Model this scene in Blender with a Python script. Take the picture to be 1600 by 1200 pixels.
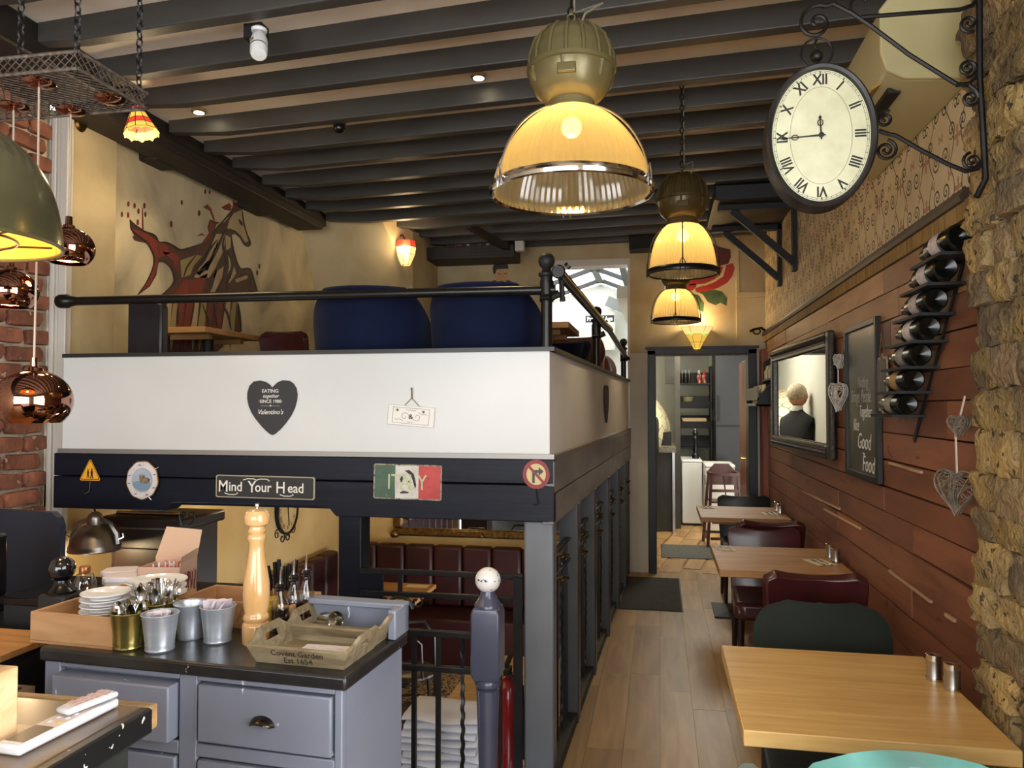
import bpy, bmesh, math, random
from mathutils import Vector, Matrix, noise
from mathutils.geometry import tessellate_polygon
PI = math.pi; R = math.radians
rng = random.Random(11)
scene = bpy.context.scene
C = scene.collection
for o in list(bpy.data.objects): bpy.data.objects.remove(o)

# ---------------------------------------------------------------- camera, sky, exposure
F_PX = 1202.0
YAW = math.atan(230 / F_PX); PITCH = math.atan(35 / F_PX)
CAM = Vector((0, 0, 1.55))
cd = bpy.data.cameras.new('camera'); cam = bpy.data.objects.new('camera', cd); C.objects.link(cam)
cd.sensor_width = 36; cd.lens = F_PX / 1600 * 36; cd.clip_start = 0.02
cam.location = CAM; cam.rotation_euler = (PI / 2 + PITCH, 0, YAW)
scene.camera = cam
scene.view_settings.view_transform = 'Standard'; scene.view_settings.look = 'None'
scene.view_settings.exposure = 0.12; scene.view_settings.gamma = 1.0
scene.view_settings.use_curve_mapping = False
scene.cycles.use_denoising = True
scene.cycles.max_bounces = 8; scene.cycles.diffuse_bounces = 4; scene.cycles.glossy_bounces = 4
scene.cycles.transmission_bounces = 6; scene.cycles.transparent_max_bounces = 12
scene.cycles.sample_clamp_indirect = 6.0
scene.cycles.caustics_reflective = False; scene.cycles.caustics_refractive = False

world = bpy.data.worlds.new('overcast_sky'); scene.world = world; world.use_nodes = True
wb = world.node_tree.nodes['Background']
wb.inputs['Color'].default_value = (0.95, 0.975, 1.0, 1); wb.inputs['Strength'].default_value = 8.0

def light(name, kind, loc, power, color=(1, .72, .38), size=.05, rot=(0, 0, 0), **kw):
    l = bpy.data.lights.new(name, kind); o = bpy.data.objects.new(name, l); C.objects.link(o)
    o.location = loc; o.rotation_euler = rot; l.energy = power; l.color = color
    if kind == 'POINT': l.shadow_soft_size = size
    if kind == 'SPOT': l.shadow_soft_size = size; l.spot_size = kw.get('angle', R(70)); l.spot_blend = .6
    if kind == 'AREA':
        l.shape = 'RECTANGLE'; l.size = size; l.size_y = kw.get('sy', size)
        if kw.get('portal'): l.cycles.is_portal = True
    return o
WARM = (1.0, .76, .44)
# daylight enters through the shop front behind the camera and the glass roof of the rear room
light('shopfront_portal', 'AREA', (-1.05, -2.48, 1.6), 1, size=3.9, sy=2.4, rot=(PI / 2, 0, 0), portal=True)
light('side_window_portal', 'AREA', (1.25, .1, 1.6), 1, size=2.4, sy=2.3, rot=(PI / 2, 0, PI / 2), portal=True)
light('glass_roof_portal', 'AREA', (-1.4, 9.7, 3.6), 1, size=2.0, sy=3.7, portal=True)

# ---------------------------------------------------------------- measuring helpers (pixel + plane -> world point)
_fw = Vector((-math.sin(YAW) * math.cos(PITCH), math.cos(YAW) * math.cos(PITCH), math.sin(PITCH)))
_rt = Vector((math.cos(YAW), math.sin(YAW), 0)); _up = _rt.cross(_fw)
def _at(i, x, y, v):
    d = _fw + (x - 800) / F_PX * _rt + (600 - y) / F_PX * _up
    return CAM + d * ((v - CAM[i]) / d[i])
def atX(x, y, v): return _at(0, x, y, v)
def atY(x, y, v): return _at(1, x, y, v)
def atZ(x, y, v): return _at(2, x, y, v)

# ---------------------------------------------------------------- mesh helpers
def frame(O, U, V):
    U = Vector(U).normalized(); V = Vector(V).normalized(); N = U.cross(V)
    M = Matrix((U, V, N)).transposed().to_4x4(); M.translation = Vector(O); return M
def FRONT(o): return frame(o, (1, 0, 0), (0, 0, 1))      # faces the camera side (-Y)
def RIGHTW(o): return frame(o, (0, -1, 0), (0, 0, 1))    # on the right wall, faces -X
def LEFTW(o): return frame(o, (0, 1, 0), (0, 0, 1))      # on the left wall, faces +X

class MB:
    def __init__(s): s.v = []; s.f = []
    def add(s, vs, fs):
        o = len(s.v); s.v += [tuple(p) for p in vs]; s.f += [tuple(i + o for i in f) for f in fs]; return s
    def box(s, x0, x1, y0, y1, z0, z1, M=None):
        vs = [Vector((x, y, z)) for z in (z0, z1) for y in (y0, y1) for x in (x0, x1)]
        if M: vs = [M @ p for p in vs]
        return s.add(vs, [(0, 2, 3, 1), (4, 5, 7, 6), (0, 1, 5, 4), (2, 6, 7, 3), (0, 4, 6, 2), (1, 3, 7, 5)])
    def cbox(s, c, d, M=None):
        return s.box(c[0] - d[0] / 2, c[0] + d[0] / 2, c[1] - d[1] / 2, c[1] + d[1] / 2, c[2] - d[2] / 2, c[2] + d[2] / 2, M)
    def bar(s, p, q, w, h=None, up=(0, 0, 1)):
        p = Vector(p); q = Vector(q); h = h or w; d = (q - p); L = d.length; d.normalize(); u = Vector(up)
        if abs(d.dot(u)) > .98: u = Vector((0, 1, 0)) if abs(d.y) < .9 else Vector((1, 0, 0))
        r = d.cross(u).normalized(); u = r.cross(d)
        M = Matrix((r, d, u)).transposed().to_4x4(); M.translation = p
        return s.box(-w / 2, w / 2, 0, L, -h / 2, h / 2, M)
    def tube(s, pts, r, n=8, closed=False):
        pts = [Vector(p) for p in pts]; m = len(pts); rs = r if isinstance(r, (list, tuple)) else [r] * m
        vs = []; fs = []; pr = None
        for i, p in enumerate(pts):
            a = pts[(i - 1) % m] if (closed or i) else p; b = pts[(i + 1) % m] if (closed or i < m - 1) else p
            t = (b - a).normalized()
            if pr is None:
                u = Vector((0, 0, 1)) if abs(t.z) < .9 else Vector((1, 0, 0)); pr = t.cross(u).normalized()
            pr = (pr - t * pr.dot(t)); pr = pr.normalized() if pr.length > 1e-6 else t.orthogonal().normalized()
            u = t.cross(pr)
            vs += [p + rs[i] * (math.cos(2 * PI * k / n) * pr + math.sin(2 * PI * k / n) * u) for k in range(n)]
        for i in range(m if closed else m - 1):
            j = (i + 1) % m
            fs += [(i * n + k, i * n + (k + 1) % n, j * n + (k + 1) % n, j * n + k) for k in range(n)]
        if not closed: fs += [tuple(range(n - 1, -1, -1)), tuple((m - 1) * n + k for k in range(n))]
        return s.add(vs, fs)
    def lathe(s, prof, n=28, c=(0, 0, 0), M=None, rib=0.0, sx=1, sy=1, cap=True):
        c = Vector(c); vs = []; fs = []; m = len(prof)
        for r, z in prof:
            for k in range(n):
                rr = r * (1 + (rib if k % 2 else -rib)); a = 2 * PI * k / n
                vs.append(c + Vector((rr * math.cos(a) * sx, rr * math.sin(a) * sy, z)))
        if M: vs = [M @ p for p in vs]
        for i in range(m - 1):
            fs += [(i * n + k, i * n + (k + 1) % n, (i + 1) * n + (k + 1) % n, (i + 1) * n + k) for k in range(n)]
        if cap and prof[0][0] > 1e-4: fs.append(tuple(range(n - 1, -1, -1)))
        if cap and prof[-1][0] > 1e-4: fs.append(tuple((m - 1) * n + k for k in range(n)))
        return s.add(vs, fs)
    def shell(s, prof, t, **k):      # open lathe surface with wall thickness t
        return s.lathe(list(prof) + [(max(r - t, .0005), z) for r, z in reversed(prof)] + [prof[0]], cap=False, **k)
    def sphere(s, c, r, n=18, sq=1.0, M=None):
        m = n // 2
        return s.lathe([(r * math.sin(PI * i / m), -r * sq * math.cos(PI * i / m)) for i in range(m + 1)], n, c, M)
    def prism(s, poly, M, t, z0=0.0):
        poly = [Vector((p[0], p[1], 0)) for p in poly]
        if sum(a.x * b.y - b.x * a.y for a, b in zip(poly, poly[1:] + poly[:1])) < 0: poly.reverse()
        n = len(poly); tris = tessellate_polygon([poly])
        vs = [M @ Vector((p.x, p.y, z0)) for p in poly] + [M @ Vector((p.x, p.y, z0 + t)) for p in poly]
        fs = []
        for a, b, c in tris:
            A, B, D = poly[a], poly[b], poly[c]
            if (B - A).cross(D - A).z < 0: b, c = c, b
            fs += [(a + n, b + n, c + n), (a, c, b)]
        fs += [(i, (i + 1) % n, (i + 1) % n + n, i + n) for i in range(n)]
        return s.add(vs, fs)
    def grid(s, fn, nu, nv, t=None):   # fn(u,v)->Vector, solid with thickness t along normal
        P = [[Vector(fn(i / nu, j / nv)) for i in range(nu + 1)] for j in range(nv + 1)]
        W = nu + 1; vs = [p for r in P for p in r]
        fs = [(j * W + i, j * W + i + 1, (j + 1) * W + i + 1, (j + 1) * W + i) for j in range(nv) for i in range(nu)]
        if t:
            Q = []
            for j in range(nv + 1):
                for i in range(nu + 1):
                    a = P[j][min(i + 1, nu)] - P[j][max(i - 1, 0)]; b = P[min(j + 1, nv)][i] - P[max(j - 1, 0)][i]
                    nn = a.cross(b); nn = nn.normalized() if nn.length > 1e-9 else Vector((0, 0, 1))
                    Q.append(P[j][i] - nn * t)
            o = len(vs); vs += Q
            fs += [tuple(o + k for k in reversed(f)) for f in fs[:nu * nv]]
            rim = [i for i in range(nu)] + [j * W + nu for j in range(nv)] + [nv * W + i for i in range(nu, 0, -1)] + [j * W for j in range(nv, 0, -1)]
            fs += [(rim[k], o + rim[k], o + rim[(k + 1) % len(rim)], rim[(k + 1) % len(rim)]) for k in range(len(rim))]
        return s.add(vs, fs)
    def mesh(s, name, m, smooth=38):
        me = bpy.data.meshes.new(name); me.from_pydata(s.v, [], s.f); me.materials.append(m)
        if smooth:
            me.polygons.foreach_set('use_smooth', [True] * len(me.polygons)); me.set_sharp_from_angle(angle=R(smooth))
        me.update(); return me
    def build(s, name, m, parent=None, smooth=38, bevel=0, w=False, label=None, kind=None):
        """one part; w=True: vertices are world coordinates"""
        if w and parent:
            inv = wm(parent).inverted(); s.v = [tuple(inv @ Vector(p)) for p in s.v]
        o = bpy.data.objects.new(name, s.mesh(name, m, smooth)); C.objects.link(o)
        if parent: o.parent = parent
        if bevel:
            b = o.modifiers.new('bevel', 'BEVEL'); b.width = bevel; b.segments = 2; b.limit_method = 'ANGLE'; b.angle_limit = R(40)
        if label: o['label'] = label
        if kind: o['kind'] = kind
        return o
    def solo(s, name, m, label, cat, group=None, kind=None, **k):
        """a top-level thing of one mesh, origin at its base"""
        xs, ys, zs = zip(*s.v); b = Vector(((min(xs) + max(xs)) / 2, (min(ys) + max(ys)) / 2, min(zs)))
        s.v = [tuple(Vector(p) - b) for p in s.v]
        o = s.build(name, m, **k); o.location = b
        if label: o['label'] = label
        if cat: o['category'] = cat
        if group: o['group'] = group
        if kind: o['kind'] = kind
        return o
def wm(o):
    M = o.matrix_basis.copy()
    while o.parent: o = o.parent; M = o.matrix_basis @ M
    return M
def thing(name, label, cat, loc=(0, 0, 0), rz=0, group=None):
    o = bpy.data.objects.new(name, None); C.objects.link(o); o.empty_display_size = .05
    o.location = loc; o.rotation_euler = (0, 0, rz); o['label'] = label; o['category'] = cat
    if group: o['group'] = group
    o.matrix_basis = Matrix.Translation(Vector(loc)) @ Matrix.Rotation(rz, 4, 'Z'); return o
def clone(root, loc=None, rz=None, label=None, parent=None, group=None):
    c = root.copy(); C.objects.link(c)
    if parent: c.parent = parent
    if loc is not None: c.location = loc
    if rz is not None: c.rotation_euler = (0, 0, rz)
    if label: c['label'] = label
    if group: c['group'] = group
    for ch in root.children: clone(ch, parent=c)
    return c
def struct(mb, name, m, parent=None, **k):
    o = mb.build(name, m, parent, **k)
    if not parent: o['kind'] = 'structure'
    return o
def inst(me, name, loc, parent, scale=(1, 1, 1), rot=(0, 0, 0), m=None):
    o = bpy.data.objects.new(name, me); C.objects.link(o); o.parent = parent
    o.location = loc; o.scale = scale; o.rotation_euler = rot
    if m: o.material_slots[0].link = 'OBJECT'; o.material_slots[0].material = m
    return o
def text(name, body, size, M, m, parent=None, t=.001, w=True, shear=0, sx=1.0, bold=0, align='CENTER', spacing=1.0):
    cu = bpy.data.curves.new(name, 'FONT'); cu.body = body; cu.size = size; cu.align_x = align; cu.align_y = 'CENTER'
    cu.extrude = t / 2; cu.shear = shear; cu.offset = bold; cu.resolution_u = 3; cu.space_character = spacing
    tmp = bpy.data.objects.new(name, cu); C.objects.link(tmp)
    me = bpy.data.meshes.new_from_object(tmp); bpy.data.objects.remove(tmp); bpy.data.curves.remove(cu)
    T = M @ Matrix.Diagonal((sx, 1, 1, 1))
    if w and parent: T = wm(parent).inverted() @ T
    me.transform(T); me.materials.clear(); me.materials.append(m); me.name = name
    o = bpy.data.objects.new(name, me); C.objects.link(o)
    if parent: o.parent = parent
    return o
def smoothp(prof, k=4):
    P = [prof[0]] + list(prof) + [prof[-1]]; out = []
    for i in range(1, len(P) - 2):
        for q in range(k):
            t = q / k; f = lambda a, b, c, d: .5 * (2 * b + (c - a) * t + (2 * a - 5 * b + 4 * c - d) * t * t + (3 * b - a - 3 * c + d) * t ** 3)
            out.append((f(*(P[i + j][0] for j in (-1, 0, 1, 2))), f(*(P[i + j][1] for j in (-1, 0, 1, 2)))))
    return out + [prof[-1]]
def arc(c, r, a0, a1, n, M=None):
    pts = [Vector((c[0] + r * math.cos(R(a0 + (a1 - a0) * i / n)), c[1] + r * math.sin(R(a0 + (a1 - a0) * i / n)), 0)) for i in range(n + 1)]
    return [M @ p for p in pts] if M else pts
def spiral(c, r0, r1, a0, a1, n, M):
    out = []
    for i in range(n + 1):
        k = i / n; a = R(a0 + (a1 - a0) * k); r = r0 + (r1 - r0) * k
        out.append(M @ Vector((c[0] + r * math.cos(a), c[1] + r * math.sin(a), 0)))
    return out
def chain(mb, p, q, L=.03, r=.003, wl=.009):
    p = Vector(p); q = Vector(q); n = max(2, int((q - p).length / (L * .8)))
    for i in range(n):
        c = p.lerp(q, (i + .5) / n); a = PI / 2 * (i % 2)
        u = Vector((math.cos(a), math.sin(a), 0))
        mb.tube([c + u * wl * math.cos(t) + Vector((0, 0, 1)) * (L / 2) * math.sin(t) for t in [2 * PI * k / 8 for k in range(8)]], r, 4, True)

# ---------------------------------------------------------------- materials
def S(r, g, b):
    f = lambda c: (c / 255 / 12.92) if c <= 10 else ((c / 255 + .055) / 1.055) ** 2.4
    return (f(r), f(g), f(b), 1)
class NT:
    def __init__(s, name):
        s.m = bpy.data.materials.new(name); s.m.use_nodes = True; s.t = s.m.node_tree
        s.b = s.t.nodes['Principled BSDF']; s.out = s.t.nodes['Material Output']
    def n(s, kind, **k):
        x = s.t.nodes.new(kind)
        for a, v in k.items():
            if a.startswith('i_'):
                x.inputs[int(a[2:]) if a[2:].isdigit() else a[2:]].default_value = v
            else: setattr(x, a, v)
        return x
    def l(s, a, b): s.t.links.new(a, b)
    def math(s, op, a, b=None, c=None):
        x = s.n('ShaderNodeMath', operation=op)
        for i, v in enumerate((a, b, c)):
            if v is None: continue
            if isinstance(v, (int, float)): x.inputs[i].default_value = v
            else: s.l(v, x.inputs[i])
        return x.outputs[0]
    def mix(s, fac, a, b):
        x = s.n('ShaderNodeMix', data_type='RGBA')
        for i, v in ((0, fac), (6, a), (7, b)):
            if hasattr(v, 'links'): s.l(v, x.inputs[i])
            else: x.inputs[i].default_value = v
        return x.outputs[2]
    def ramp(s, fac, stops):
        x = s.n('ShaderNodeValToRGB'); e = x.color_ramp.elements
        while len(e) < len(stops): e.new(.5)
        for el, (p, c) in zip(e, stops): el.position = p; el.color = c
        s.l(fac, x.inputs[0]); return x.outputs[0]
def mat(name, c1, c2=None, rough=.5, metal=0, scale=(6, 6, 6), detail=4, lo=.35, hi=.65, bump=0, bscale=None, bdist=.004,
        coord='Object', rnd=0, chips=None, chip_t=.70, chip_s=(30, 30, 30), spec=.5, coat=0, emit=None, estr=0, sheen=0, distort=0, alpha=1):
    if name in bpy.data.materials: return bpy.data.materials[name]
    t = NT(name); b = t.b
    b.inputs['Base Color'].default_value = c1; b.inputs['Roughness'].default_value = rough; b.inputs['Metallic'].default_value = metal
    b.inputs['Specular IOR Level'].default_value = spec; b.inputs['Coat Weight'].default_value = coat
    if coat: b.inputs['Coat Roughness'].default_value = .12
    if sheen: b.inputs['Sheen Weight'].default_value = sheen
    if emit: b.inputs['Emission Color'].default_value = emit; b.inputs['Emission Strength'].default_value = estr
    if alpha < 1: b.inputs['Alpha'].default_value = alpha
    if c2 or bump or chips:
        if coord == 'World': src = t.n('ShaderNodeNewGeometry').outputs['Position']
        else: src = t.n('ShaderNodeTexCoord').outputs['Object']
        if rnd:
            oi = t.n('ShaderNodeObjectInfo'); cx = t.n('ShaderNodeCombineXYZ')
            t.l(t.math('MULTIPLY', oi.outputs['Random'], 7.3), cx.inputs[0]); t.l(t.math('MULTIPLY', oi.outputs['Random'], 3.1), cx.inputs[2])
            va = t.n('ShaderNodeVectorMath', operation='ADD'); t.l(src, va.inputs[0]); t.l(cx.outputs[0], va.inputs[1]); src = va.outputs[0]
        def nz(sc, det):
            mp = t.n('ShaderNodeMapping'); mp.inputs['Scale'].default_value = sc; t.l(src, mp.inputs[0])
            q = t.n('ShaderNodeTexNoise'); q.inputs['Scale'].default_value = 1; q.inputs['Detail'].default_value = det
            q.inputs['Distortion'].default_value = distort; t.l(mp.outputs[0], q.inputs['Vector']); return q.outputs[0]
        cur = None
        if c2:
            cur = t.ramp(nz(scale, detail), [(lo, c1), (hi, c2)])
            if rnd:
                hs = t.n('ShaderNodeHueSaturation'); t.l(cur, hs.inputs['Color'])
                t.l(t.math('ADD', t.math('MULTIPLY', oi.outputs['Random'], rnd), 1 - rnd / 2), hs.inputs['Value']); cur = hs.outputs[0]
        if chips:
            k = t.n('ShaderNodeMapRange'); k.inputs[1].default_value = chip_t; k.inputs[2].default_value = chip_t + .02
            t.l(nz(chip_s, 3), k.inputs[0]); cur = t.mix(k.outputs[0], cur if cur else c1, chips)
        if cur is not None: t.l(cur, b.inputs['Base Color'])
        if bump:
            bp = t.n('ShaderNodeBump'); bp.inputs['Strength'].default_value = bump; bp.inputs['Distance'].default_value = bdist
            t.l(nz(bscale or scale, 5), bp.inputs['Height']); t.l(bp.outputs[0], b.inputs['Normal'])
    return t.m
def glow(name, c, s):
    return mat(name, c, rough=.4, emit=c, estr=s)
def lampglass(name, tint, em, transp=.35, mixg=.15, dens=1.0):
    t = NT(name); tr = t.n('ShaderNodeBsdfTransparent'); tr.inputs[0].default_value = tint
    tl = t.n('ShaderNodeBsdfTranslucent'); tl.inputs[0].default_value = tuple(c * dens for c in tint[:3]) + (1,)
    gl = t.n('ShaderNodeBsdfGlossy'); gl.inputs['Roughness'].default_value = .12
    df = t.n('ShaderNodeEmission'); df.inputs[0].default_value = tint; df.inputs[1].default_value = em
    m1 = t.n('ShaderNodeMixShader'); m1.inputs[0].default_value = transp; t.l(tl.outputs[0], m1.inputs[1]); t.l(tr.outputs[0], m1.inputs[2])
    m2 = t.n('ShaderNodeMixShader'); m2.inputs[0].default_value = mixg; t.l(m1.outputs[0], m2.inputs[1]); t.l(gl.outputs[0], m2.inputs[2])
    a = t.n('ShaderNodeAddShader'); t.l(m2.outputs[0], a.inputs[0]); t.l(df.outputs[0], a.inputs[1]); t.l(a.outputs[0], t.out.inputs[0]); return t.m
def clearglass(name, tint=(1, 1, 1, 1), g=.12):
    t = NT(name); tr = t.n('ShaderNodeBsdfTransparent'); tr.inputs[0].default_value = tint
    gl = t.n('ShaderNodeBsdfGlossy'); gl.inputs['Roughness'].default_value = .03
    fr = t.n('ShaderNodeLayerWeight'); fr.inputs[0].default_value = .35
    f2 = t.math('ADD', t.math('MULTIPLY', fr.outputs['Facing'], .6), g * .5)
    m2 = t.n('ShaderNodeMixShader'); t.l(f2, m2.inputs[0]); t.l(tr.outputs[0], m2.inputs[1]); t.l(gl.outputs[0], m2.inputs[2])
    t.l(m2.outputs[0], t.out.inputs[0]); return t.m

plaster = mat('plaster_cream', S(196, 178, 140), S(168, 148, 108), rough=.75, scale=(2, 2, 2), bump=.35, bscale=(14, 14, 14), coord='World')
plaster_mur = mat('plaster_mottled', S(160, 148, 122), S(216, 200, 162), rough=.6, scale=(2.2, 2.2, 1.6), detail=8, lo=.33, hi=.62, bump=.4, bscale=(18, 18, 18), coord='World', distort=.8)
plaster_low = mat('plaster_warm', S(214, 186, 128), S(196, 164, 104), rough=.7, scale=(2, 2, 2), bump=.3, bscale=(12, 12, 12), coord='World')
plaster_pale = mat('plaster_pale', S(206, 198, 180), S(190, 182, 164), rough=.7, scale=(2, 2, 2), coord='World')
ceil_white = mat('ceiling_plaster', S(238, 226, 210), S(226, 212, 194), rough=.8, scale=(3, 3, 3), coord='World')
slate = mat('slate_paint', S(64, 65, 67), S(52, 53, 55), rough=.42, scale=(4, 4, 4), bump=.15, bscale=(30, 30, 6), coord='World')
beam_paint = mat('beam_paint', S(68, 66, 62), S(56, 54, 51), rough=.5, scale=(2, 8, 8), bump=.25, bscale=(3, 25, 25), coord='World')
dark_wood = mat('old_dark_wood', S(26, 20, 17), S(42, 32, 26), rough=.6, scale=(6, 2, 6), bump=.6, bscale=(20, 6, 20), coord='World')
navy = mat('navy_paint', S(13, 15, 26), S(19, 22, 35), rough=.45, scale=(2, 6, 8), bump=.35, bscale=(3, 20, 30), coord='World', chips=S(120, 122, 130), chip_t=.80, chip_s=(25, 40, 60), spec=.22)
white_paint = mat('white_gloss', S(206, 207, 206), S(200, 201, 199), rough=.32, scale=(2, 2, 2), coord='World')
trim_white = mat('trim_white', S(196, 190, 180), rough=.45)
steel = mat('brushed_steel', S(190, 188, 186), rough=.28, metal=1)
chrome = mat('chrome', S(215, 212, 205), rough=.12, metal=1)
black_metal = mat('black_iron', S(22, 21, 21), S(34, 32, 31), rough=.42, metal=.4, scale=(20, 20, 20), spec=.5)
black_gloss = mat('black_gloss_paint', S(14, 14, 16), rough=.22)
black_matt = mat('black_matt', S(20, 20, 21), rough=.6)
pipe_black = mat('pipe_black', S(20, 19, 18), S(30, 28, 26), rough=.32, metal=.3, scale=(8, 8, 8))
oak = mat('oak_top', S(224, 186, 120), S(200, 154, 88), rough=.34, scale=(3, 34, 34), detail=6, lo=.32, hi=.72, bump=.06, bscale=(4, 60, 60), distort=.4)
oak_dull = mat('oak_dull', S(186, 140, 84), S(156, 110, 60), rough=.5, scale=(3, 34, 34), detail=6, distort=.4)
# ================================================================ STRUCTURE
unit = MB().box(-.5, .5, -.5, .5, -.5, .5)
def unit_mesh(name, m): return unit.mesh(name, m, 0)
def rock(seed, name, m, amp=.10, cut=3, fr=1.6):
    bm = bmesh.new(); bmesh.ops.create_cube(bm, size=1)
    bmesh.ops.subdivide_edges(bm, edges=bm.edges[:], cuts=cut, use_grid_fill=True)
    off = Vector((seed * 3.7, seed * 1.3, seed * 9.1))
    for v in bm.verts:
        p = v.co.copy(); d = p.normalized()
        r = 1 - .16 * max(0, (p.length - .52) / .34)
        v.co = p * r + Vector((noise.noise(p * fr + off), noise.noise(p * fr + off + Vector((7, 1, 3))), noise.noise(p * fr + off + Vector((2, 9, 5))))) * amp \
            + d * noise.noise(p * 5 + off) * amp * .55
    me = bpy.data.meshes.new(name); bm.to_mesh(me); bm.free(); me.materials.append(m)
    me.polygons.foreach_set('use_smooth', [True] * len(me.polygons)); me.set_sharp_from_angle(angle=R(50)); return me
BACK = 7.35      # plane of the rear wall
UPZ = 1.28       # floor of the raised seating
LOZ = -.80       # floor of the sunken seating
CEIL = 3.203

# ---- floors
sub = mat('sub_floor', S(60, 46, 34), rough=.8)
fl = struct(MB().box(-.50, .97, -2.45, BACK, -.2, -.012).box(-3.1, -.50, -2.45, 2.56, -.2, -.012), 'floor', sub)
plank_m = mat('floor_plank', S(176, 142, 96), S(138, 107, 68), rough=.40, scale=(16, 1.4, 16), detail=7, lo=.3, hi=.72, bump=.18, bscale=(55, 2.5, 55), bdist=.002, coord='World', rnd=.30, distort=.7)
pm = unit_mesh('floor_board', plank_m); PW = .165
x = -.50; k = 0
while x < .95:
    w = min(PW, .965 - x); y = -2.4 - rng.random() * .6
    while y < BACK:
        L = 1.0; y1 = min(y + L, BACK + .1)
        if y1 > -2.4:
            a = max(y, -2.43)
            inst(pm, 'floor_board', (x + w / 2, (a + y1) / 2, -.007 + rng.uniform(-.0006, .0006)), fl, (w - .0012, y1 - a - .0012, .014))
        y += L
    x += PW; k += 1
x = -3.08
while x < -.51:
    w = min(PW, -.502 - x); y = -2.4 - rng.random() * .6
    while y < 2.55:
        y1 = min(y + 1.4, 2.55); a = max(y, -2.43)
        inst(pm, 'floor_board', (x + w / 2, (a + y1) / 2, -.007), fl, (w - .0012, y1 - a - .0012, .014)); y += 1.4
    x += PW
# kitchen floor: boards laid across at an angle, then a strip of patterned tiles
kfl = struct(MB().box(-.42, 1.75, BACK, 12.2, -.2, -.004), 'floor_kitchen', mat('kitchen_plank', S(196, 158, 106), S(166, 128, 80), rough=.4, scale=(10, 2, 10), detail=6, coord='World', rnd=.2, distort=.5))
plank2 = mat('kitchen_plank', S(196, 158, 106), S(166, 128, 80), rough=.4, scale=(10, 2, 10), detail=6, coord='World', rnd=.2, distort=.5)
km = unit_mesh('floor_board', plank2)
for i in range(9):
    for j in range(5):
        inst(km, 'floor_board', (-.62 + i * .19 + j * .10, 7.68 + j * .62 + (i % 2) * .2, -.004), kfl, (.187, .612, .013), (0, 0, R(-9)))
tile_m = mat('encaustic_tile', S(206, 196, 172), S(164, 110, 80), rough=.4, scale=(16, 16, 16), lo=.48, hi=.5, coord='World')
tm = unit_mesh('floor_tile', tile_m)
for i in range(4):
    for j in range(3): inst(tm, 'floor_tile', (-.28 + i * .152, 10.68 + j * .152, .003), kfl, (.148, .148, .014))
# sunken floor with patterned carpet, raised floor
carpet = NT('patterned_carpet'); po = carpet.n('ShaderNodeNewGeometry').outputs['Position']
mp = carpet.n('ShaderNodeMapping'); mp.inputs['Scale'].default_value = (9, 9, 9); carpet.l(po, mp.inputs[0])
vo = carpet.n('ShaderNodeTexNoise'); vo.inputs['Scale'].default_value = 1.2; vo.inputs['Detail'].default_value = 1; vo.inputs['Distortion'].default_value = 2.5; carpet.l(mp.outputs[0], vo.inputs['Vector'])
carpet.l(carpet.ramp(vo.outputs[0], [(.42, S(70, 58, 46)), (.46, S(176, 152, 112)), (.58, S(186, 160, 120)), (.62, S(80, 66, 50))]), carpet.b.inputs['Base Color']); carpet.b.inputs['Roughness'].default_value = .95
struct(MB().box(-3.1, -.30, 2.56, BACK, LOZ - .15, LOZ), 'floor_lower', carpet.m)
brown_floor = mat('raised_floor', S(92, 66, 46), S(70, 50, 34), rough=.45, scale=(12, 2, 12), coord='World')
struct(MB().box(-2.80, -.47, 3.28, 3.45, UPZ - .16, UPZ).box(-3.1, -.47, 3.45, BACK + .2, UPZ - .16, UPZ).box(-2.4, -.44, BACK + .2, 11.6, UPZ - .16, UPZ), 'floor_upper', brown_floor)
struct(MB().box(-3.1, -.47, 2.555, 2.60, LOZ, -.012), 'wall_stairwell', slate)

# ---- ceiling: plaster slab and skewed joists, each its own piece
ce = struct(MB().box(-3.3, 1.2, -2.5, BACK + .15, CEIL, CEIL + .12), 'ceiling', ceil_white)
SK = -.086
BY = [-2.26, -1.9, -1.55, -1.2, -.85, -.5, -.14, .21, .57, .92, 1.27, 1.62, 1.97, 2.32, 2.675, 3.03, 3.375, 3.79, 4.137, 4.461, 4.851, 5.205, 5.547, 5.936, 6.276, 6.633, 6.98, 7.3]
for i, y0 in enumerate(BY):
    xl = -2.78 if y0 < 6.0 else (-2.34 if y0 < 6.2 else -2.36); xr = .96
    f = lambda X, d: y0 + SK * (X + .1) + d
    zb = 3.1; ch = .09          # rounded/chamfered left end
    mb = MB(); n = 10; P = []
    xs = [xl + (xr - xl) * q / n for q in range(n + 1)]
    vs = []
    for q, X in enumerate(xs):
        wv = .0015 * math.sin(q * 1.7 + i)
        zl = zb + (.035 if q == 0 else 0)
        vs += [(X, f(X, -.066 + wv), zl), (X, f(X, wv * .5), zl), (X, f(X, wv * .5), CEIL + .01), (X, f(X, -.066 + wv), CEIL + .01)]
    fs = [(0, 3, 2, 1), (n * 4, n * 4 + 1, n * 4 + 2, n * 4 + 3)]
    for q in range(n):
        a = q * 4; b = a + 4
        fs += [(a + s_, a + (s_ + 1) % 4, b + (s_ + 1) % 4, b + s_) for s_ in range(4)]
    mb.add(vs, fs); mb.build('joist', beam_paint, ce, smooth=0, bevel=.006)
# dark wall plate on the left that carries the joists
pl = MB().box(-3.06, -2.80, 3.3, 6.15, 3.09, CEIL).box(-2.99, -2.76, 3.35, 6.0, 3.03, 3.10)
for yy, l_ in ((4.06, .22), (5.15, .30)): pl.box(-3.06, -2.93, yy, yy + l_, 3.02, 3.09)
struct(pl, 'trim_1', dark_wood, bevel=.012)
struct(MB().box(-3.06, -2.62, -2.4, 3.3, 3.05, CEIL), 'trim_2', dark_wood, bevel=.01)

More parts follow.
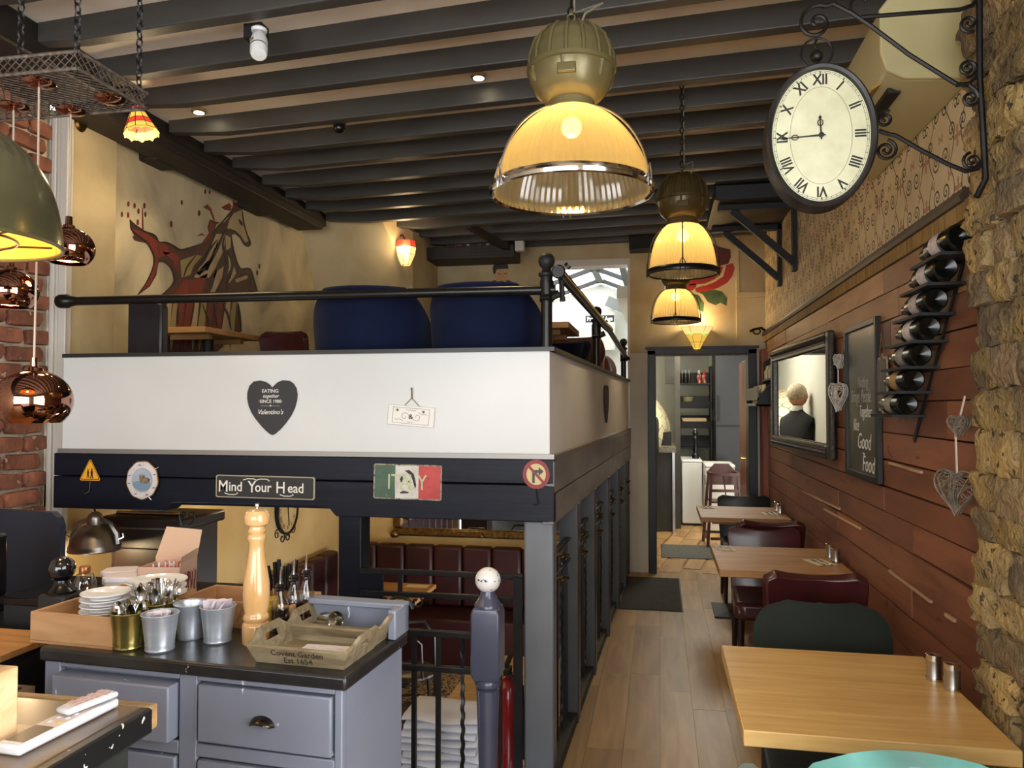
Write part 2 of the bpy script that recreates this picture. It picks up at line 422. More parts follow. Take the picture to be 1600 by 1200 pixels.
# ---- right wall: wallpaper above, painted boards below
wr = struct(MB().box(.972, 1.2, 1.3, BACK + .15, -.2, CEIL), 'wall_right', mat('wall_core', S(80, 54, 40), rough=.9))
# wallpaper print
wp = NT('scroll_wallpaper'); wp.b.inputs['Roughness'].default_value = .7
pos = wp.n('ShaderNodeNewGeometry').outputs['Position']; sx = wp.n('ShaderNodeSeparateXYZ'); wp.l(pos, sx.inputs[0])
def cell(v, per, off=0): return wp.math('SUBTRACT', wp.math('FRACT', wp.math('ADD', wp.math('DIVIDE', v, per), off)), .5)
PH, PV = .30, .336
row = wp.math('FLOOR', wp.math('DIVIDE', sx.outputs[2], PV))
u = wp.math('MULTIPLY', cell(wp.math('ADD', sx.outputs[1], wp.math('MULTIPLY', wp.math('FLOORED_MODULO', row, 2.0), PH / 2)), PH), PH)
v = wp.math('MULTIPLY', cell(sx.outputs[2], PV), PV); ua = wp.math('ABSOLUTE', u)
def polar(cx, cy):
    dx = wp.math('SUBTRACT', ua, cx); dy = wp.math('SUBTRACT', v, cy)
    return wp.math('SQRT', wp.math('ADD', wp.math('MULTIPLY', dx, dx), wp.math('MULTIPLY', dy, dy))), wp.math('ARCTAN2', dy, dx)
def spir(cx, cy, turns, sgn, ph, Bp=.020, wd=.0066):
    r, th = polar(cx, cy)
    k = wp.math('FRACT', wp.math('ADD', wp.math('DIVIDE', r, Bp), wp.math('ADD', wp.math('MULTIPLY', th, sgn / (2 * PI)), ph)))
    return wp.math('MULTIPLY', wp.math('LESS_THAN', wp.math('ABSOLUTE', wp.math('SUBTRACT', k, .5)), wd / Bp / 2), wp.math('LESS_THAN', r, Bp * turns))
ink = spir(.041, .090, 1.75, 1, .1)
for q in (spir(.108, .036, 1.7, -1, .4), spir(.050, -.054, 1.6, -1, .7), spir(.106, -.120, 1.8, 1, .2), spir(.014, .018, 1.1, 1, .3)): ink = wp.math('MAXIMUM', ink, q)
stem = wp.math('ABSOLUTE', wp.math('SUBTRACT', ua, wp.math('ADD', .076, wp.math('MULTIPLY', wp.math('SINE', wp.math('MULTIPLY', v, 2 * PI / PV)), .043))))
ink = wp.math('MAXIMUM', ink, wp.math('LESS_THAN', stem, .0032))
def flower(cx, cy, rad, n_):
    r, th = polar(cx, cy)
    return wp.math('LESS_THAN', r, wp.math('MULTIPLY', wp.math('ADD', .62, wp.math('MULTIPLY', wp.math('COSINE', wp.math('MULTIPLY', th, n_)), .38)), rad))
fl_r = flower(0.0, -.09, .038, 4)
for q in (flower(.15, .078, .036, 4), flower(.075, .138, .02, 3), flower(.14, -.054, .018, 3)): fl_r = wp.math('MAXIMUM', fl_r, q)
bgn = wp.n('ShaderNodeTexNoise'); bgn.inputs['Scale'].default_value = 5; wp.l(pos, bgn.inputs['Vector'])
bg = wp.ramp(bgn.outputs[0], [(.35, S(222, 204, 168)), (.65, S(204, 184, 146))])
wp.l(wp.mix(ink, wp.mix(wp.math('MULTIPLY', fl_r, .75), bg, S(164, 106, 76)), S(66, 50, 38)), wp.b.inputs['Base Color'])
struct(MB().box(.955, .975, 2.34, BACK, 2.19, CEIL), 'wallpaper', wp.m, wr)
# boards
board = mat('red_board', S(146, 92, 64), S(106, 65, 46), rough=.5, scale=(9, 1.6, 9), detail=8, lo=.3, hi=.7, bump=.5, bscale=(30, 5, 30), bdist=.004, coord='World', rnd=.35, chips=S(96, 58, 42), chip_t=.67, chip_s=(14, 5, 14), distort=.6)
bmh = unit_mesh('wall_board', board)
board2 = mat('bleached_board', S(184, 140, 92), S(138, 90, 58), rough=.55, scale=(9, 1.6, 9), detail=8, lo=.3, hi=.7, bump=.5, bscale=(30, 5, 30), bdist=.004, coord='World', rnd=.35, distort=.8)
bmh2 = unit_mesh('wall_board', board2)
z = .02; ri = 0
heights = []
while z < 2.06:
    h = rng.choice([.105, .115, .12, .13]); heights.append((z, h)); z += h
for z, h in heights:
    if z + h > 2.14: h = 2.14 - z
    y = 2.36 - rng.random() * .5
    while y < BACK - .28:
        L = rng.uniform(.7, 1.9); y1 = min(y + L, BACK - .26)
        a = max(y, 2.36)
        if y1 - a > .03:
            inst(bmh2 if z > 1.93 or (z > 1.8 and rng.random() < .5) else bmh, 'wall_board', (.957 + rng.uniform(-.005, .004), (a + y1) / 2, z + h / 2), wr, (.034, y1 - a - .004, h - rng.uniform(.004, .008)), (rng.uniform(-.004, .004), R(rng.uniform(-2.2, .4)), 0))
        y = y1
for a, b in ((.31, 3.32), (.42, 3.05)): pass
# pale bare edge strips where boards are split
bare = mat('bare_timber', S(196, 160, 126), S(166, 128, 96), rough=.8, scale=(20, 3, 20), coord='World')
for px0, py0, px1, py1 in ((1390, 892, 1455, 940), (1478, 960, 1492, 970), (1255, 768, 1312, 795), (1288, 795, 1345, 826), (1390, 723, 1440, 738)):
    p = atX(px0, py0, .938); q = atX(px1, py1, .938)
    MB().bar(p, q, .010, .011).build('bare_edge', bare, wr)
# the row of end-grain blocks and the dado rail above the boards
blk = mat('block_row', S(168, 138, 82), S(128, 96, 56), rough=.8, scale=(40, 60, 6), bump=.5, bscale=(60, 60, 8), coord='World', rnd=.3)
bkm = unit_mesh('edge_block', blk); y = 2.42
while y < BACK:
    L = rng.uniform(.18, .5); y1 = min(y + L, BACK)
    inst(bkm, 'edge_block', (.952, (y + y1) / 2, 2.165), wr, (.03, y1 - y - .004, .058)); y = y1
struct(MB().prism([(0, 0), (.034, .006), (.04, .022), (.03, .03), (.03, .044), (0, .05)], frame((.96, 2.60, 2.185), (-1, 0, 0), (0, 0, 1)), 4.72, 0), 'trim_3', mat('dado_rail', S(56, 46, 38), S(78, 64, 50), rough=.5, scale=(20, 3, 20), coord='World'))
struct(MB().box(.90, .972, BACK - .26, BACK, 0, 2.06), 'trim_4', mat('red_post', S(150, 78, 52), S(120, 60, 40), rough=.5, scale=(8, 8, 2), coord='World'), bevel=.006)

# ---- stone pier on the right
mortar = mat('mortar', S(140, 124, 98), S(104, 92, 72), rough=.95, scale=(12, 12, 12), bump=.8, bscale=(40, 40, 40), bdist=.01, coord='World')
ws = struct(MB().box(.890, 1.2, 1.3, 2.38, -.02, CEIL).box(.890, 1.2, -2.45, -1.1, -.02, CEIL).box(.890, 1.2, -1.1, 1.3, -.02, .45).box(.890, 1.2, -1.1, 1.3, 2.75, CEIL), 'wall_stone', mortar)
stone = mat('yellow_stone', S(176, 150, 98), S(122, 106, 82), rough=.92, scale=(7, 7, 7), detail=8, lo=.36, hi=.64, bump=1.0, bscale=(55, 55, 55), bdist=.02, coord='World', rnd=.45, chips=S(84, 74, 58), chip_t=.62, chip_s=(34, 34, 34), spec=.2)
stone2 = mat('grey_stone', S(150, 128, 96), S(104, 92, 76), rough=.92, scale=(8, 8, 8), detail=8, bump=1.0, bscale=(50, 50, 50), bdist=.02, coord='World', rnd=.45, chips=S(170, 160, 140), chip_t=.72, chip_s=(22, 22, 22), spec=.2)
sm = [rock(s_, 'stone', stone if s_ % 3 else stone2, .12, 6, 2.6) for s_ in range(12)]
z = 0.0
while z < CEIL - .02:
    h = rng.uniform(.085, .125); h = min(h, CEIL - z)
    y = 2.425 - rng.uniform(0, .05)
    while y > 1.4:
        L = rng.uniform(.12, .26)
        o = inst(rng.choice(sm), 'stone', (.928 + rng.uniform(-.012, .012), y - L / 2, z + h / 2), ws, (.125, L * 1.06, h * 1.10), (R(rng.choice((0, 180))) + rng.uniform(-.05, .05), rng.uniform(-.06, .06), rng.uniform(-.06, .06)))
        y -= L
    z += h

# ---- rear wall with the doorway (right) and the opening into the glazed room (left)
wbk = struct(MB().box(-.27, -.05, BACK, BACK + .16, 2.05, CEIL).box(-.05, .86, BACK, BACK + .16, 2.06, CEIL).box(.86, 1.2, BACK, BACK + .16, 2.06, CEIL)
             .box(-1.06, -.27, BACK, BACK + .16, 2.955, CEIL).box(-3.1, -1.06, BACK, BACK + .16, UPZ - .1, CEIL), 'wall_back', plaster)
struct(MB().box(-.275, -.05, BACK - .012, BACK + .16, -.02, 2.05).box(.86, 1.2, BACK - .012, BACK + .16, -.02, 2.06), 'wall_back_pale', plaster_pale)
struct(MB().box(-3.1, -.275, BACK, BACK + .16, LOZ - .1, UPZ - .1), 'wall_back_lower', plaster_low)
struct(MB().box(-1.06, -.275, BACK - .02, BACK + .17, 2.895, 2.955).box(-.29, -.268, BACK - .015, BACK + .17, UPZ, 2.955), 'trim_5', trim_white)
# boxed-in duct to the right of the rose painting
struct(MB().box(.70, .96, BACK - .05, BACK, 2.55, 2.60).box(.70, .73, BACK - .05, BACK, 2.60, CEIL).box(.70, .96, BACK - .03, BACK, 2.07, 2.55), 'trim_6', plaster, bevel=.005)
# door frame
dframe = mat('door_frame_paint', S(16, 16, 18), S(24, 24, 26), rough=.45, scale=(20, 20, 6), coord='World')
d1 = thing('door_1', 'black door frame of the kitchen doorway', 'door', (.39, BACK, 0)); d1['kind'] = 'structure'
for nm, b in (('jamb', (-.105, -.03, 0, 2.075)), ('jamb', (.80, .875, 0, 2.075)), ('lintel', (-.105, .875, 2.03, 2.09))):
    MB().box(b[0], b[1], BACK - .05, BACK + .18, b[2], b[3]).build(nm, dframe, d1, w=True, bevel=.005)
MB().box(-.125, .895, BACK - .07, BACK - .02, 2.085, 2.105).build('cornice', dframe, d1, w=True)

# ---- left side: brick, pilaster, cream pier, mottled mural wall
brick = mat('old_brick', S(152, 98, 76), S(108, 70, 56), rough=.9, scale=(9, 9, 9), detail=7, bump=.8, bscale=(45, 45, 45), bdist=.006, coord='World', rnd=.5, chips=S(168, 146, 126), chip_t=.67, chip_s=(18, 18, 18), spec=.2)
wl = struct(MB().box(-3.25, -3.07, -2.5, 3.40, -.2, CEIL), 'wall_left', mat('lime_mortar', S(192, 178, 158), S(150, 134, 114), rough=.95, scale=(10, 10, 10), bump=.8, bscale=(40, 40, 40), bdist=.01, coord='World'))
bms = [rock(20 + s_, 'brick', brick, .07, 3) for s_ in range(6)]
z = .45; ri = 0
while z < 3.02:
    y = 3.41 - (.11 if ri % 2 else 0) + .06
    while y > 2.55:
        L = .215; a = min(y, 3.395)
        inst(rng.choice(bms), 'brick', (-3.075, (a + y - L) / 2, z + .036), wl, (.07, (a - (y - L)) * 1.0, .076), (rng.uniform(-.03, .03), rng.uniform(-.04, .04), rng.uniform(-.02, .02)))
        y -= L + .012
    z += .088; ri += 1
pil = MB().box(-3.07, -2.965, 3.40, 3.445, LOZ, 3.05).box(-3.045, -3.02, 3.385, 3.40, LOZ, 3.05).box(-3.0, -2.955, 3.392, 3.40, LOZ, 3.05)
struct(pil, 'trim_7', trim_white, bevel=.008)
struct(MB().box(-3.25, -2.98, 3.44, 3.78, UPZ - .1, 3.09), 'wall_left_pier', plaster)
wlm = struct(MB().box(-3.25, -3.05, 3.78, BACK, UPZ - .1, CEIL), 'wall_left_mural', plaster_mur)
struct(MB().box(-3.25, -3.05, 3.40, BACK, LOZ - .1, UPZ - .1), 'wall_left_lower', plaster_low)

# stair soffit bulging into the upper room, and the wall of the stair
A = Vector((-3.05, 6.12, 3.22)); B = atY(590, 326, 6.2); Cc = atY(645, 450, 6.9); D = atX(492, 452, -3.05)
B.z = 3.22; _n = (B - A).cross(D - A); _d = Cc - CAM; Cc = CAM + _d * (_n.dot(A - CAM) / _n.dot(_d)); E_ = atY(645, 362, Cc.y); E_.z = min(E_.z, 3.22)
fl_ = lambda p: Vector((p.x, p.y, UPZ))
bk = Vector((Cc.x, BACK, 3.22)); bk0 = Vector((Cc.x, BACK, UPZ))
vs = [A, B, Cc, D, E_, fl_(D), fl_(Cc), bk, bk0]
struct(MB().add(vs, [(0, 3, 2, 1), (1, 2, 4), (3, 5, 6, 2), (4, 2, 6, 8, 7), (1, 4, 7)]), 'wall_stair_soffit', plaster, smooth=0)

# ---- shop front behind the camera and the side window beyond the stone pier
struct(MB().box(-3.3, 1.2, -2.57, -2.45, -.2, .42).box(-3.3, 1.2, -2.57, -2.45, 2.85, CEIL + .1).box(-3.3, -3.0, -2.57, -2.45, .42, 2.85).box(.9, 1.2, -2.57, -2.45, .42, 2.85), 'wall_front', slate)
fm = MB()
for X in (-3.0, -2.0, -1.0, 0.0, .86): fm.box(X, X + .05, -2.54, -2.48, .42, 2.85)
fm.box(-3.0, .9, -2.54, -2.48, 2.15, 2.20)
struct(fm, 'window_1', trim_white)
fm = MB()
for y_ in (-1.1, -.3, .5, 1.25): fm.box(1.06, 1.12, y_, y_ + .05, .45, 2.75)
fm.box(1.06, 1.12, -1.1, 1.3, 2.1, 2.15)
struct(fm, 'window_3', trim_white)

# ---- glazed rear room
aw = mat('bright_white_wall', S(190, 190, 180), rough=.7)
struct(MB().box(-2.45, -2.3, BACK + .16, 11.5, UPZ, 2.9), 'wall_glazed_left', aw)
struct(MB().prism([(-.27, BACK + .155), (-.25, BACK + .155), (-.362, 10.2), (-.362, 12.0), (-.382, 12.0), (-.382, 10.2)], frame((0, 0, 0), (1, 0, 0), (0, 1, 0)), 3.30), 'wall_glazed_right', aw, smooth=0)
ga = MB().prism([(-2.45, UPZ), (-.39, UPZ), (-.39, 3.20), (-.85, 3.38), (-2.45, 2.86)], FRONT((0, 11.5, 0)), .15, -.15)
struct(ga, 'wall_gable', aw)
roof = MB()
roof_m = mat('roof_bar', S(34, 36, 37), rough=.4)
for yy in (7.9, 9.2, 10.4, 11.40):
    roof.bar((-.85, yy, 3.42), (-2.4, yy, 2.90), .04, .06); roof.bar((-.85, yy, 3.42), (-.42, yy, 3.25), .04, .06)
roof.bar((-.85, BACK + .2, 3.43), (-.85, 11.5, 3.43), .10, .09)
roof.bar((-2.37, BACK + .2, 2.9), (-2.37, 11.5, 2.9), .1, .1); roof.bar((-.43, BACK + .2, 3.25), (-.43, 11.5, 3.25), .08, .06)
rb = struct(roof, 'window_2', roof_m)
pane = clearglass('roof_glass', g=.05)
for x1, z1 in ((-2.4, 2.94), (-.42, 3.29)):
    for i in range(6):
        y0 = 7.9 + i * .6
        MB().add([(-.85, y0, 3.46), (x1, y0, z1), (x1, y0 + .58, z1), (-.85, y0 + .58, 3.46)], [(0, 1, 2, 3)]).build('glass_pane', pane, rb, smooth=0)
struct(MB().box(-2.4, -.42, BACK + .16, 7.9, 3.28, 3.4), 'ceiling_glazed', aw)

# ---- kitchen shell
kw = mat('kitchen_wall', S(224, 222, 204), rough=.6)
struct(MB().box(-.40, 1.75, 12.0, 12.15, 0, 2.9), 'wall_kitchen_back', kw)
struct(MB().box(1.6, 1.75, BACK + .16, 12.0, 0, 2.9), 'wall_kitchen_right', kw)
struct(MB().box(-.40, 1.75, BACK + .16, 12.15, 2.6, 2.72), 'ceiling_kitchen', kw)

# ---- balcony: parapet, steel strip, painted beams, posts
Yf = 3.20
cap_m = mat('parapet_cap', S(38, 36, 36), rough=.4)
bal = struct(MB().box(-2.79, -.452, Yf, Yf + .06, 1.345, 1.782), 'wall_parapet_front', white_paint)
def strip(mb, p0, p1, z0, z1, t):    # vertical slab along the skewed corridor edge, thickness t to the left
    p0 = Vector((p0[0], p0[1], 0)); p1 = Vector((p1[0], p1[1], 0)); d = (p1 - p0).normalized(); n_ = Vector((-d.y, d.x, 0)) * t
    q = [p0, p1, p1 + n_, p0 + n_]
    vs = [(v_.x, v_.y, z0) for v_ in q] + [(v_.x, v_.y, z1) for v_ in q]
    return mb.add(vs, [(3, 2, 1, 0), (4, 5, 6, 7), (0, 1, 5, 4), (1, 2, 6, 5), (2, 3, 7, 6), (3, 0, 4, 7)])
SA, SB = (-.452, Yf), (-.285, BACK - .02)
side_white = mat('parapet_white_lit', S(240, 237, 230), S(232, 228, 220), rough=.3, scale=(2, 2, 2), coord='World')  # parapet white lightened on this side: light from the right put into the colour
struct(strip(MB(), SA, SB, 1.335, 1.785, .05), 'wall_parapet_side', side_white)
cap = strip(MB().box(-2.79, -.43, Yf - .012, Yf + .075, 1.782, 1.80), (-.43, Yf - .01), (-.265, BACK - .02), 1.782, 1.80, .09)
struct(cap, 'trim_8', cap_m)
struct(strip(MB().box(-2.80, -.43, Yf - .02, Yf + .02, 1.330, 1.350), (-.43, Yf - .02), (-.262, BACK - .03), 1.325, 1.345, .05), 'trim_9', mat('dull_steel', S(150, 146, 142), rough=.5, metal=.8))
bm_front = struct(MB().box(-2.80, -.47, Yf + .06, Yf + .09, 1.09, 1.33), 'trim_10', navy)
MB().box(-2.81, -.428, Yf - .03, Yf + .07, 1.226, 1.330).build('beam_plank', navy, bm_front, bevel=.005)
poly = [(-2.81, 1.222), (-2.81, 1.072), (-2.22, 1.072), (-2.205, 1.085), (-2.19, 1.108), (-2.15, 1.112), (-1.46, 1.112), (-1.42, 1.103), (-1.405, 1.085), (-1.39, 1.07), (-.428, 1.07), (-.428, 1.222)]
MB().prism(poly, FRONT((0, Yf - .03, 0)), .10, -.10).build('beam_plank', navy, bm_front, bevel=.004)
worn = mat('worn_grey_paint', S(92, 88, 88), S(122, 117, 114), rough=.34, scale=(5, 3, 9), detail=6, bump=.4, bscale=(12, 5, 40), coord='World', chips=S(150, 148, 146), chip_t=.70, chip_s=(14, 6, 22))
bm_side = struct(strip(MB(), (-.47, Yf + .1), (-.30, BACK - .03), 1.05, 1.32, .05), 'trim_11', slate)
strip(MB(), (-.428, Yf - .03), (-.262, BACK - .04), 1.19, 1.325, .05).build('beam_plank', worn, bm_side, smooth=0, bevel=.004)
strip(MB(), (-.430, Yf - .03), (-.264, BACK - .04), 1.06, 1.185, .05).build('beam_plank', worn, bm_side, smooth=0, bevel=.004)
# underside of the raised floor
struct(MB().box(-2.80, -.50, Yf + .1, 3.45, 1.09, 1.12).box(-3.05, -.50, 3.45, BACK, 1.09, 1.12), 'ceiling_lower', plaster_low)
def post(x, y, w, d, z0, z1, m):
    o = MB().box(-w / 2, w / 2, -d / 2, d / 2, 0, z1 - z0).build('post', m, bevel=.008); return o
slate_post = mat('slate_post_paint', S(116, 120, 126), S(102, 106, 112), rough=.4, scale=(4, 4, 2), bump=.2, bscale=(30, 30, 3), coord='World', chips=S(200, 204, 208), chip_t=.76, chip_s=(30, 30, 20))
struct(MB().box(-1.39, -1.28, Yf - .005, Yf + .10, LOZ, 1.09), 'post_navy', navy, bevel=.008)['kind'] = 'structure'
struct(MB().box(-.560, -.436, Yf - .005, Yf + .10, LOZ, 1.07), 'post_slate', slate_post, bevel=.008)
cor = lambda y: -.452 + (y - Yf) / (BACK - Yf) * .167       # corridor edge
for y in (3.86, 4.55, 5.32, 6.05, 6.70):
    o = MB().box(cor(y) - .065, cor(y) + .03, y - .055, y + .055, -.02, 1.07); struct(o, 'corridor_post', slate, bevel=.006)
struct(MB().box(-.50, -.28, BACK - .12, BACK - .02, -.02, 1.07), 'corridor_post', slate, bevel=.006)
struct(strip(MB(), (-.44, 2.62), (-.29, BACK - .03), -.02, .05, .06), 'baseboard_corridor', black_matt)
# ================================================================ LAMPS
olive = mat('olive_enamel', S(120, 110, 74), S(104, 95, 62), rough=.3, metal=.35, scale=(5, 5, 5), bump=.05, bscale=(40, 40, 40))
olive_d = mat('olive_enamel_dark', S(92, 78, 46), S(78, 66, 38), rough=.3, metal=.35, scale=(5, 5, 5))
holo = lampglass('prismatic_glass', (1.0, .84, .50, 1), .04, .34, .10, .42)
holo2 = lampglass('prismatic_glass_bright', (1.0, .84, .50, 1), .03, .36, .08, .34)
bulb_m = glow('bulb', (1.0, .86, .52, 1), 26)
bulb_s = glow('bulb_soft', (1.0, .80, .45, 1), 10)
def oval_pts(a, b, n=72): return [(a * math.cos(2 * PI * k / n), b * math.sin(2 * PI * k / n)) for k in range(n)]
def pendant(X, Yp, zr, Rr, prof, label, ztop, cable_dx, hm, gm, power, hR=.133, arms=2):
    t = thing('pendant_lamp', label, 'pendant lamp', (X, Yp, zr), group=None)
    MB().shell(prof, .004, n=144, rib=.010).build('glass_shade', gm, t, smooth=20)
    MB().lathe([(Rr + .003, -.006), (Rr + .010, -.003), (Rr + .011, .006), (Rr + .006, .010), (Rr + .010, .016), (Rr + .007, .024), (Rr, .024), (Rr - .004, .0), (Rr + .003, -.006)], 64, cap=False).build('rim_band', chrome if arms == 2 else pipe_black, t)
    zn = prof[-1][1]; rn = prof[-1][0]
    MB().lathe([(rn + .004, zn - .012), (rn + .004, zn + .03), (rn - .004, zn + .055), (.02, zn + .055)], 32).build('neck', hm, t)
    # cast housing: lower bowl, flange, finned cap
    zh = zn + .02; H = .235; eq = zh + .10
    low = [(hR * .52, zh), (hR * .60, zh + .002), (hR * .86, zh + .035), (hR * .98, zh + .075), (hR, eq)]
    hs = MB().shell(low, .006, n=40).build('housing', hm, t)
    MB().lathe([(hR, eq - .004), (hR * 1.045, eq - .002), (hR * 1.045, eq + .01), (hR, eq + .012)], 40).build('flange', hm, hs)
    MB().box(-.028, .028, -hR * 1.0, -hR * .86, zh + .045, zh + .075).build('latch', hm, hs, bevel=.004)
    for a in (-95, -40, 20, 85, 150, 215):
        c_, s_ = math.cos(R(a)), math.sin(R(a))
        MB().tube([(hR * .985 * c_, hR * .985 * s_, eq - .005), (hR * .93 * c_, hR * .93 * s_, eq - .05)], [.008, .003], 6).build('rib', hm, hs)
    capp = [(hR * .99, eq + .01), (hR * .97, eq + .045), (hR * .85, eq + .09), (hR * .62, eq + .122), (hR * .30, eq + .137), (.0, eq + .14)]
    cp = MB().lathe(capp, 40).build('cap', hm, t)
    for i in range(16):
        a = 2 * PI * i / 16; u = Vector((math.cos(a), math.sin(a), 0))
        MB().tube([u * (r_ + .002) + Vector((0, 0, z_)) for r_, z_ in capp[:-1]], .006, 5).build('fin', hm, cp)
    MB().tube([(0, 0, eq + .13), (0, 0, eq + .16)], .008, 8).tube(arc((0, 0), .012, 0, 360, 10, frame((0, 0, eq + .17), (1, 0, 0), (0, 0, 1)))[:-1], .003, 6, True).build('eye', hm, t)
    ch = MB(); chain(ch, (0, 0, eq + .175), (0, 0, ztop - zr), .034, .0032, .010); ch.build('chain', black_metal, t)
    MB().tube([(.03, -.06, eq + .10), (.05, -.075, eq + .14), (cable_dx, -.03, eq + .19), (0.01, 0, eq + .185), (.008, .004, ztop - zr)], .0035, 6).build('cable', mat('grey_cable', S(120, 112, 92), rough=.5), t)
    MB().tube([(.03, -.06, eq + .075), (.03, -.06, eq + .105)], .010, 8).build('cable_gland', steel, t)
    # cage wires with sprung clips
    wr_ = MB()
    for k in range(arms + 1):
        a = R(-140 + 360 * k / (arms + 1)) if arms == 2 else R(-92 + 360 * k / (arms + 1)); u = Vector((math.cos(a), math.sin(a), 0))
        wr_.tube([u * (r_ + .006 + .010 * math.sin(PI * i / (len(prof) - 1))) + Vector((0, 0, z_)) for i, (r_, z_) in enumerate(prof)], .0035, 6)
        b = u * (Rr + .012); v_ = Vector((-u.y, u.x, 0))
        wr_.tube([b + v_ * .012 + Vector((0, 0, -.012)), b + v_ * .012 + Vector((0, 0, .03)), b + Vector((0, 0, .055)), b - v_ * .012 + Vector((0, 0, .03)), b - v_ * .012 + Vector((0, 0, -.012))], .0028, 6)
    wr_.build('cage_wire', steel if arms == 2 else black_metal, t)
    MB().sphere((0, 0, zn - .055), .032, 14).build('bulb', bulb_m, t)
    light('pendant_light', 'POINT', (X, Yp, zr + zn - .09), power, WARM, .04)
    return t
def bell(Rr, h, rn, k=1.0, n=12):
    return [(rn + (Rr - rn) * math.cos(PI / 2 * (i / n)) ** k, h * math.sin(PI / 2 * (i / n)) ** 1.0 if False else h * (i / n)) for i in range(n + 1)]
dome1 = smoothp([(.243, 0), (.240, .03), (.230, .07), (.214, .11), (.192, .15), (.163, .19), (.128, .225), (.092, .25), (.068, .262)], 3)
p1_ = atY(893, 303, 2.35)
pendant(p1_.x, 2.35, p1_.z, .243, dome1, 'largest olive pendant with a wide ribbed glass dome hanging nearest the camera', CEIL, .10, olive, holo, 16)
dome2 = smoothp([(.168, 0), (.166, .03), (.160, .08), (.150, .13), (.133, .18), (.108, .22), (.088, .242), (.075, .252)], 3)
p2_ = atY(1067, 428, 3.98)
pendant(p2_.x, 3.98, p2_.z, .168, dome2, 'middle olive pendant with a narrow glass bell, above the lamp by the kitchen door', CEIL, .05, olive_d, holo2, 13, hR=.128, arms=3)
p3_ = atY(1056, 503, 6.1)
pendant(p3_.x, 6.1, p3_.z, .178, [(r * 1.06, z) for r, z in dome2], 'farthest ribbed glass bell pendant just above the kitchen doorway', CEIL, .05, olive_d, holo2, 12, hR=.128, arms=3)

# big enamel dome over the bar, cut by the left edge of the picture
od = atY(-95, 376, 1.55); DS = 1.27
t = thing('dome_pendant', 'big olive enamel dome lamp with yellow inside over the bar', 'pendant lamp', od)
dp = smoothp([(.205, 0), (.203, .03), (.195, .08), (.178, .13), (.150, .175), (.11, .21), (.06, .235)]); dp = [(r_ * DS, z_ * DS) for r_, z_ in dp]
MB().lathe(dp + [(.04, .305), (.04, .36), (.0, .36)], 64, cap=False).build('shade', mat('olive_dome', S(112, 108, 78), S(96, 92, 64), rough=.25, metal=.5, scale=(6, 6, 6), coat=.3), t)
MB().lathe([(r_ - .004, z_ + .001) for r_, z_ in dp] , 64, cap=False).build('inner_lining', mat('yellow_enamel', S(226, 176, 70), rough=.5), t)
MB().tube(arc((0, 0), .203 * DS, 0, 360, 48)[:-1], .005, 8, True).build('rim', olive, t)
gw = MB()
for z_, r_ in ((-.015, .10), (.01, .16)): gw.tube([p + Vector((0, 0, z_)) for p in arc((0, 0), r_, 0, 360, 32)[:-1]], .0035, 6, True)
for a in range(0, 360, 60): gw.tube([(math.cos(R(a)) * r_, math.sin(R(a)) * r_, z_) for r_, z_ in ((.245, .02), (.16, .01), (.10, -.015), (0, -.02))], .003, 6)
gw.build('wire_guard', olive_d, t)
MB().sphere((0, 0, .10), .035, 14).build('bulb', bulb_s, t)
MB().tube([(0, 0, .35), (0, 0, CEIL - od.z)], .006, 6).build('stem', black_metal, t)
light('dome_light', 'POINT', od + Vector((0, 0, .06)), 7, WARM, .03)

# mesh tray with four mirrored copper globes
mesh_m = mat('expanded_mesh', S(140, 128, 116), S(92, 82, 74), rough=.5, metal=.5, scale=(40, 40, 40))
tz = 2.62; n0 = atZ(108, 108, tz); n1 = atZ(230, 170, tz)
tx1 = max(n0.x, n1.x); ty0, ty1 = n0.y, n1.y; tx0 = tx1 - .85
t = thing('mesh_tray', 'hanging rusty wire mesh tray near the ceiling that carries the globes', 'light rack', ((tx0 + tx1) / 2, (ty0 + ty1) / 2, tz))
fmx = MB()
for a, b in (((tx0, ty0), (tx1, ty0)), ((tx1, ty0), (tx1, ty1)), ((tx1, ty1), (tx0, ty1)), ((tx0, ty1), (tx0, ty0))):
    for dz in (0, .055): fmx.tube([(a[0], a[1], tz + dz), (b[0], b[1], tz + dz)], .006, 6)
fmx.build('tray_frame', mesh_m, t, w=True)
ms = MB(); cw, chh = .030, .0165
ny = int((ty1 - ty0) / chh); nx = int((tx1 - tx0) / cw)
for j in range(ny):
    for i in range(nx):
        x0 = tx0 + (i + .5 * (j % 2)) * cw; y0 = ty0 + j * chh
        for dx in (-.5, .5):
            ms.bar((x0, y0, tz), (x0 + dx * cw, y0 + chh, tz), .0030, .0022)
for (ax, ay, bx, by) in ((tx0, ty0, tx1, ty0), (tx1, ty0, tx1, ty1), (tx0, ty1, tx1, ty1)):
    Lg = math.hypot(bx - ax, by - ay); k_ = int(Lg / cw)
    for i in range(k_):
        for j in range(4):
            s0 = (i + .5 * (j % 2)) / k_
            for d_ in (-.5, .5):
                s1 = s0 + d_ / k_
                ms.bar((ax + (bx - ax) * s0, ay + (by - ay) * s0, tz + j * .0135), (ax + (bx - ax) * s1, ay + (by - ay) * s1, tz + (j + 1) * .0135), .0030, .0022)
mo = ms.build('mesh', mesh_m, t, w=True, smooth=0); mo['kind'] = 'stuff'
for (cx, cy) in ((tx1 - .02, ty0 + .02), (tx1 - .02, ty1 - .02), (tx1 - .24, ty0 + .03)):
    ch = MB(); chain(ch, (cx, cy, tz + .05), (cx, cy, CEIL), .034, .0035, .011); ch.build('chain', black_metal, t, w=True)
copper = mat('mirror_copper', S(168, 122, 104), rough=.03, metal=1)
copper_in = mat('copper_inside', S(240, 180, 90), rough=.5, emit=(1, .6, .2, 1), estr=.5)
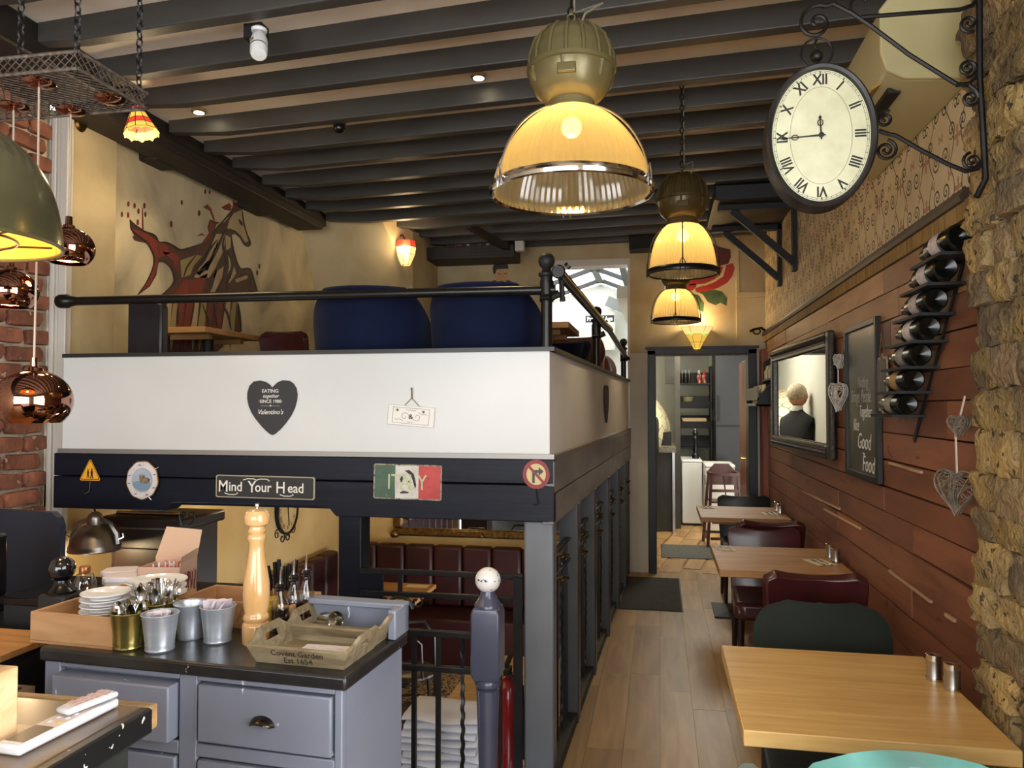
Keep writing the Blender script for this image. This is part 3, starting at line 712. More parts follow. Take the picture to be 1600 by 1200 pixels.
def globe(px, py, dia_px, Yg, rose_px, label):
    c = atY(px, py, Yg); rad = dia_px / 2 / F_PX * (c - CAM).dot(_fw)
    t = thing('copper_globe_lamp', label, 'pendant lamp', (c.x, c.y, c.z - rad * .8), group='mirrored copper globes')
    prof = [(rad * math.sin(R(a)), -rad * .86 * math.cos(R(a)) + rad * .8) for a in range(44, 180, 8)]
    MB().lathe([(prof[0][0] - .01, prof[0][1] + .02)] + prof + [(0.012, prof[-1][1])], 48).build('globe', copper, t, smooth=60) if False else MB().shell(prof, .004, n=48).build('globe', copper, t, smooth=60)
    zt = prof[-1][1]
    MB().lathe([(rad * .26, zt - .004), (rad * .22, zt + .008), (.012, zt + .012), (.011, zt + .04), (.0, .04 + zt)], 20).build('cap', copper, t)
    MB().lathe([(prof[0][0] - .012, prof[0][1] + .012), (0, prof[0][1] + .05)], 24, cap=False).build('glowing_inside', copper_in, t)
    MB().sphere((0, 0, rad * .55), .03, 12).build('bulb', bulb_s, t)
    top = tz - 0.02 - (c.z - rad * .8)
    MB().tube([(0, 0, zt + .03), (.004, 0, (zt + top) / 2), (0, 0, top)], .0035, 6).build('cord', mat('clear_cord', S(190, 170, 150), rough=.4), t)
    MB().lathe([(.0, top), (.022, top), (.046, top + .008), (.05, top + .014), (.046, top + .02), (0, top + .02)], 24).build('ceiling_rose', copper, t)
    light('globe_light', 'POINT', (c.x, c.y, c.z - rad * .75), 2.0, WARM, .03)
ymid = (ty0 + ty1) / 2
globe(52, 626, 112, ty0 + .06, 0, 'lowest and largest mirrored copper globe lamp hanging beside the white panel')
globe(107, 388, 76, ty1 - .05, 0, 'small copper globe lamp half behind the olive dome')
globe(16, 455, 80, ty1 - .12, 0, 'copper globe lamp at the left edge under the olive dome')
for (rx, ry) in ((172, 157),):
    p = atZ(rx, ry, tz - .015)
    MB().lathe([(.0, -.012), (.02, -.012), (.045, 0), (.05, .006), (.046, .012), (0, .012)], 24, p).build('lamp_rose', copper, t, w=True)

# small downlights between the joists
for px, py, lb in ((311, 174, 'small glowing downlight between joists near the left wall'), (748, 120, 'small glowing downlight between joists left of the big pendant')):
    p = atZ(px, py, CEIL - .012)
    t = thing('downlight', lb, 'spotlight', (p.x, p.y, CEIL - .02), group='ceiling downlights')
    MB().lathe([(.030, .0), (.040, .004), (.042, .02), (.0, .02)], 24).build('bezel', chrome, t)
    MB().lathe([(.0, -.004), (.026, -.002), (.028, .002), (0, .003)], 20).build('lens', glow('downlight_lens', (1, .86, .55, 1), 30), t)
    light('downlight_beam', 'SPOT', (p.x, p.y, CEIL - .03), 22, (1, .80, .5), .02, (0, 0, 0), angle=R(120))

# leaded glass sconces
red_g = glow('glass_red', (.85, .06, .03, 1), .7); yel_g = glow('glass_yellow', (1, .62, .10, 1), .65); org_g = glow('glass_orange', (1, .30, .04, 1), .8)
cream_g = glow('glass_cream', (1, .74, .28, 1), .9); grn_g = glow('glass_green', (.35, .75, .12, 1), 1.2)
lead = mat('lead_came', S(30, 24, 20), rough=.5)
def facets(n, bands, zs, rs, M, scallop=0):
    """n-sided flared shade; bands[i] between zs[i],zs[i+1]"""
    out = []
    for i, m_ in enumerate(bands):
        mb = MB()
        for k in range(n):
            a0, a1 = 2 * PI * k / n, 2 * PI * (k + 1) / n
            q = []
            for (a, r_, z_) in ((a0, rs[i], zs[i]), (a1, rs[i], zs[i]), (a1, rs[i + 1], zs[i + 1]), (a0, rs[i + 1], zs[i + 1])): q.append(M @ Vector((r_ * math.cos(a), r_ * math.sin(a), z_)))
            mb.add(q, [(0, 1, 2, 3)])
            if scallop and i == len(bands) - 1:
                am = (a0 + a1) / 2; mb.add([q[3], q[2], M @ Vector((rs[i + 1] * math.cos(am) * 1.02, rs[i + 1] * math.sin(am) * 1.02, zs[i + 1] - scallop))], [(0, 1, 2)])
        out.append((mb, m_))
    ld = MB()
    for k in range(n):
        a = 2 * PI * k / n; ld.tube([M @ Vector((r_ * math.cos(a) * 1.01, r_ * math.sin(a) * 1.01, z_)) for r_, z_ in zip(rs, zs)], .0018, 4)
    for r_, z_ in zip(rs[1:], zs[1:]): ld.tube([M @ Vector((r_ * math.cos(2 * PI * k / n) * 1.005, r_ * math.sin(2 * PI * k / n) * 1.005, z_)) for k in range(n)], .0016, 4, True)
    return out, ld
s1 = atY(214, 168, 3.42)
t = thing('leaded_sconce', 'red and yellow leaded glass sconce with scroll bracket on the cream pier', 'wall lamp', s1)
tilt = Matrix.Translation(s1) @ Matrix.Rotation(R(-12), 4, 'Y')
bands, ld = facets(10, [red_g, yel_g, red_g, yel_g], [0, -.035, -.07, -.10, -.130], [.026, .040, .056, .070, .082], tilt, .018)
for (mb, m_), nm in zip(bands, ('glass_band', 'glass_band', 'glass_band', 'glass_band')): mb.build(nm, m_, t, w=True, smooth=0)
MB().lathe([(.0825, -.130), (.0835, -.138)], 10, M=tilt, cap=False).build('glass_hem', yel_g, t, w=True, smooth=0)
ld.build('leading', lead, t, w=True)
wx = -2.98
MB().tube([s1 + Vector((0, 0, .0)), s1 + Vector((0, 0, .05)), s1 + Vector((-.05, 0, .11)), s1 + Vector((-.12, 0, .11)), s1 + Vector((-.17, 0, .05)), (wx + .02, 3.45, s1.z - .03)], .006, 6).build('arm', lead, t, w=True)
MB().lathe([(.035, 0), (.04, .006), (.03, .018), (.0, .02)], 20, M=frame((wx, 3.5, s1.z - .03), (0, 1, 0), (0, 0, 1))).build('backplate', mat('aged_brass', S(120, 90, 44), rough=.35, metal=1), t, w=True)
sc = MB(); FM = FRONT((s1.x - .05, 3.46, s1.z - .05))
sc.tube(spiral((0, 0), .004, .024, 0, 420, 20, FM), .003, 5); sc.tube(spiral((.012, -.05), .004, .02, 180, -240, 18, FM), .003, 5)
sc.build('scroll', black_metal, t, w=True)
light('sconce_light', 'POINT', s1 + Vector((.01, -.02, -.20)), 5, WARM, .04)
s2 = atY(634, 395, 6.2 + .80 * (Cc.y - 6.2) - .06)
t = thing('red_top_sconce', 'glowing white wall lamp with red top on the stair bulkhead', 'wall lamp', s2)
bands, ld = facets(8, [red_g, cream_g, cream_g], [.10, .045, -.02, -.11], [.085, .095, .085, .045], Matrix.Translation(s2))
for mb, m_ in bands: mb.build('glass_band', m_, t, w=True, smooth=0)
ld.build('leading', lead, t, w=True)
MB().tube([s2 + Vector((0, 0, .10)), s2 + Vector((-.03, 0, .16)), s2 + Vector((-.14, 0, .12))], .008, 6).build('arm', lead, t, w=True)
light('sconce_light', 'POINT', s2 + Vector((.02, -.12, .02)), 5.5, WARM, .05)
s3 = atY(1089, 545, BACK - .10)
t = thing('fan_sconce', 'fan-shaped yellow leaded glass sconce standing on the kitchen door cornice', 'wall lamp', s3)
bands, ld = facets(6, [yel_g, yel_g, cream_g], [0, .06, .13, .20], [.03, .06, .10, .145], Matrix.Translation(s3))
for mb, m_ in bands: mb.build('glass_band', m_, t, w=True, smooth=0)
ld.build('leading', lead, t, w=True)
gd = MB()
for a in (-120, -60): gd.sphere((.115 * math.cos(R(a)), .10 * math.sin(R(a)), .13), .014, 8)
gd.build('green_jewel', grn_g, t)
light('sconce_light', 'POINT', s3 + Vector((0, -.02, .26)), 6, WARM, .04)

# camera and sensor on the joists
c1 = atZ(405, 42, 3.10)
t = thing('security_camera', 'white bullet camera on a black block under the joists', 'camera', c1)
wht = mat('white_plastic', S(228, 228, 226), rough=.4)
MB().cbox((-.03, .03, -.01), (.08, .06, .06)).build('mounting_block', black_matt, t)
MB().lathe([(.03, .0), (.032, .012), (.02, .022), (0, .024)], 20, (0, 0, -.022)).sphere((.008, -.01, -.04), .018, 12).build('swivel', wht, t)
CM = frame((.012, -.02, -.05), (1, 0, 0), (0, .8, .5)); CM = Matrix.Translation((.012, -.02, -.05)) @ Matrix.Rotation(R(-14), 4, 'Y') @ Matrix.Rotation(R(-25), 4, 'X')
MB().lathe([(.0, -.115), (.030, -.112), (.034, -.10), (.034, -.03), (.028, -.004), (.0, 0)], 28, M=CM).build('body', wht, t)
MB().lathe([(.0345, -.072), (.0345, -.066)], 28, M=CM, cap=False).build('seam', steel, t)
MB().cbox((-.012, -.0325, -.05), (.018, .003, .014), CM).build('printed_label', mat('label_grey', S(120, 112, 90), rough=.6), t)
c2_ = atZ(530, 196, 3.095)
t = thing('smoke_sensor', 'glossy black round sensor hanging under a joist', 'sensor', c2_)
MB().sphere((0, 0, -.012), .033, 18).build('dome', black_gloss, t); MB().lathe([(.03, .0), (.036, .006), (.036, .016), (0, .016)], 20).build('base', black_matt, t)
# ================================================================ RIGHT WALL THINGS
# ---- oval bracket clock
YC = 2.25
cc = atY(1279, 218, YC); ca, cb = .1435, .1975
t = thing('bracket_clock', 'black oval double-faced clock with roman numerals hanging from a scrolled wall bracket', 'clock', (cc.x, YC, cc.z - .2))
def ovalring(mb, prof, M, a, b, n=72):
    loops = []
    for off, z_ in prof:
        loops.append([M @ Vector((x_, y_, z_)) for x_, y_ in oval_pts(a + off, b + off, n)])
    vs = [p for l_ in loops for p in l_]; fs = []
    for i in range(len(loops) - 1):
        fs += [(i * n + k, i * n + (k + 1) % n, (i + 1) * n + (k + 1) % n, (i + 1) * n + k) for k in range(n)]
    return mb.add(vs, fs)
FC = FRONT((cc.x, YC, cc.z))
ovalring(MB(), [(-.016, .030), (-.012, .044), (-.004, .048), (.002, .042), (.0, .030), (.004, .0), (.0, -.03), (.002, -.042), (-.004, -.048), (-.012, -.044), (-.016, -.03)], FC, ca, cb).build('case', mat('clock_black', S(30, 29, 29), S(48, 46, 45), rough=.38, scale=(18, 18, 18), chips=S(150, 150, 148), chip_t=.78, chip_s=(60, 60, 60)), t, w=True)
facem = mat('clock_face', S(226, 224, 190), S(214, 212, 176), rough=.35, scale=(20, 20, 20), chips=S(180, 170, 130), chip_t=.76, chip_s=(90, 90, 90))
for z_, k_ in ((.030, .003), (-.033, .003)):
    MB().prism(oval_pts(ca - .013, cb - .013), FC, k_, z_).build('dial', facem, t, w=True, smooth=0)
inkm = mat('clock_ink', S(36, 34, 28), rough=.6)
def ovalline(off, wd):
    return ovalring(MB(), [(off, .0335), (off + wd, .0335)], FC, ca, cb)
for off, wd in ((-.019, .0008), (-.024, .0008), (-.063, .0009)): ovalline(off, wd).build('dial_line', inkm, t, w=True, smooth=0)
tick = MB()
for i in range(60):
    a = 2 * PI * i / 60; p = [((ca - o_) * math.sin(a), (cb - o_) * math.cos(a)) for o_ in (.019, .024 if i % 5 else .026)]
    d = Vector((p[1][1] - p[0][1], -(p[1][0] - p[0][0]))).normalized() * (.0005 if i % 5 else .0014)
    tick.prism([(p[0][0] - d.x, p[0][1] - d.y), (p[0][0] + d.x, p[0][1] + d.y), (p[1][0] + d.x, p[1][1] + d.y), (p[1][0] - d.x, p[1][1] - d.y)], FC, .0006, .0331)
tick.build('minute_track', inkm, t, w=True, smooth=0)
for i, s_ in enumerate(['XII', 'I', 'II', 'III', 'IIII', 'V', 'VI', 'VII', 'VIII', 'IX', 'X', 'XI']):
    a = 2 * PI * i / 12; px_, py_ = (ca - .043) * math.sin(a), (cb - .043) * math.cos(a)
    g = Vector((math.sin(a) / (ca - .043), math.cos(a) / (cb - .043))).normalized()
    ang = math.atan2(g.x, g.y)
    text('numeral', s_, .040, FC @ Matrix.Translation((px_, py_, .0334)) @ Matrix.Rotation(-ang, 4, 'Z'), inkm, t, .0006, sx=.80, bold=.0011)
def hand(L, w_, ang, z_):
    M = FC @ Matrix.Translation((0, 0, z_)) @ Matrix.Rotation(R(ang), 4, 'Z')
    mb = MB().prism([(-w_, 0), (-w_ * .6, L * .5), (-w_ * .6, L * .60), (-w_ * .4, L * .8), (0, L), (w_ * .4, L * .8), (w_ * .6, L * .6), (w_ * .6, L * .5), (w_, 0), (w_ * .6, -.012), (-w_ * .6, -.012)], M, .001)
    mb.prism([(-w_ * 1.8, L * .82), (0, L * .92), (w_ * 1.8, L * .82), (0, L * .72)], M, .001)
    mb.tube([M @ Vector((.007 * math.cos(k), L * .58 + .009 * math.sin(k), 0)) for k in [2 * PI * q / 10 for q in range(10)]], .0012, 4, True)
    return mb
hand(.118, .0026, 92, .036).build('minute_hand', inkm, t, w=True); hand(.060, .0026, 3, .037).build('hour_hand', inkm, t, w=True)
MB().lathe([(.007, 0), (.007, .004), (0, .006)], 14, M=FC @ Matrix.Translation((0, 0, .037))).build('hub', inkm, t, w=True)
bb = atY(1276, 88, YC)
MB().sphere(bb, .018, 16).tube([bb + Vector((0, 0, -.015)), (cc.x, YC, cc.z + cb)], [.008, .014], 10).build('knob', black_metal, t, w=True)
rg = atY(1276, 83, YC); ring_r = .042
MB().tube([FRONT((rg.x, YC, rg.z)) @ Vector((ring_r * math.cos(k), ring_r * math.sin(k), 0)) for k in [2 * PI * q / 28 for q in range(28)]], .0030, 6, True).build('hanging_ring', black_metal, t, w=True)
P_ = lambda x_, y_: atY(x_, y_, YC)
br = MB(); FZ = FRONT((0, YC, 0)); r_ = .0058
def sp(px, py, rpx, a0, a1, r1=.15):
    c_ = P_(px, py); rr = rpx / F_PX * 2.1
    return spiral((c_.x, c_.z), rr, rr * r1, a0, a1, 26, FZ)
bar_x = P_(1533, 200).x
br.tube([P_(1530, -60), P_(1531, 120), P_(1538, 240), P_(1540, 280), P_(1526, 308)], .0085, 8)
br.tube([P_(1345, 27), P_(1420, 21), P_(1500, 15), P_(1520, 8), P_(1530, -10)], r_, 6)
br.tube(sp(1345, 8, 19, -100, -330, .5), r_ * .8, 6)
br.tube(list(reversed(sp(1276, 36, 30, 60, 590, .12))) + [P_(1302, 6), P_(1330, 20), P_(1360, 40), P_(1420, 85), P_(1494, 131)], r_, 6)
br.tube([P_(1494, 131), P_(1512, 133), P_(1525, 120), P_(1531, 104)], r_, 6); br.tube([P_(1494, 133), P_(1512, 131), P_(1525, 142), P_(1532, 155)], r_, 6)
br.tube(sp(1511, 107, 14, -90, 560, .15), r_ * .8, 6); br.tube(sp(1516, 154, 14, 90, -560, .15), r_ * .8, 6); br.tube(sp(1514, 37, 14, -60, -600, .15), r_ * .8, 6)
br.tube([P_(1537, 248), P_(1528, 264), P_(1510, 268), P_(1480, 256), P_(1440, 235), P_(1400, 212), P_(1383, 208), P_(1373, 204)], r_, 6)
br.tube(sp(1383, 186, 14, 60, 640, .15), r_ * .8, 6); br.tube(sp(1384, 235, 17, 80, -600, .12), r_ * .8, 6); br.tube(sp(1519, 252, 14, 100, 700, .15), r_ * .8, 6)
br.tube([P_(1276, 62), P_(1272, 70), P_(1276, 76)], .004, 6)
br.build('bracket', black_metal, t, w=True)

# ---- air conditioner
ac_m = mat('aged_cream_plastic', S(196, 186, 140), S(184, 172, 124), rough=.4, scale=(3, 3, 3))
t = thing('air_conditioner', 'cream wall-mounted air conditioner under the joists behind the clock', 'air conditioner', (.83, 3.15, 2.555))
prof = [(.954, 2.56), (.76, 2.575), (.705, 2.605), (.688, 2.66), (.688, 2.80), (.715, 2.835), (.954, 2.845)]
AF = frame((0, 2.56, 0), (1, 0, 0), (0, 0, 1))
MB().prism(prof, AF, .02, -.02).build('end_cap', ac_m, t, w=True, bevel=.006)
MB().prism([(x_ + (.004 if x_ < .9 else 0), z_) for x_, z_ in prof], AF, 1.06, -1.08).build('body', ac_m, t, w=True, bevel=.006)
MB().box(.735, .775, 2.66, 3.6, 2.568, 2.585).build('air_slot', black_matt, t, w=True)
MB().bar((.708, 2.66, 2.60), (.708, 3.6, 2.60), .008, .05, up=(.8, 0, .5)).build('louvre', mat('amber_plastic', S(176, 140, 70), rough=.35), t, w=True)
MB().box(.90, .93, 2.538, 2.541, 2.66, 2.69).build('printed_mark', mat('faint_mark', S(170, 160, 120), rough=.6), t, w=True)

# ---- ceiling shelf on brackets with a black case
t = thing('bracket_shelf', 'black timber bracket pair high on the papered wall under a black case', 'shelf', (.65, 6.0, 2.5))
for y_, z0 in ((5.66, 2.50), (6.34, 2.50)):
    MB().box(.925, .955, y_ - .035, y_ + .035, z0, 2.99).build('upright', black_matt, t, w=True)
    MB().box(.42, .955, y_ - .035, y_ + .035, 2.945, 2.985).build('arm', black_matt, t, w=True)
    MB().bar((.52, y_, 2.945), (.935, y_, z0 + .06), .05, .035, up=(0, 1, 0)).build('brace', black_matt, t, w=True)
t = thing('black_case', 'large matt black case on the bracket shelf against the ceiling', 'case', (.66, 5.95, 2.987))
MB().box(.39, .945, 5.50, 6.40, 2.987, 3.095).build('case_body', mat('case_black', S(28, 30, 34), rough=.5), t, w=True, bevel=.008)
MB().box(.385, .40, 5.49, 6.41, 2.987, 3.0).build('case_edge', black_metal, t, w=True)
sp_ = atY(1002, 378, BACK - .1)
t = thing('wall_speaker', 'small black speaker high on the rear wall beside the opening', 'speaker', (sp_.x, BACK - .1, sp_.z - .09))
MB().box(-.11, .11, -.10, .09, 0, .18).build('cabinet', black_matt, t, bevel=.01); MB().box(-.10, .10, -.105, -.095, .01, .17).build('grille', mat('grille', S(30, 29, 28), rough=.9), t)

# ---- mirror
MIR = R(2.8)
m0 = Vector((.885, 5.16, 1.26))
t = thing('wall_mirror', 'large black carved frame mirror on the red boards reflecting the kitchen', 'mirror', m0, MIR)
carve = mat('carved_black', S(34, 32, 30), S(70, 64, 56), rough=.35, scale=(60, 60, 60), bump=.7, bscale=(70, 70, 70))
L2, H2, fw_ = .81, .70, .075
for nm, b in (('frame_side', (-L2, -L2 + fw_, 0, H2)), ('frame_side', (L2 - fw_, L2, 0, H2)), ('frame_rail', (-L2 + fw_, L2 - fw_, 0, fw_)), ('frame_rail', (-L2 + fw_, L2 - fw_, H2 - fw_, H2))):
    MB().box(-.035, .0, b[0], b[1], b[2], b[3]).build(nm, carve, t, bevel=.012)
for z_ in (fw_ * .5, H2 - fw_ * .5):
    bead = MB()
    for i in range(44): bead.sphere((-.037, -L2 + fw_ + (2 * L2 - 2 * fw_) * (i + .5) / 44, z_), .019, 8, .8)
    bead.build('beading', carve, t)['kind'] = 'stuff'
for z_ in (fw_, H2 - fw_): MB().bar((-.036, -L2 + fw_, z_), (-.036, L2 - fw_, z_), .01, .012).build('slip', mat('silver_slip', S(150, 146, 136), rough=.3, metal=.8), t)
MB().box(-.012, -.006, -L2 + fw_, L2 - fw_, fw_, H2 - fw_).build('glass', mat('mirror_glass', (.9, .9, .88, 1), rough=.01, metal=1), t, smooth=0)

# ---- chalkboard with its writing
t = thing('chalkboard', 'tall chalkboard with handwritten white lettering on the red boards', 'chalkboard', (.925, 3.82, 1.215))
cb_m = mat('chalk_surface', S(58, 56, 50), S(76, 72, 62), rough=.33, scale=(3, 3, 2), coord='World')
blk_f = mat('board_frame', S(30, 29, 28), rough=.45)
y0, y1, z0, z1 = 3.54, 4.12, 1.215, 1.94
MB().box(.925, .938, y0 + .02, y1 - .02, z0 + .02, z1 - .02).build('writing_surface', cb_m, t, w=True)
for b in ((y0, y0 + .028, z0, z1), (y1 - .028, y1, z0, z1)): MB().box(.915, .94, *b).build('frame_side', blk_f, t, w=True, bevel=.003)
for b in ((y0 + .028, y1 - .028, z0, z0 + .028), (y0 + .028, y1 - .028, z1 - .028, z1)): MB().box(.915, .94, *b).build('frame_rail', blk_f, t, w=True, bevel=.003)
chalk = mat('chalk', S(214, 212, 204), rough=.9); chalk_f = mat('chalk_faint', S(176, 172, 158), rough=.9)
for s_, yy, zz, sz, m_ in (('Nothing', 3.80, 1.66, .075, chalk_f), ('Brings  People', 3.84, 1.595, .085, chalk_f), ('Together', 3.76, 1.525, .078, chalk), ('like', 3.93, 1.46, .082, chalk), ('Good', 3.79, 1.385, .105, chalk), ('~', 3.80, 1.335, .07, chalk), ('Food', 3.72, 1.285, .105, chalk)):
    text('chalk_writing', s_, sz, RIGHTW((.9245, yy, zz)), m_, t, .0006, shear=.25, sx=.72 if len(s_) > 6 else .95)

# ---- wicker hearts
def heart_xy(k, s_): return (s_ * 16 * math.sin(k) ** 3 / 17, s_ * (13 * math.cos(k) - 5 * math.cos(2 * k) - 2 * math.cos(3 * k) - math.cos(4 * k)) / 17)
def wicker(px, py, hpx, X, m_, label, yaw=0, squash=1.0):
    c_ = atX(px, py, X); s_ = hpx / 2 / F_PX * (c_ - CAM).dot(_fw) * 1.02
    M = Matrix.Translation(c_) @ Matrix.Rotation(yaw, 4, 'Z') @ RIGHTW((0, 0, 0)) @ Matrix.Diagonal((squash, 1, 1, 1))
    t = thing('wicker_heart', label, 'ornament', (c_.x, c_.y, c_.z - s_)); g = random.Random(int(px))
    mb = MB()
    for rep in range(3): mb.tube([M @ Vector((*heart_xy(2 * PI * k / 36, s_ * (1 - .05 * rep)), .012 - .012 * rep)) for k in range(36)], .0032, 5, True)
    mb.build('rim_twigs', m_, t, w=True)
    mb = MB()
    for rep in range(30):
        a = g.random() * 2 * PI; b = a + PI * g.uniform(.45, 1.5); pa = heart_xy(a, s_ * .97); pb = heart_xy(b, s_ * .97); zz = g.uniform(.004, .03)
        mid = ((pa[0] + pb[0]) / 2, (pa[1] + pb[1]) / 2)
        mb.tube([M @ Vector((*pa, .006)), M @ Vector((*mid, zz)), M @ Vector((*pb, .006))], .0022, 4)
    mb.build('woven_twigs', m_, t, w=True)
    return t, c_, s_
wk = mat('grey_wicker', S(132, 120, 104), S(92, 82, 70), rough=.8, scale=(40, 40, 40)); wkw = mat('white_wicker', S(206, 200, 190), S(170, 162, 150), rough=.8, scale=(40, 40, 40))
t, c_, s_ = wicker(1496, 764, 82, .895, wk, 'large grey wicker heart hanging beside the stone pier', R(26))
rib = mat('white_ribbon', S(224, 214, 206), rough=.6)
MB().bar((c_.x, c_.y, c_.z + s_ * .3), (c_.x - .005, c_.y - .005, c_.z + s_ * 2.35), .010, .0025, up=(1, 0, 0)).build('ribbon', rib, t, w=True)
t, c2, s2_ = wicker(1499, 663, 36, .895, wk, 'small grey wicker heart above the large one beside the stone pier', R(26))
MB().bar((c2.x, c2.y, c2.z + s2_ * .4), (c2.x + .01, c2.y - .02, c2.z + s2_ * 2.4), .009, .0025, up=(1, 0, 0)).build('ribbon', rib, t, w=True)
t, c_, s_ = wicker(1310, 617, 52, .88, wkw, 'white wicker heart beside the black framed mirror', R(14))
MB().tube([(c_.x, c_.y, c_.z + s_ * .5), (c_.x, c_.y, c_.z + s_ * 1.5)], .003, 5).build('string', rib, t, w=True)
t, c_, s_ = wicker(1312, 563, 26, .90, wkw, 'tiny white wicker heart hung above the other by the mirror', R(14))
MB().tube([(c_.x + .01, c_.y - .02, c_.z + s_ * .5), (c_.x + .02, c_.y, c_.z + s_ * 2.2), (c_.x + .01, c_.y + .02, c_.z + s_ * .5)], .002, 5).build('string', mat('twine', S(120, 96, 66), rough=.9), t, w=True)
# small slate tag
sl = atX(1388, 598, .92)
t = thing('slate_tag', 'small scallop-edged chalk tag on twine between chalkboard and wine rack', 'sign', (.92, sl.y, sl.z - .12))
out = [(-.05, -.11), (-.065, -.09), (-.065, .09), (-.05, .105), (-.02, .105), (0, .12), (.02, .105), (.05, .105), (.065, .09), (.065, -.09), (.05, -.11), (.02, -.11), (0, -.122), (-.02, -.11)]
sl.y += .075
TG = RIGHTW((.922, sl.y, sl.z))
MB().prism([(x_ * 1.06, y_ * 1.05) for x_, y_ in out], TG, .006).build('edge', mat('tag_edge', S(176, 156, 130), rough=.7), t, w=True)
MB().prism([(x_ * .95, y_ * .95) for x_, y_ in out], TG, .003, .006).build('slate_face', mat('slate_face', S(86, 84, 76), S(104, 100, 90), rough=.6, scale=(20, 20, 20)), t, w=True)
MB().tube([TG @ Vector((-.04, .11, .004)), TG @ Vector((-.01, .21, .004)), TG @ Vector((.04, .11, .004))], .002, 5).build('string', mat('twine', S(120, 96, 66), rough=.9), t, w=True)

# ---- wine rack and bottles
bpos = [(1500, 368), (1478, 418), (1463, 467), (1452, 511), (1439, 553), (1428, 593), (1418, 631)]
rk = thing('wine_rack', 'stepped black wall rack holding seven wine bottles', 'wine rack', (.9, 2.75, 1.45))
BX = .868; glass_w = mat('wine_glass', S(10, 13, 10), rough=.22, spec=.45)
glass_g = mat('white_wine_glass', S(150, 120, 50), rough=.1, spec=.7, coat=.5)
labs = [S(214, 200, 196), S(206, 196, 190), S(190, 176, 170), S(212, 200, 192), S(150, 140, 128), S(176, 140, 78), S(150, 146, 128)]
desc = ['topmost wine bottle in the rack, against the stone pier', 'wine bottle second from the top of the rack', 'wine bottle third from the top of the rack', 'wine bottle in the middle of the rack, fourth from the top', 'wine bottle third from the bottom of the rack', 'wine bottle with a gold label, second from the bottom of the rack', 'lowest wine bottle in the rack']
def bottle_prof(r_): return [(0, .012), (r_ * .55, .004), (r_ * .82, .0), (r_ * .97, .006), (r_, .02), (r_, .19), (r_ * .94, .21), (r_ * .62, .235), (r_ * .40, .25), (r_ * .37, .295), (r_ * .42, .297), (r_ * .42, .31), (0, .312)]
pts_r = []
for i, ((px, py), lc, ds) in enumerate(zip(bpos, labs, desc)):
    b_ = atX(px, py, BX); r_ = .0385
    Mb = frame((BX, b_.y, b_.z), (1, 0, 0), (0, 0, 1)); Mb = Matrix.Translation((BX, b_.y, b_.z)) @ Matrix.Rotation(R(-90), 4, 'X') @ Matrix.Rotation(R(0), 4, 'Z')
    t = thing('wine_bottle', ds, 'bottle', (BX, b_.y + .15, b_.z - r_), group='wine bottles in the wall rack')
    MB().lathe(bottle_prof(r_), 28, M=Mb).build('glass', glass_w, t, w=True)
    MB().lathe([(r_ + .0006, .075), (r_ + .0006, .155)], 28, M=Mb, cap=False).build('paper_label', mat('label_paper_%d' % i, lc, tuple(c * .7 for c in lc[:3]) + (1,), rough=.6, scale=(30, 30, 120), lo=.5, hi=.62), t, w=True)
    MB().lathe([(r_ * .43, .262), (r_ * .43, .311), (0, .3125)], 20, M=Mb).build('capsule', mat('capsule', S(60, 50, 36), rough=.3, metal=.6), t, w=True)
    MB().box(BX - .045, .938, b_.y + .03, b_.y + .31, b_.z - r_ - .010, b_.z - r_ - .0005).build('shelf', black_matt, rk, w=True)
    MB().tube([Vector((BX, b_.y + .06, b_.z)) + Vector((.0415 * math.cos(a), 0, .0415 * math.sin(a))) for a in [R(200 + 140 * q / 10) for q in range(11)]], .004, 6).build('cradle', black_matt, rk, w=True)
    pts_r.append((.936, b_.y + .13, b_.z - r_))
a_ = pts_r[0]; z_ = pts_r[-1]
MB().bar(Vector(a_) + Vector((0, 0, .03)), Vector(z_) + Vector((0, .03, -.10)), .018, .006, up=(1, 0, 0)).build('spine', black_matt, rk, w=True)

# ---- spice shelf near the door
ss = Vector((.90, 6.55, 1.55))
t = thing('spice_shelf', 'black two-tier wall shelf for small bottles next to the kitchen door', 'shelf', ss)
MB().prism([(0, 0), (-.20, 0), (-.20, .06), (-.12, .16), (-.06, .20), (-.06, .38), (0, .42)], frame((.945, 6.2, 1.55), (1, 0, 0), (0, 0, 1)), .02, -.02).build('side_panel', black_matt, t, w=True)
MB().prism([(0, 0), (-.20, 0), (-.20, .06), (-.12, .16), (-.06, .20), (-.06, .38), (0, .42)], frame((.945, 6.92, 1.55), (1, 0, 0), (0, 0, 1)), .02, -.02).build('side_panel', black_matt, t, w=True)
for z_, x_ in ((1.55, .745), (1.76, .865)): MB().box(x_, .945, 6.2, 6.94, z_, z_ + .015).build('shelf_board', black_matt, t, w=True)
MB().box(.745, .757, 6.2, 6.94, 1.60, 1.70).build('front_panel', mat('grey_front', S(120, 116, 104), rough=.5), t, w=True)
MB().box(.735, .757, 6.25, 6.9, 1.555, 1.575).build('hook_rail', pipe_black, t, w=True)
sc_ = [S(210, 190, 120), S(220, 214, 200), S(180, 150, 70), S(230, 226, 214)]
for i in range(9):
    y_ = 6.27 + i * .075
    MB().lathe([(.026, 0), (.027, .10), (.012, .13), (.012, .155), (0, .157)], 12, (.81, y_, 1.566)).solo('spice_bottle', mat('spice_%d' % (i % 4), sc_[i % 4], rough=.3), 'small pale bottle on the lower tier of the spice shelf', 'bottle', 'bottles on the spice shelf lower tier')
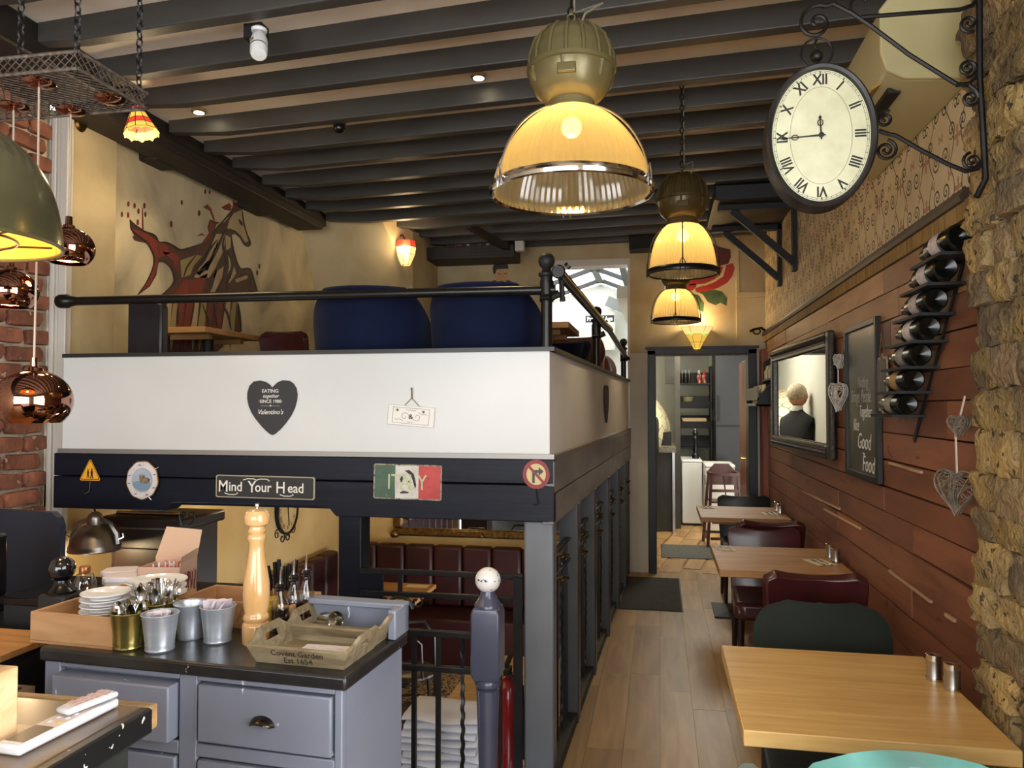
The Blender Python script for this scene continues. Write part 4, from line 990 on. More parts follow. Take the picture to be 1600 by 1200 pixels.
for i in range(8):
    y_ = 6.28 + i * .082
    MB().lathe([(.022, 0), (.023, .07), (.010, .095), (.010, .115), (0, .117)], 12, (.905, y_, 1.776)).solo('spice_bottle', mat('spice_%d' % ((i + 1) % 4), sc_[(i + 1) % 4], rough=.3), 'small bottle on the upper tier of the spice shelf', 'bottle', 'bottles on the spice shelf upper tier')
hk = atX(1190, 520, .92)
t = thing('iron_bracket', 'small black scrolled iron hook at the end of the dado rail', 'hook', (.9, BACK - .25, hk.z - .05))
MB().tube([(.94, BACK - .2, hk.z), (.90, BACK - .2, hk.z + .03), (.84, BACK - .2, hk.z + .02), (.80, BACK - .2, hk.z)], .012, 6).tube([FRONT((.86, BACK - .2, hk.z)) @ Vector((.03 * math.cos(k), .025 * math.sin(k), 0)) for k in [2 * PI * q / 12 for q in range(12)]], .007, 6, True).build('iron', black_metal, t, w=True)
# painted rose on the rear wall
t = thing('rose_painting', 'red rose with green leaves painted on the rear wall behind the pendants', 'mural', atY(1105, 470, BACK))
def wallpoly(pts, M, off, th=.0015): return MB().prism(pts, M, th, off)
def pY(pts): return [(q.x, q.z) for q in (atY(x_, y_, BACK) for x_, y_ in pts)]
FB = FRONT((0, BACK - .001, 0))
dred = mat('paint_dark_red', S(84, 26, 20), rough=.6); red = mat('paint_red', S(160, 40, 30), rough=.6); pgreen = mat('paint_green', S(44, 62, 36), S(70, 90, 54), rough=.6, scale=(12, 12, 12)); pcream = mat('paint_cream', S(206, 184, 140), rough=.6)
for nm, m_, off, pts in (
    ('petal', dred, .0, [(1070, 400), (1090, 388), (1112, 380), (1125, 386), (1141, 390), (1142, 402), (1138, 412), (1122, 416), (1116, 400), (1100, 410), (1075, 420)]),
    ('petal', red, .0, [(1072, 425), (1100, 420), (1118, 417), (1130, 417), (1128, 425), (1116, 436), (1100, 443), (1078, 446), (1066, 438)]),
    ('petal', red, .001, [(1086, 452), (1102, 446), (1118, 439), (1129, 427), (1135, 414), (1145, 411), (1148, 419), (1144, 432), (1136, 442), (1122, 450), (1104, 455), (1090, 457)]),
    ('petal', red, .0, [(1066, 446), (1088, 443), (1088, 448), (1082, 454), (1070, 454)]),
    ('leaf', pgreen, .0, [(1086, 455), (1110, 452), (1128, 456), (1136, 466), (1135, 478), (1126, 473), (1118, 477), (1106, 472), (1098, 460)]),
    ('leaf', pgreen, .0, [(1078, 458), (1092, 462), (1100, 474), (1099, 488), (1092, 484), (1086, 480)]),
    ('petal_edge', pcream, .002, [(1130, 417), (1134, 417), (1130, 432), (1116, 441), (1100, 447), (1100, 444), (1114, 438), (1126, 430)])):
    wallpoly(pY(pts), FB, off).build(nm, m_, t, w=True, smooth=0)
# ================================================================ BALCONY THINGS
# ---- pipe handrail
hr = thing('pipe_handrail', 'black scaffold pipe handrail along the raised seating', 'handrail', (-1.6, Yf + .03, 1.80))
zr = 2.045
MB().tube([(-2.83, Yf + .03, zr + .012), (-.43, Yf + .03, zr)], .021, 14).build('front_pipe', pipe_black, hr, w=True)
MB().lathe([(.03, 0), (.034, .01), (.034, .05), (.027, .06), (.021, .10), (0, .10)], 16, M=frame((-2.85, Yf + .03, zr + .012), (0, 1, 0), (0, 0, 1))).build('wall_flange', pipe_black, hr, w=True)
MB().tube([(-.405, Yf - .02, zr + .062), (-.35, 5.0, zr + .035), (-.33, 5.3, zr + .03)], .024, 14).build('side_pipe', pipe_black, hr, w=True)
MB().tube([(-.335, 5.25, zr + .03), (-.31, 6.3, zr - .02), (-.29, BACK - .12, zr - .05)], .019, 12).build('side_pipe', pipe_black, hr, w=True)
for x_, y_, top in ((-.468, Yf + .03, 2.04), (-.395, 4.95, 2.03), (-.315, BACK - .35, 2.0)):
    MB().tube([(x_, y_, 1.79), (x_, y_, top)], .024, 12).build('upright_pipe', pipe_black, hr, w=True)
    f_ = MB().tube([(x_, y_, top - .045), (x_, y_, top + .045)], .030, 12).tube([(x_ - .02, y_ - .03, top - .03), (x_ + .02, y_ - .035, top - .03)], .013, 8)
    f_.tube([(x_, y_, top - .035), (x_ + .055, y_, top - .01)], .018, 8); f_.build('clamp', pipe_black, hr, w=True)
    MB().lathe([(.026, 0), (.026, .03), (.034, .035), (.036, .045), (.020, .058), (.018, .066), (.030, .078), (.036, .095), (.034, .113), (.022, .128), (0, .134)], 18, (x_, y_, top + .03)).build('ball_finial', black_matt, hr, w=True)
MB().lathe([(.022, 0), (.028, .004), (.03, .02), (.024, .026)], 16, M=frame((-.405, Yf - .045, zr + .06), (1, 0, 0), (0, 0, 1))).tube([(-.405, Yf + .03, zr + .04), (-.40, Yf + .03, zr - .05)], .012, 8).tube([(-.38, Yf + .0, zr + .09), (-.37, Yf, zr + .10)], .015, 8).build('clamp', pipe_black, hr, w=True)

# ---- signs on the parapet
slate_black = mat('heart_slate', S(42, 42, 44), rough=.65); sign_w = mat('sign_lettering', S(206, 204, 200), rough=.7)
hc = atY(426, 637, Yf)
t = thing('heart_sign', 'black slate heart with small white lettering on the white parapet', 'sign', (hc.x, Yf, hc.z - .12))
pts = [(q.x - hc.x, q.z - hc.z) for q in (atY(380 + cx / 4, 560 + cy / 4, Yf) for cx, cy in [(185, 185), (168, 163), (145, 148), (110, 138), (70, 145), (44, 172), (31, 215), (30, 250), (40, 300), (58, 340), (85, 382), (118, 422), (150, 455), (172, 473), (188, 479), (205, 470), (240, 438), (272, 400), (302, 358), (325, 310), (338, 262), (341, 225), (334, 185), (315, 155), (290, 139), (250, 137), (220, 150), (200, 168)])]
FH = FRONT((hc.x, Yf - .001, hc.z))
MB().prism(pts, FH, .007).build('slate', slate_black, t, w=True, smooth=0)
for s_, dx, dz, sz, sh, sx_ in (('EATING', 0, .074, .022, 0, 1.05), ('together', .002, .052, .022, .35, 1), ('·SINCE 1980·', .002, .028, .021, 0, 1), ('Valentino\'s', 0, -.020, .030, .35, .95)):
    text('lettering', s_, sz, FH @ Matrix.Translation((dx - .008, dz, .0076)), sign_w, t, .0008, shear=sh, sx=sx_, bold=.0003)
MB().bar(FH @ Vector((-.055, .008, .0075)), FH @ Vector((-.012, .008, .0075)), .001).bar(FH @ Vector((.0, .008, .0075)), FH @ Vector((.04, .008, .0075)), .001).build('rule', sign_w, t, w=True, kind='stuff')
MB().prism([(heart_xy(2 * PI * k / 16, .005)) for k in range(16)], FH @ Matrix.Translation((-.006, .009, .0072)), .0008).build('tiny_heart', sign_w, t, w=True)
# the same heart on the corridor side of the parapet
d_ = Vector((SB[0] - SA[0], SB[1] - SA[1], 0)).normalized()
pc = Vector((cor(5.35) + .004, 5.35, 1.565))
t = thing('heart_sign', 'black slate heart on the corridor side of the parapet, seen edge-on', 'sign', (pc.x, pc.y, pc.z - .12))
MB().prism([(x_ * 1.1, y_ * 1.05) for x_, y_ in pts], frame(pc, d_, (0, 0, 1)), .007).build('slate', slate_black, t, w=True, smooth=0)
# little white plaque on twine
pc = atY(643, 650, Yf)
t = thing('white_plaque', 'small white tilted wooden plaque hung on twine on the parapet', 'sign', (pc.x, Yf, pc.z - .06))
FP = FRONT((pc.x, Yf - .002, pc.z)) @ Matrix.Rotation(R(-4.5), 4, 'Z')
pw = mat('plaque_white', S(222, 218, 212), rough=.5); pg = mat('plaque_grey', S(112, 106, 104), rough=.6)
MB().box(-.105, .105, -.044, .044, 0, .008, FP).build('board', pw, t, w=True, bevel=.003)
for b in ((-.083, .083, .033, .0345), (-.083, .083, -.0345, -.033), (-.083, -.0815, -.0345, .0345), (.0815, .083, -.0345, .0345)): MB().box(b[0], b[1], b[2], b[3], .008, .0088, FP).build('printed_line', pg, t, w=True)
text('lettering', '&', .030, FP @ Matrix.Translation((0, -.004, .0085)), inkm, t, .0006, bold=.0006)
for sx_ in (-1, 1):
    fl2 = FP @ Matrix.Diagonal((sx_, sx_, 1, 1)) @ Matrix.Translation((.028, .004 if sx_ < 0 else -.003, .0085))
    MB().tube(spiral((0, 0), .020, .004, 180, 560, 26, fl2), .0009, 4).build('flourish', pg, t, w=True)
    MB().tube([fl2 @ Vector(q) for q in ((.006, .02, 0), (.022, .012, 0), (.038, .016, 0), (.044, .010, 0))], .0009, 4).build('flourish', pg, t, w=True)
for yy, ww in ((.024, .045), (-.027, .03)): MB().tube([FP @ Vector((-ww / 2 + ww * k / 8, yy + .0012 * (k % 2), .0085)) for k in range(9)], .0008, 4).build('printed_line', pg, t, w=True)
tw = mat('jute', S(132, 112, 74), rough=.9)
top = pc + Vector((.003, -.006, .118))
MB().tube([FP @ Vector((-.032, .044, .006)), top + Vector((0, 0, -.04)), FP @ Vector((.034, .044, .006))], .0018, 5).tube([top + Vector((0, 0, -.045)), top], .0035, 6).build('twine', tw, t, w=True)
for x_ in (-.062, .056): MB().sphere(FP @ Vector((x_, .022, .010)), .006, 8).build('knot', tw, t, w=True)
MB().sphere(top, .006, 8).build('nail', chrome, t, w=True)

# ---- signs on the navy beam
YB = Yf - .03
tc = atY(142, 735, YB)
t = thing('crossing_sign', 'small yellow triangle sign with two walking figures and a hook below', 'sign', (tc.x, YB, tc.z - .08))
FT = FRONT((tc.x, YB - .001, tc.z)); yl = mat('sign_yellow', S(226, 160, 40), rough=.4); bk_ = mat('sign_black', S(24, 22, 20), rough=.4)
def tri(s_): return [(-s_, -s_ * .75), (-s_ * .94, -s_ * .88), (s_ * .94, -s_ * .88), (s_, -s_ * .75), (s_ * .08, s_ * .93), (-s_ * .08, s_ * .93)]
MB().prism(tri(.058), FT, .003).build('border', bk_, t, w=True); MB().prism(tri(.053), FT, .001, .003).build('field', yl, t, w=True); MB().prism(tri(.049), FT, .0008, .0034).build('edge_line', bk_, t, w=True); MB().prism(tri(.045), FT, .0008, .0038).build('field', yl, t, w=True)
for dx, s_ in ((-.010, .9), (.010, 1.05)):
    G = FT @ Matrix.Translation((dx, -.014, .0047)) @ Matrix.Diagonal((s_, s_, 1, 1))
    MB().prism([(-.004, .014), (.004, .014), (.006, .002), (.004, -.004), (.008, -.022), (.004, -.023), (.0, -.008), (-.004, -.023), (-.008, -.022), (-.004, -.004), (-.006, .002)], G, .0006).prism([(.004 * math.cos(k), .019 + .004 * math.sin(k)) for k in [2 * PI * q / 10 for q in range(10)]], G, .0006).build('figure', bk_, t, w=True, smooth=0)
MB().tube([FT @ Vector(q) for q in ((0, -.05, .002), (0, -.085, .004), (.0, -.10, .012), (-.012, -.106, .02), (-.024, -.10, .02), (-.026, -.09, .02))], .003, 6).build('hook', black_metal, t, w=True)
# souvenir plate
pcn = atY(225, 750, YB)
t = thing('souvenir_plate', 'white china souvenir plate with a castle scene in a wire holder', 'plate', (pcn.x, YB, pcn.z - .09))
FPl = FRONT((pcn.x, YB - .004, pcn.z)) @ Matrix.Rotation(R(-8), 4, 'Z')
china = mat('china', S(214, 206, 202), S(196, 190, 192), rough=.15, scale=(30, 30, 30), coat=.4); gilt = mat('gilt', S(168, 128, 62), rough=.3, metal=.9)
def scal(r_, n=64): return [(r_ * .92 * (1 + .018 * math.cos(9 * 2 * PI * k / n)) * math.cos(2 * PI * k / n), r_ * (1 + .018 * math.cos(9 * 2 * PI * k / n)) * math.sin(2 * PI * k / n)) for k in range(n)]
MB().prism(scal(.090), FPl, .004, .004).build('gilt_rim', gilt, t, w=True); MB().prism(scal(.085), FPl, .003, .0065).build('border', china, t, w=True, smooth=0)
MB().prism(oval_pts(.052, .055, 40), FPl, .001, .0092).build('gold_line', gilt, t, w=True); MB().prism(oval_pts(.0505, .0535, 40), FPl, .001, .0098).build('picture', mat('plate_sky', S(172, 180, 190), S(150, 164, 180), rough=.2, scale=(20, 20, 20)), t, w=True, smooth=0)
MB().prism([(-.04, -.014), (-.02, -.006), (0, -.008), (.046, -.004), (.046, -.03), (.03, -.042), (0, -.05), (-.03, -.04), (-.044, -.026)], FPl, .0006, .0109).build('water', mat('plate_water', S(120, 140, 160), rough=.2), t, w=True)
MB().prism([(-.012, -.008), (-.016, .02), (-.012, .028), (-.008, .018), (-.004, .024), (0, .03), (.004, .022), (.01, .028), (.016, .012), (.022, .018), (.04, .012), (.04, -.008), (.0, -.014)], FPl, .0006, .0112).build('castle', mat('plate_castle', S(70, 66, 66), S(150, 130, 100), rough=.3, scale=(60, 60, 60)), t, w=True)
for a in (-160, -110, -60, -20, 30, 110, 170): MB().sphere(FPl @ Vector((.068 * math.cos(R(a)), .071 * math.sin(R(a)), .0085)), .008, 8, .3).build('floral_spot', mat('plate_floral', S(110, 104, 112), rough=.3), t, w=True)
for a in (45, -55, 130): MB().bar(FPl @ Vector((.082 * math.cos(R(a)), .084 * math.sin(R(a)), .012)), FPl @ Vector((.098 * math.cos(R(a)), .1 * math.sin(R(a)), .004)), .003).build('holder_clip', chrome, t, w=True)
# mind your head
mc = atY(415, 761, YB)
t = thing('head_sign', 'black wooden sign lettered Mind Your Head with a cream edge', 'sign', (mc.x, YB, mc.z - .045))
FM_ = FRONT((mc.x, YB - .001, mc.z)) @ Matrix.Rotation(R(-.4), 4, 'Z')
def rr(w_, h_, r_): return [(w_ - r_, -h_), (w_, -h_ + r_), (w_, h_ - r_), (w_ - r_, h_), (-w_ + r_, h_), (-w_, h_ - r_), (-w_, -h_ + r_), (-w_ + r_, -h_)]
MB().prism(rr(.238, .050, .006), FM_, .008).build('cream_edge', mat('sign_cream', S(168, 156, 132), rough=.6), t, w=True); MB().prism(rr(.232, .0455, .005), FM_, .004, .006).build('black_face', mat('sign_face', S(34, 32, 32), rough=.55), t, w=True)
lw = mat('sign_white', S(222, 218, 208), rough=.6)
for wd_, x_, sz in (('M', -.200, .072), ('ind', -.140, .060), ('Y', -.060, .072), ('our', -.006, .060), ('H', .078, .072), ('ead', .150, .060)):
    text('lettering', wd_, sz, FM_ @ Matrix.Translation((x_, -.002, .0105)), lw, t, .0012, bold=.0006, sx=.92 if len(wd_) > 1 else .9)
for x_, fl3 in ((-.172, -1), (-.082, 1), (-.02, 1), (.095, -1)):
    MB().tube([FM_ @ Vector(q) for q in ((x_ - .02, fl3 * .030, .011), (x_, fl3 * .036, .011), (x_ + .03, fl3 * .036, .011), (x_ + .045, fl3 * .030, .011), (x_ + .04, fl3 * .026, .011))], .0022, 5).build('swash', lw, t, w=True)
# italy plate
ic = atY(637, 753, YB)
t = thing('flag_plate', 'dented metal plate in green, white and red lettered ITALY', 'sign', (ic.x, YB, ic.z - .08))
FI = FRONT((ic.x, YB - .001, ic.z)) @ Matrix.Rotation(R(-.8), 4, 'Z')
MB().prism(rr(.153, .075, .006), FI, .003).build('edge', mat('rusty_edge', S(168, 164, 140), S(96, 82, 64), rough=.5, scale=(40, 40, 40), chips=S(30, 26, 24), chip_t=.62, chip_s=(70, 70, 70)), t, w=True)
fg = mat('flag_green', S(52, 78, 60), S(70, 94, 74), rough=.5, scale=(14, 14, 14), chips=S(150, 160, 140), chip_t=.74, chip_s=(60, 60, 60)); fwt = mat('flag_white', S(206, 202, 194), S(184, 178, 168), rough=.5, scale=(20, 20, 20), chips=S(60, 56, 54), chip_t=.68, chip_s=(70, 70, 70)); frd = mat('flag_red', S(186, 66, 62), S(166, 52, 50), rough=.5, scale=(14, 14, 14), chips=S(40, 24, 24), chip_t=.72, chip_s=(60, 60, 60))
for nm, x0, x1, m_ in (('green_stripe', -.147, -.054, fg), ('white_stripe', -.054, .050, fwt), ('red_stripe', .050, .147, frd)): MB().box(x0, x1, -.070, .070, .003, .0045, FI).build(nm, m_, t, w=True)
boot = mat('stencil_black', S(38, 36, 36), rough=.6)
for pl_ in ([(-.012, .048), (.008, .052), (.028, .036), (.036, .01), (.040, -.012), (.036, -.03), (.03, -.012), (.024, .008), (.016, .028), (.0, .04)], [(-.034, .012), (-.024, .028), (-.016, .010), (-.028, -.004)], [(-.032, -.044), (-.016, -.038), (.008, -.042), (.006, -.048), (-.03, -.05)], [(.002, .0), (.012, .012), (.010, -.002)]):
    MB().prism(pl_, FI, .0006, .0045).build('stencil_mark', boot, t, w=True)
gw_ = mat('letter_sage', S(176, 184, 140), rough=.5)
for ch_, x_ in (('I', -.082), ('T', -.052), ('A', -.010), ('L', .022), ('Y', .066)): text('lettering', ch_, .094, FI @ Matrix.Translation((x_, -.004, .0052)), gw_, t, .0008, sx=.75)
# no-right-turn disc with hook
nc = atY(838, 741, YB)
t = thing('no_turn_sign', 'round red and cream no right turn sign with a hook below', 'sign', (nc.x, YB, nc.z - .10))
FN = FRONT((nc.x, YB - .001, nc.z)) @ Matrix.Diagonal((.93, 1, 1, 1))
circ = lambda r_: [(r_ * math.cos(2 * PI * k / 40), r_ * math.sin(2 * PI * k / 40)) for k in range(40)]
nr = mat('sign_dull_red', S(142, 44, 44), S(120, 36, 36), rough=.5, scale=(20, 20, 20))
MB().prism(circ(.061), FN, .003).build('red_rim', nr, t, w=True, smooth=0); MB().prism(circ(.044), FN, .001, .003).build('cream_field', mat('sign_tan', S(200, 180, 128), rough=.5), t, w=True, smooth=0)
MB().prism([(-.018, -.036), (-.018, .008), (-.008, .018), (.012, .018), (.012, .030), (.034, .012), (.012, -.006), (.012, .006), (-.004, .006), (-.006, .002), (-.006, -.036)], FN, .0006, .004).build('arrow', bk_, t, w=True, smooth=0)
MB().prism([(-.038, .030), (-.030, .038), (.038, -.030), (.030, -.038)], FN, .0008, .0046).build('bar', nr, t, w=True, smooth=0)
MB().tube([FN @ Vector(q) for q in ((0, -.06, .002), (.004, -.09, .006), (.010, -.12, .012), (.0, -.128, .018), (-.012, -.124, .018))], .003, 6).build('hook', black_metal, t, w=True)
cs = atY(283, 810, Yf + .02)
t = thing('iron_scroll', 'small black iron scroll under the left end of the navy beam', 'bracket', (cs.x, Yf + .02, cs.z - .03))
FS = FRONT((cs.x + .03, Yf + .02, cs.z + .01))
MB().tube(arc((0, 0), .038, 170, 370, 16, FS), .004, 6).tube(spiral((-.020, .004), .018, .004, 180, -200, 16, FS), .003, 5).tube(spiral((.020, .004), .018, .004, 0, 380, 16, FS), .003, 5).build('scroll', black_metal, t, w=True)

# ---- horse mural on the left wall
t = thing('horse_mural', 'painted horse in red and brown swirls on the mottled left wall', 'mural', (-3.05, 4.8, 1.8))
FL = LEFTW((-3.049, 0, 0))
def hq(pts): return [(q.y, q.z) for q in (atX(180 + x_ / 4.446, 290 + y_ / 4.446, -3.05) for x_, y_ in pts)]
hb = mat('mural_brown', S(62, 40, 34), S(88, 50, 40), rough=.6, scale=(6, 6, 6), coord='World', distort=1); hrd = mat('mural_red', S(140, 52, 36), S(100, 44, 36), rough=.6, scale=(7, 7, 3), coord='World', distort=1.5)
hcr = mat('mural_cream', S(186, 164, 128), S(168, 146, 112), rough=.6, scale=(6, 6, 6), coord='World'); hol = mat('mural_olive', S(150, 134, 84), rough=.6)
body = [(98, 232), (104, 300), (130, 345), (118, 355), (130, 380), (165, 390), (215, 400), (245, 440), (262, 490), (265, 540), (250, 610), (215, 670), (175, 725), (150, 765), (240, 700), (285, 620), (300, 530), (330, 525), (375, 560), (400, 610), (405, 660), (380, 710), (320, 755), (270, 830), (250, 930), (240, 1160), (700, 1160), (880, 1010), (860, 930), (850, 860), (840, 770), (985, 735), (960, 640), (935, 580), (870, 580), (845, 540), (820, 440), (808, 345), (830, 335), (870, 370), (900, 410), (935, 415), (930, 380), (905, 320), (890, 250), (885, 180), (860, 110), (820, 130), (800, 180), (740, 260), (700, 250), (655, 235), (640, 290), (650, 330), (600, 400), (520, 430), (445, 445), (400, 415), (350, 390), (300, 390), (270, 340), (200, 315), (140, 270)]
def paint(nm, m_, off, pts): wallpoly(hq(pts), FL, off, .001).build(nm, m_, t, w=True, smooth=0)
paint('body_shape', hb, 0, body)
for nm, m_, pts in (('red_swirl', hrd, [(112, 300), (165, 352), (218, 392), (262, 470), (262, 560), (235, 650), (165, 745), (235, 692), (278, 600), (296, 505), (380, 470), (350, 410), (280, 375), (200, 325)]),
        ('red_swirl', hrd, [(470, 655), (550, 650), (640, 610), (600, 745), (500, 760), (400, 750), (440, 700)]), ('red_swirl', hrd, [(590, 410), (650, 370), (690, 270), (650, 245), (645, 300), (655, 335)]),
        ('red_swirl', hrd, [(320, 460), (400, 520), (420, 600), (440, 500), (420, 470)]),
        ('olive_swirl', hol, [(450, 520), (560, 480), (600, 490), (540, 560), (520, 620), (460, 640)]),
        ('cream_swirl', hcr, [(700, 335), (762, 335), (752, 450), (700, 560), (650, 640), (545, 640), (600, 540), (660, 430)]),
        ('cream_swirl', hcr, [(822, 190), (876, 170), (884, 260), (922, 385), (900, 395), (872, 350), (830, 310), (775, 300), (790, 240)]),
        ('cream_swirl', hcr, [(780, 470), (822, 560), (838, 610), (790, 680), (775, 640), (790, 560)]), ('cream_swirl', hcr, [(760, 340), (800, 360), (800, 430), (770, 450)]),
        ('cream_swirl', hcr, [(700, 600), (752, 560), (740, 640), (690, 740), (660, 740)]), ('cream_swirl', hcr, [(830, 650), (920, 620), (915, 645), (840, 675)]), ('cream_swirl', hcr, [(700, 270), (790, 215), (760, 250), (690, 300)]),
        ('dark_streak', hb, [(610, 590), (690, 440), (715, 360), (705, 450), (640, 590)]), ('dark_streak', hb, [(660, 640), (740, 470), (752, 480), (690, 640)]), ('dark_streak', hb, [(560, 610), (640, 520), (650, 530), (585, 625)]), ('dark_streak', hb, [(800, 560), (812, 600), (790, 660), (782, 650)]), ('dark_streak', hb, [(855, 240), (868, 262), (862, 268)]), ('dark_streak', hb, [(640, 720), (700, 580), (706, 585), (670, 720)])):
    paint(nm, m_, .0012, pts)
for i, (x_, w_) in enumerate([(300, 40), (352, 30), (395, 26), (440, 30), (490, 40), (545, 24), (590, 34), (640, 30), (700, 36), (760, 30), (805, 26)]):
    paint('lower_streak', (hrd, hcr, hol, hrd)[i % 4], .0012, [(x_ + 10, 800), (x_ + 10 + w_, 800), (x_ + w_ - 6, 1000), (x_ - 10, 1150), (x_ - 22, 1000)])
for i, (x_, y_, r_) in enumerate([(90, 128, 13), (133, 140, 14), (160, 178, 14), (201, 140, 14), (208, 200, 13), (45, 200, 13), (88, 205, 14), (155, 255, 14), (387, 268, 16), (461, 117, 12), (624, 42, 12), (654, 46, 10), (1000, 560, 12), (985, 605, 12), (582, 192, 14)]):
    paint('paint_drop', hrd if i < 9 else hb, 0, [(x_ + r_ * .62 * math.cos(2 * PI * k / 10), y_ + r_ * 1.5 * math.sin(2 * PI * k / 10)) for k in range(10)])
for pts in ([(184, 305), (196, 305), (190, 150), (184, 160)], [(640, 130), (665, 160), (692, 240), (682, 245), (655, 175), (610, 150)], [(735, 150), (790, 120), (806, 140), (800, 175), (760, 170)], [(820, 90), (828, 120), (845, 120), (858, 70), (866, 120), (850, 160), (815, 140)], [(560, 350), (600, 330), (625, 350), (600, 345)]): paint('splash', hrd, .0005, pts)
def stroke(pts, w_):
    c_ = [Vector((x_, y_, 0)) for x_, y_ in pts]; q = []
    for i in range(len(c_) - 1):
        for k in range(4):
            a, b, c, d = c_[max(i - 1, 0)], c_[i], c_[i + 1], c_[min(i + 2, len(c_) - 1)]; s_ = k / 4
            q.append(.5 * (2 * b + (c - a) * s_ + (2 * a - 5 * b + 4 * c - d) * s_ ** 2 + (3 * b - a - 3 * c + d) * s_ ** 3))
    q.append(c_[-1]); L_, R_ = [], []
    for i, p in enumerate(q):
        tg = (q[min(i + 1, len(q) - 1)] - q[max(i - 1, 0)]).normalized(); n_ = Vector((-tg.y, tg.x, 0)) * w_ * (.35 + .65 * math.sin(PI * i / (len(q) - 1)))
        L_.append(p + n_); R_.append(p - n_)
    wallpoly(hq([(p.x, p.y) for p in L_ + R_[::-1]]), FL, .0024, .0008).build('brush_stroke', mat('mural_line', S(44, 26, 22), rough=.6), t, w=True, smooth=0)
for pts, w_ in (([(800, 180), (740, 255), (700, 300), (680, 345)], 6), ([(882, 180), (890, 250), (910, 330), (935, 395), (922, 420), (892, 405), (860, 350), (825, 318), (790, 298)], 6), ([(780, 300), (752, 330), (722, 400), (692, 470), (640, 556), (560, 605)], 9), ([(762, 340), (745, 400), (752, 460), (772, 520), (760, 600), (730, 680), (700, 745)], 9), ([(803, 345), (820, 450), (845, 540), (872, 580), (932, 580), (960, 650), (985, 735)], 7), ([(770, 450), (802, 510), (810, 570), (780, 640), (770, 725)], 10), ([(702, 380), (650, 450), (600, 540), (540, 592)], 9), ([(690, 430), (660, 520), (604, 604)], 7), ([(850, 815), (862, 900), (872, 1000)], 8), ([(742, 820), (780, 900), (802, 1000)], 8), ([(680, 820), (692, 900), (702, 985)], 7), ([(432, 845), (428, 965)], 9), ([(282, 835), (250, 945)], 8), ([(545, 830), (520, 960)], 6), ([(600, 820), (640, 930), (640, 1000)], 6), ([(300, 395), (350, 395), (400, 418), (450, 446), (520, 430), (600, 402)], 7), ([(300, 530), (335, 528), (380, 565), (403, 620), (400, 680), (330, 752)], 7), ([(104, 240), (108, 300), (160, 350), (218, 398), (262, 480), (262, 560), (215, 668), (152, 762)], 6), ([(140, 275), (200, 318), (270, 345), (300, 392)], 6), ([(850, 640), (900, 615), (940, 640), (930, 700)], 7), ([(560, 480), (500, 560), (470, 640)], 6), ([(855, 235), (872, 258), (880, 280)], 7)): stroke(pts, w_)
# man painted on the rear wall of the raised level
t = thing('portrait_mural', 'painted dark-haired man in red on the rear wall above the blue chair', 'mural', atY(782, 440, BACK))
sk = mat('paint_skin', S(196, 150, 106), rough=.6); hk_ = mat('paint_hair', S(26, 22, 20), rough=.6)
for nm, m_, off, pts in (('shirt', mat('paint_shirt', S(110, 30, 26), rough=.6), 0, [(745, 452), (760, 442), (772, 438), (796, 438), (812, 448), (818, 470), (745, 470)]), ('face', sk, .0016, [(772, 425), (775, 418), (793, 418), (794, 430), (790, 442), (784, 446), (776, 442)]), ('hair', hk_, .0024, [(771, 428), (770, 418), (774, 410), (784, 408), (793, 412), (795, 420), (790, 420), (776, 421), (774, 428)]), ('brow', hk_, .0032, [(778, 427), (784, 428), (784, 429), (778, 428)]), ('brow', hk_, .0032, [(787, 428), (792, 427), (792, 428), (787, 429)]), ('mouth', hk_, .0032, [(781, 439), (787, 439), (787, 440), (781, 440)])):
    wallpoly(pY(pts), FB, off).build(nm, m_, t, w=True, smooth=0)

# ---- dark shelf box and books under the ceiling of the raised level
t = thing('ceiling_shelf', 'dark stained timber shelf box under the joists of the raised level', 'shelf', (-1.9, BACK - .3, 2.95))
z0_ = atY(720, 405, BACK - .35).z
MB().box(-2.17, -1.32, BACK - .36, BACK - .02, z0_, z0_ + .12).build('shelf_box', dark_wood, t, w=True, bevel=.005)
for k in range(3): MB().box(-1.75, -1.36, BACK - .368, BACK - .355, z0_ + .025 + k * .03, z0_ + .042 + k * .03).build('moulding', black_matt, t, w=True)
MB().bar((-1.36, BACK - .3, z0_ + .08), (-1.62, BACK - .9, 3.12), .06, .05).build('sloping_beam', dark_wood, t, w=True)
MB().box(-1.31, -1.23, BACK - .36, BACK - .28, z0_ + .06, z0_ + .15).build('socket', trim_white, t, w=True)
bkc = [S(60, 40, 36), S(40, 44, 52), S(90, 60, 44), S(130, 60, 50), S(52, 36, 32), S(140, 130, 110)]
zt_ = z0_ + .12; x_ = -2.0
for i in range(14):
    w_ = rng.uniform(.02, .045); h_ = rng.uniform(.12, .16)
    MB().box(x_, x_ + w_ - .003, BACK - .25, BACK - .08, zt_, zt_ + h_).solo('book', mat('book_%d' % (i % 6), bkc[i % 6], rough=.7), 'small dark old book in the row on the ceiling shelf', 'book', 'old books on the ceiling shelf'); x_ += w_
# stair rail behind the chairs
t = thing('stair_rail', 'dark sloping stair handrail with posts behind the blue chairs', 'handrail', (-2.0, BACK - .12, UPZ))
q0 = atY(642, 438, BACK - .12); q1 = atY(700, 482, BACK - .12)
MB().bar(q0, q1, .05, .06).build('rail', dark_wood, t, w=True); MB().bar(atY(646, 430, BACK - .05), atY(690, 457, BACK - .05), .02, .025).build('rail', dark_wood, t, w=True)
for k in range(4):
    p = q0.lerp(q1, (k + .5) / 4); MB().box(p.x - .02, p.x + .02, p.y - .02, p.y + .02, UPZ, p.z).build('baluster', dark_wood, t, w=True)

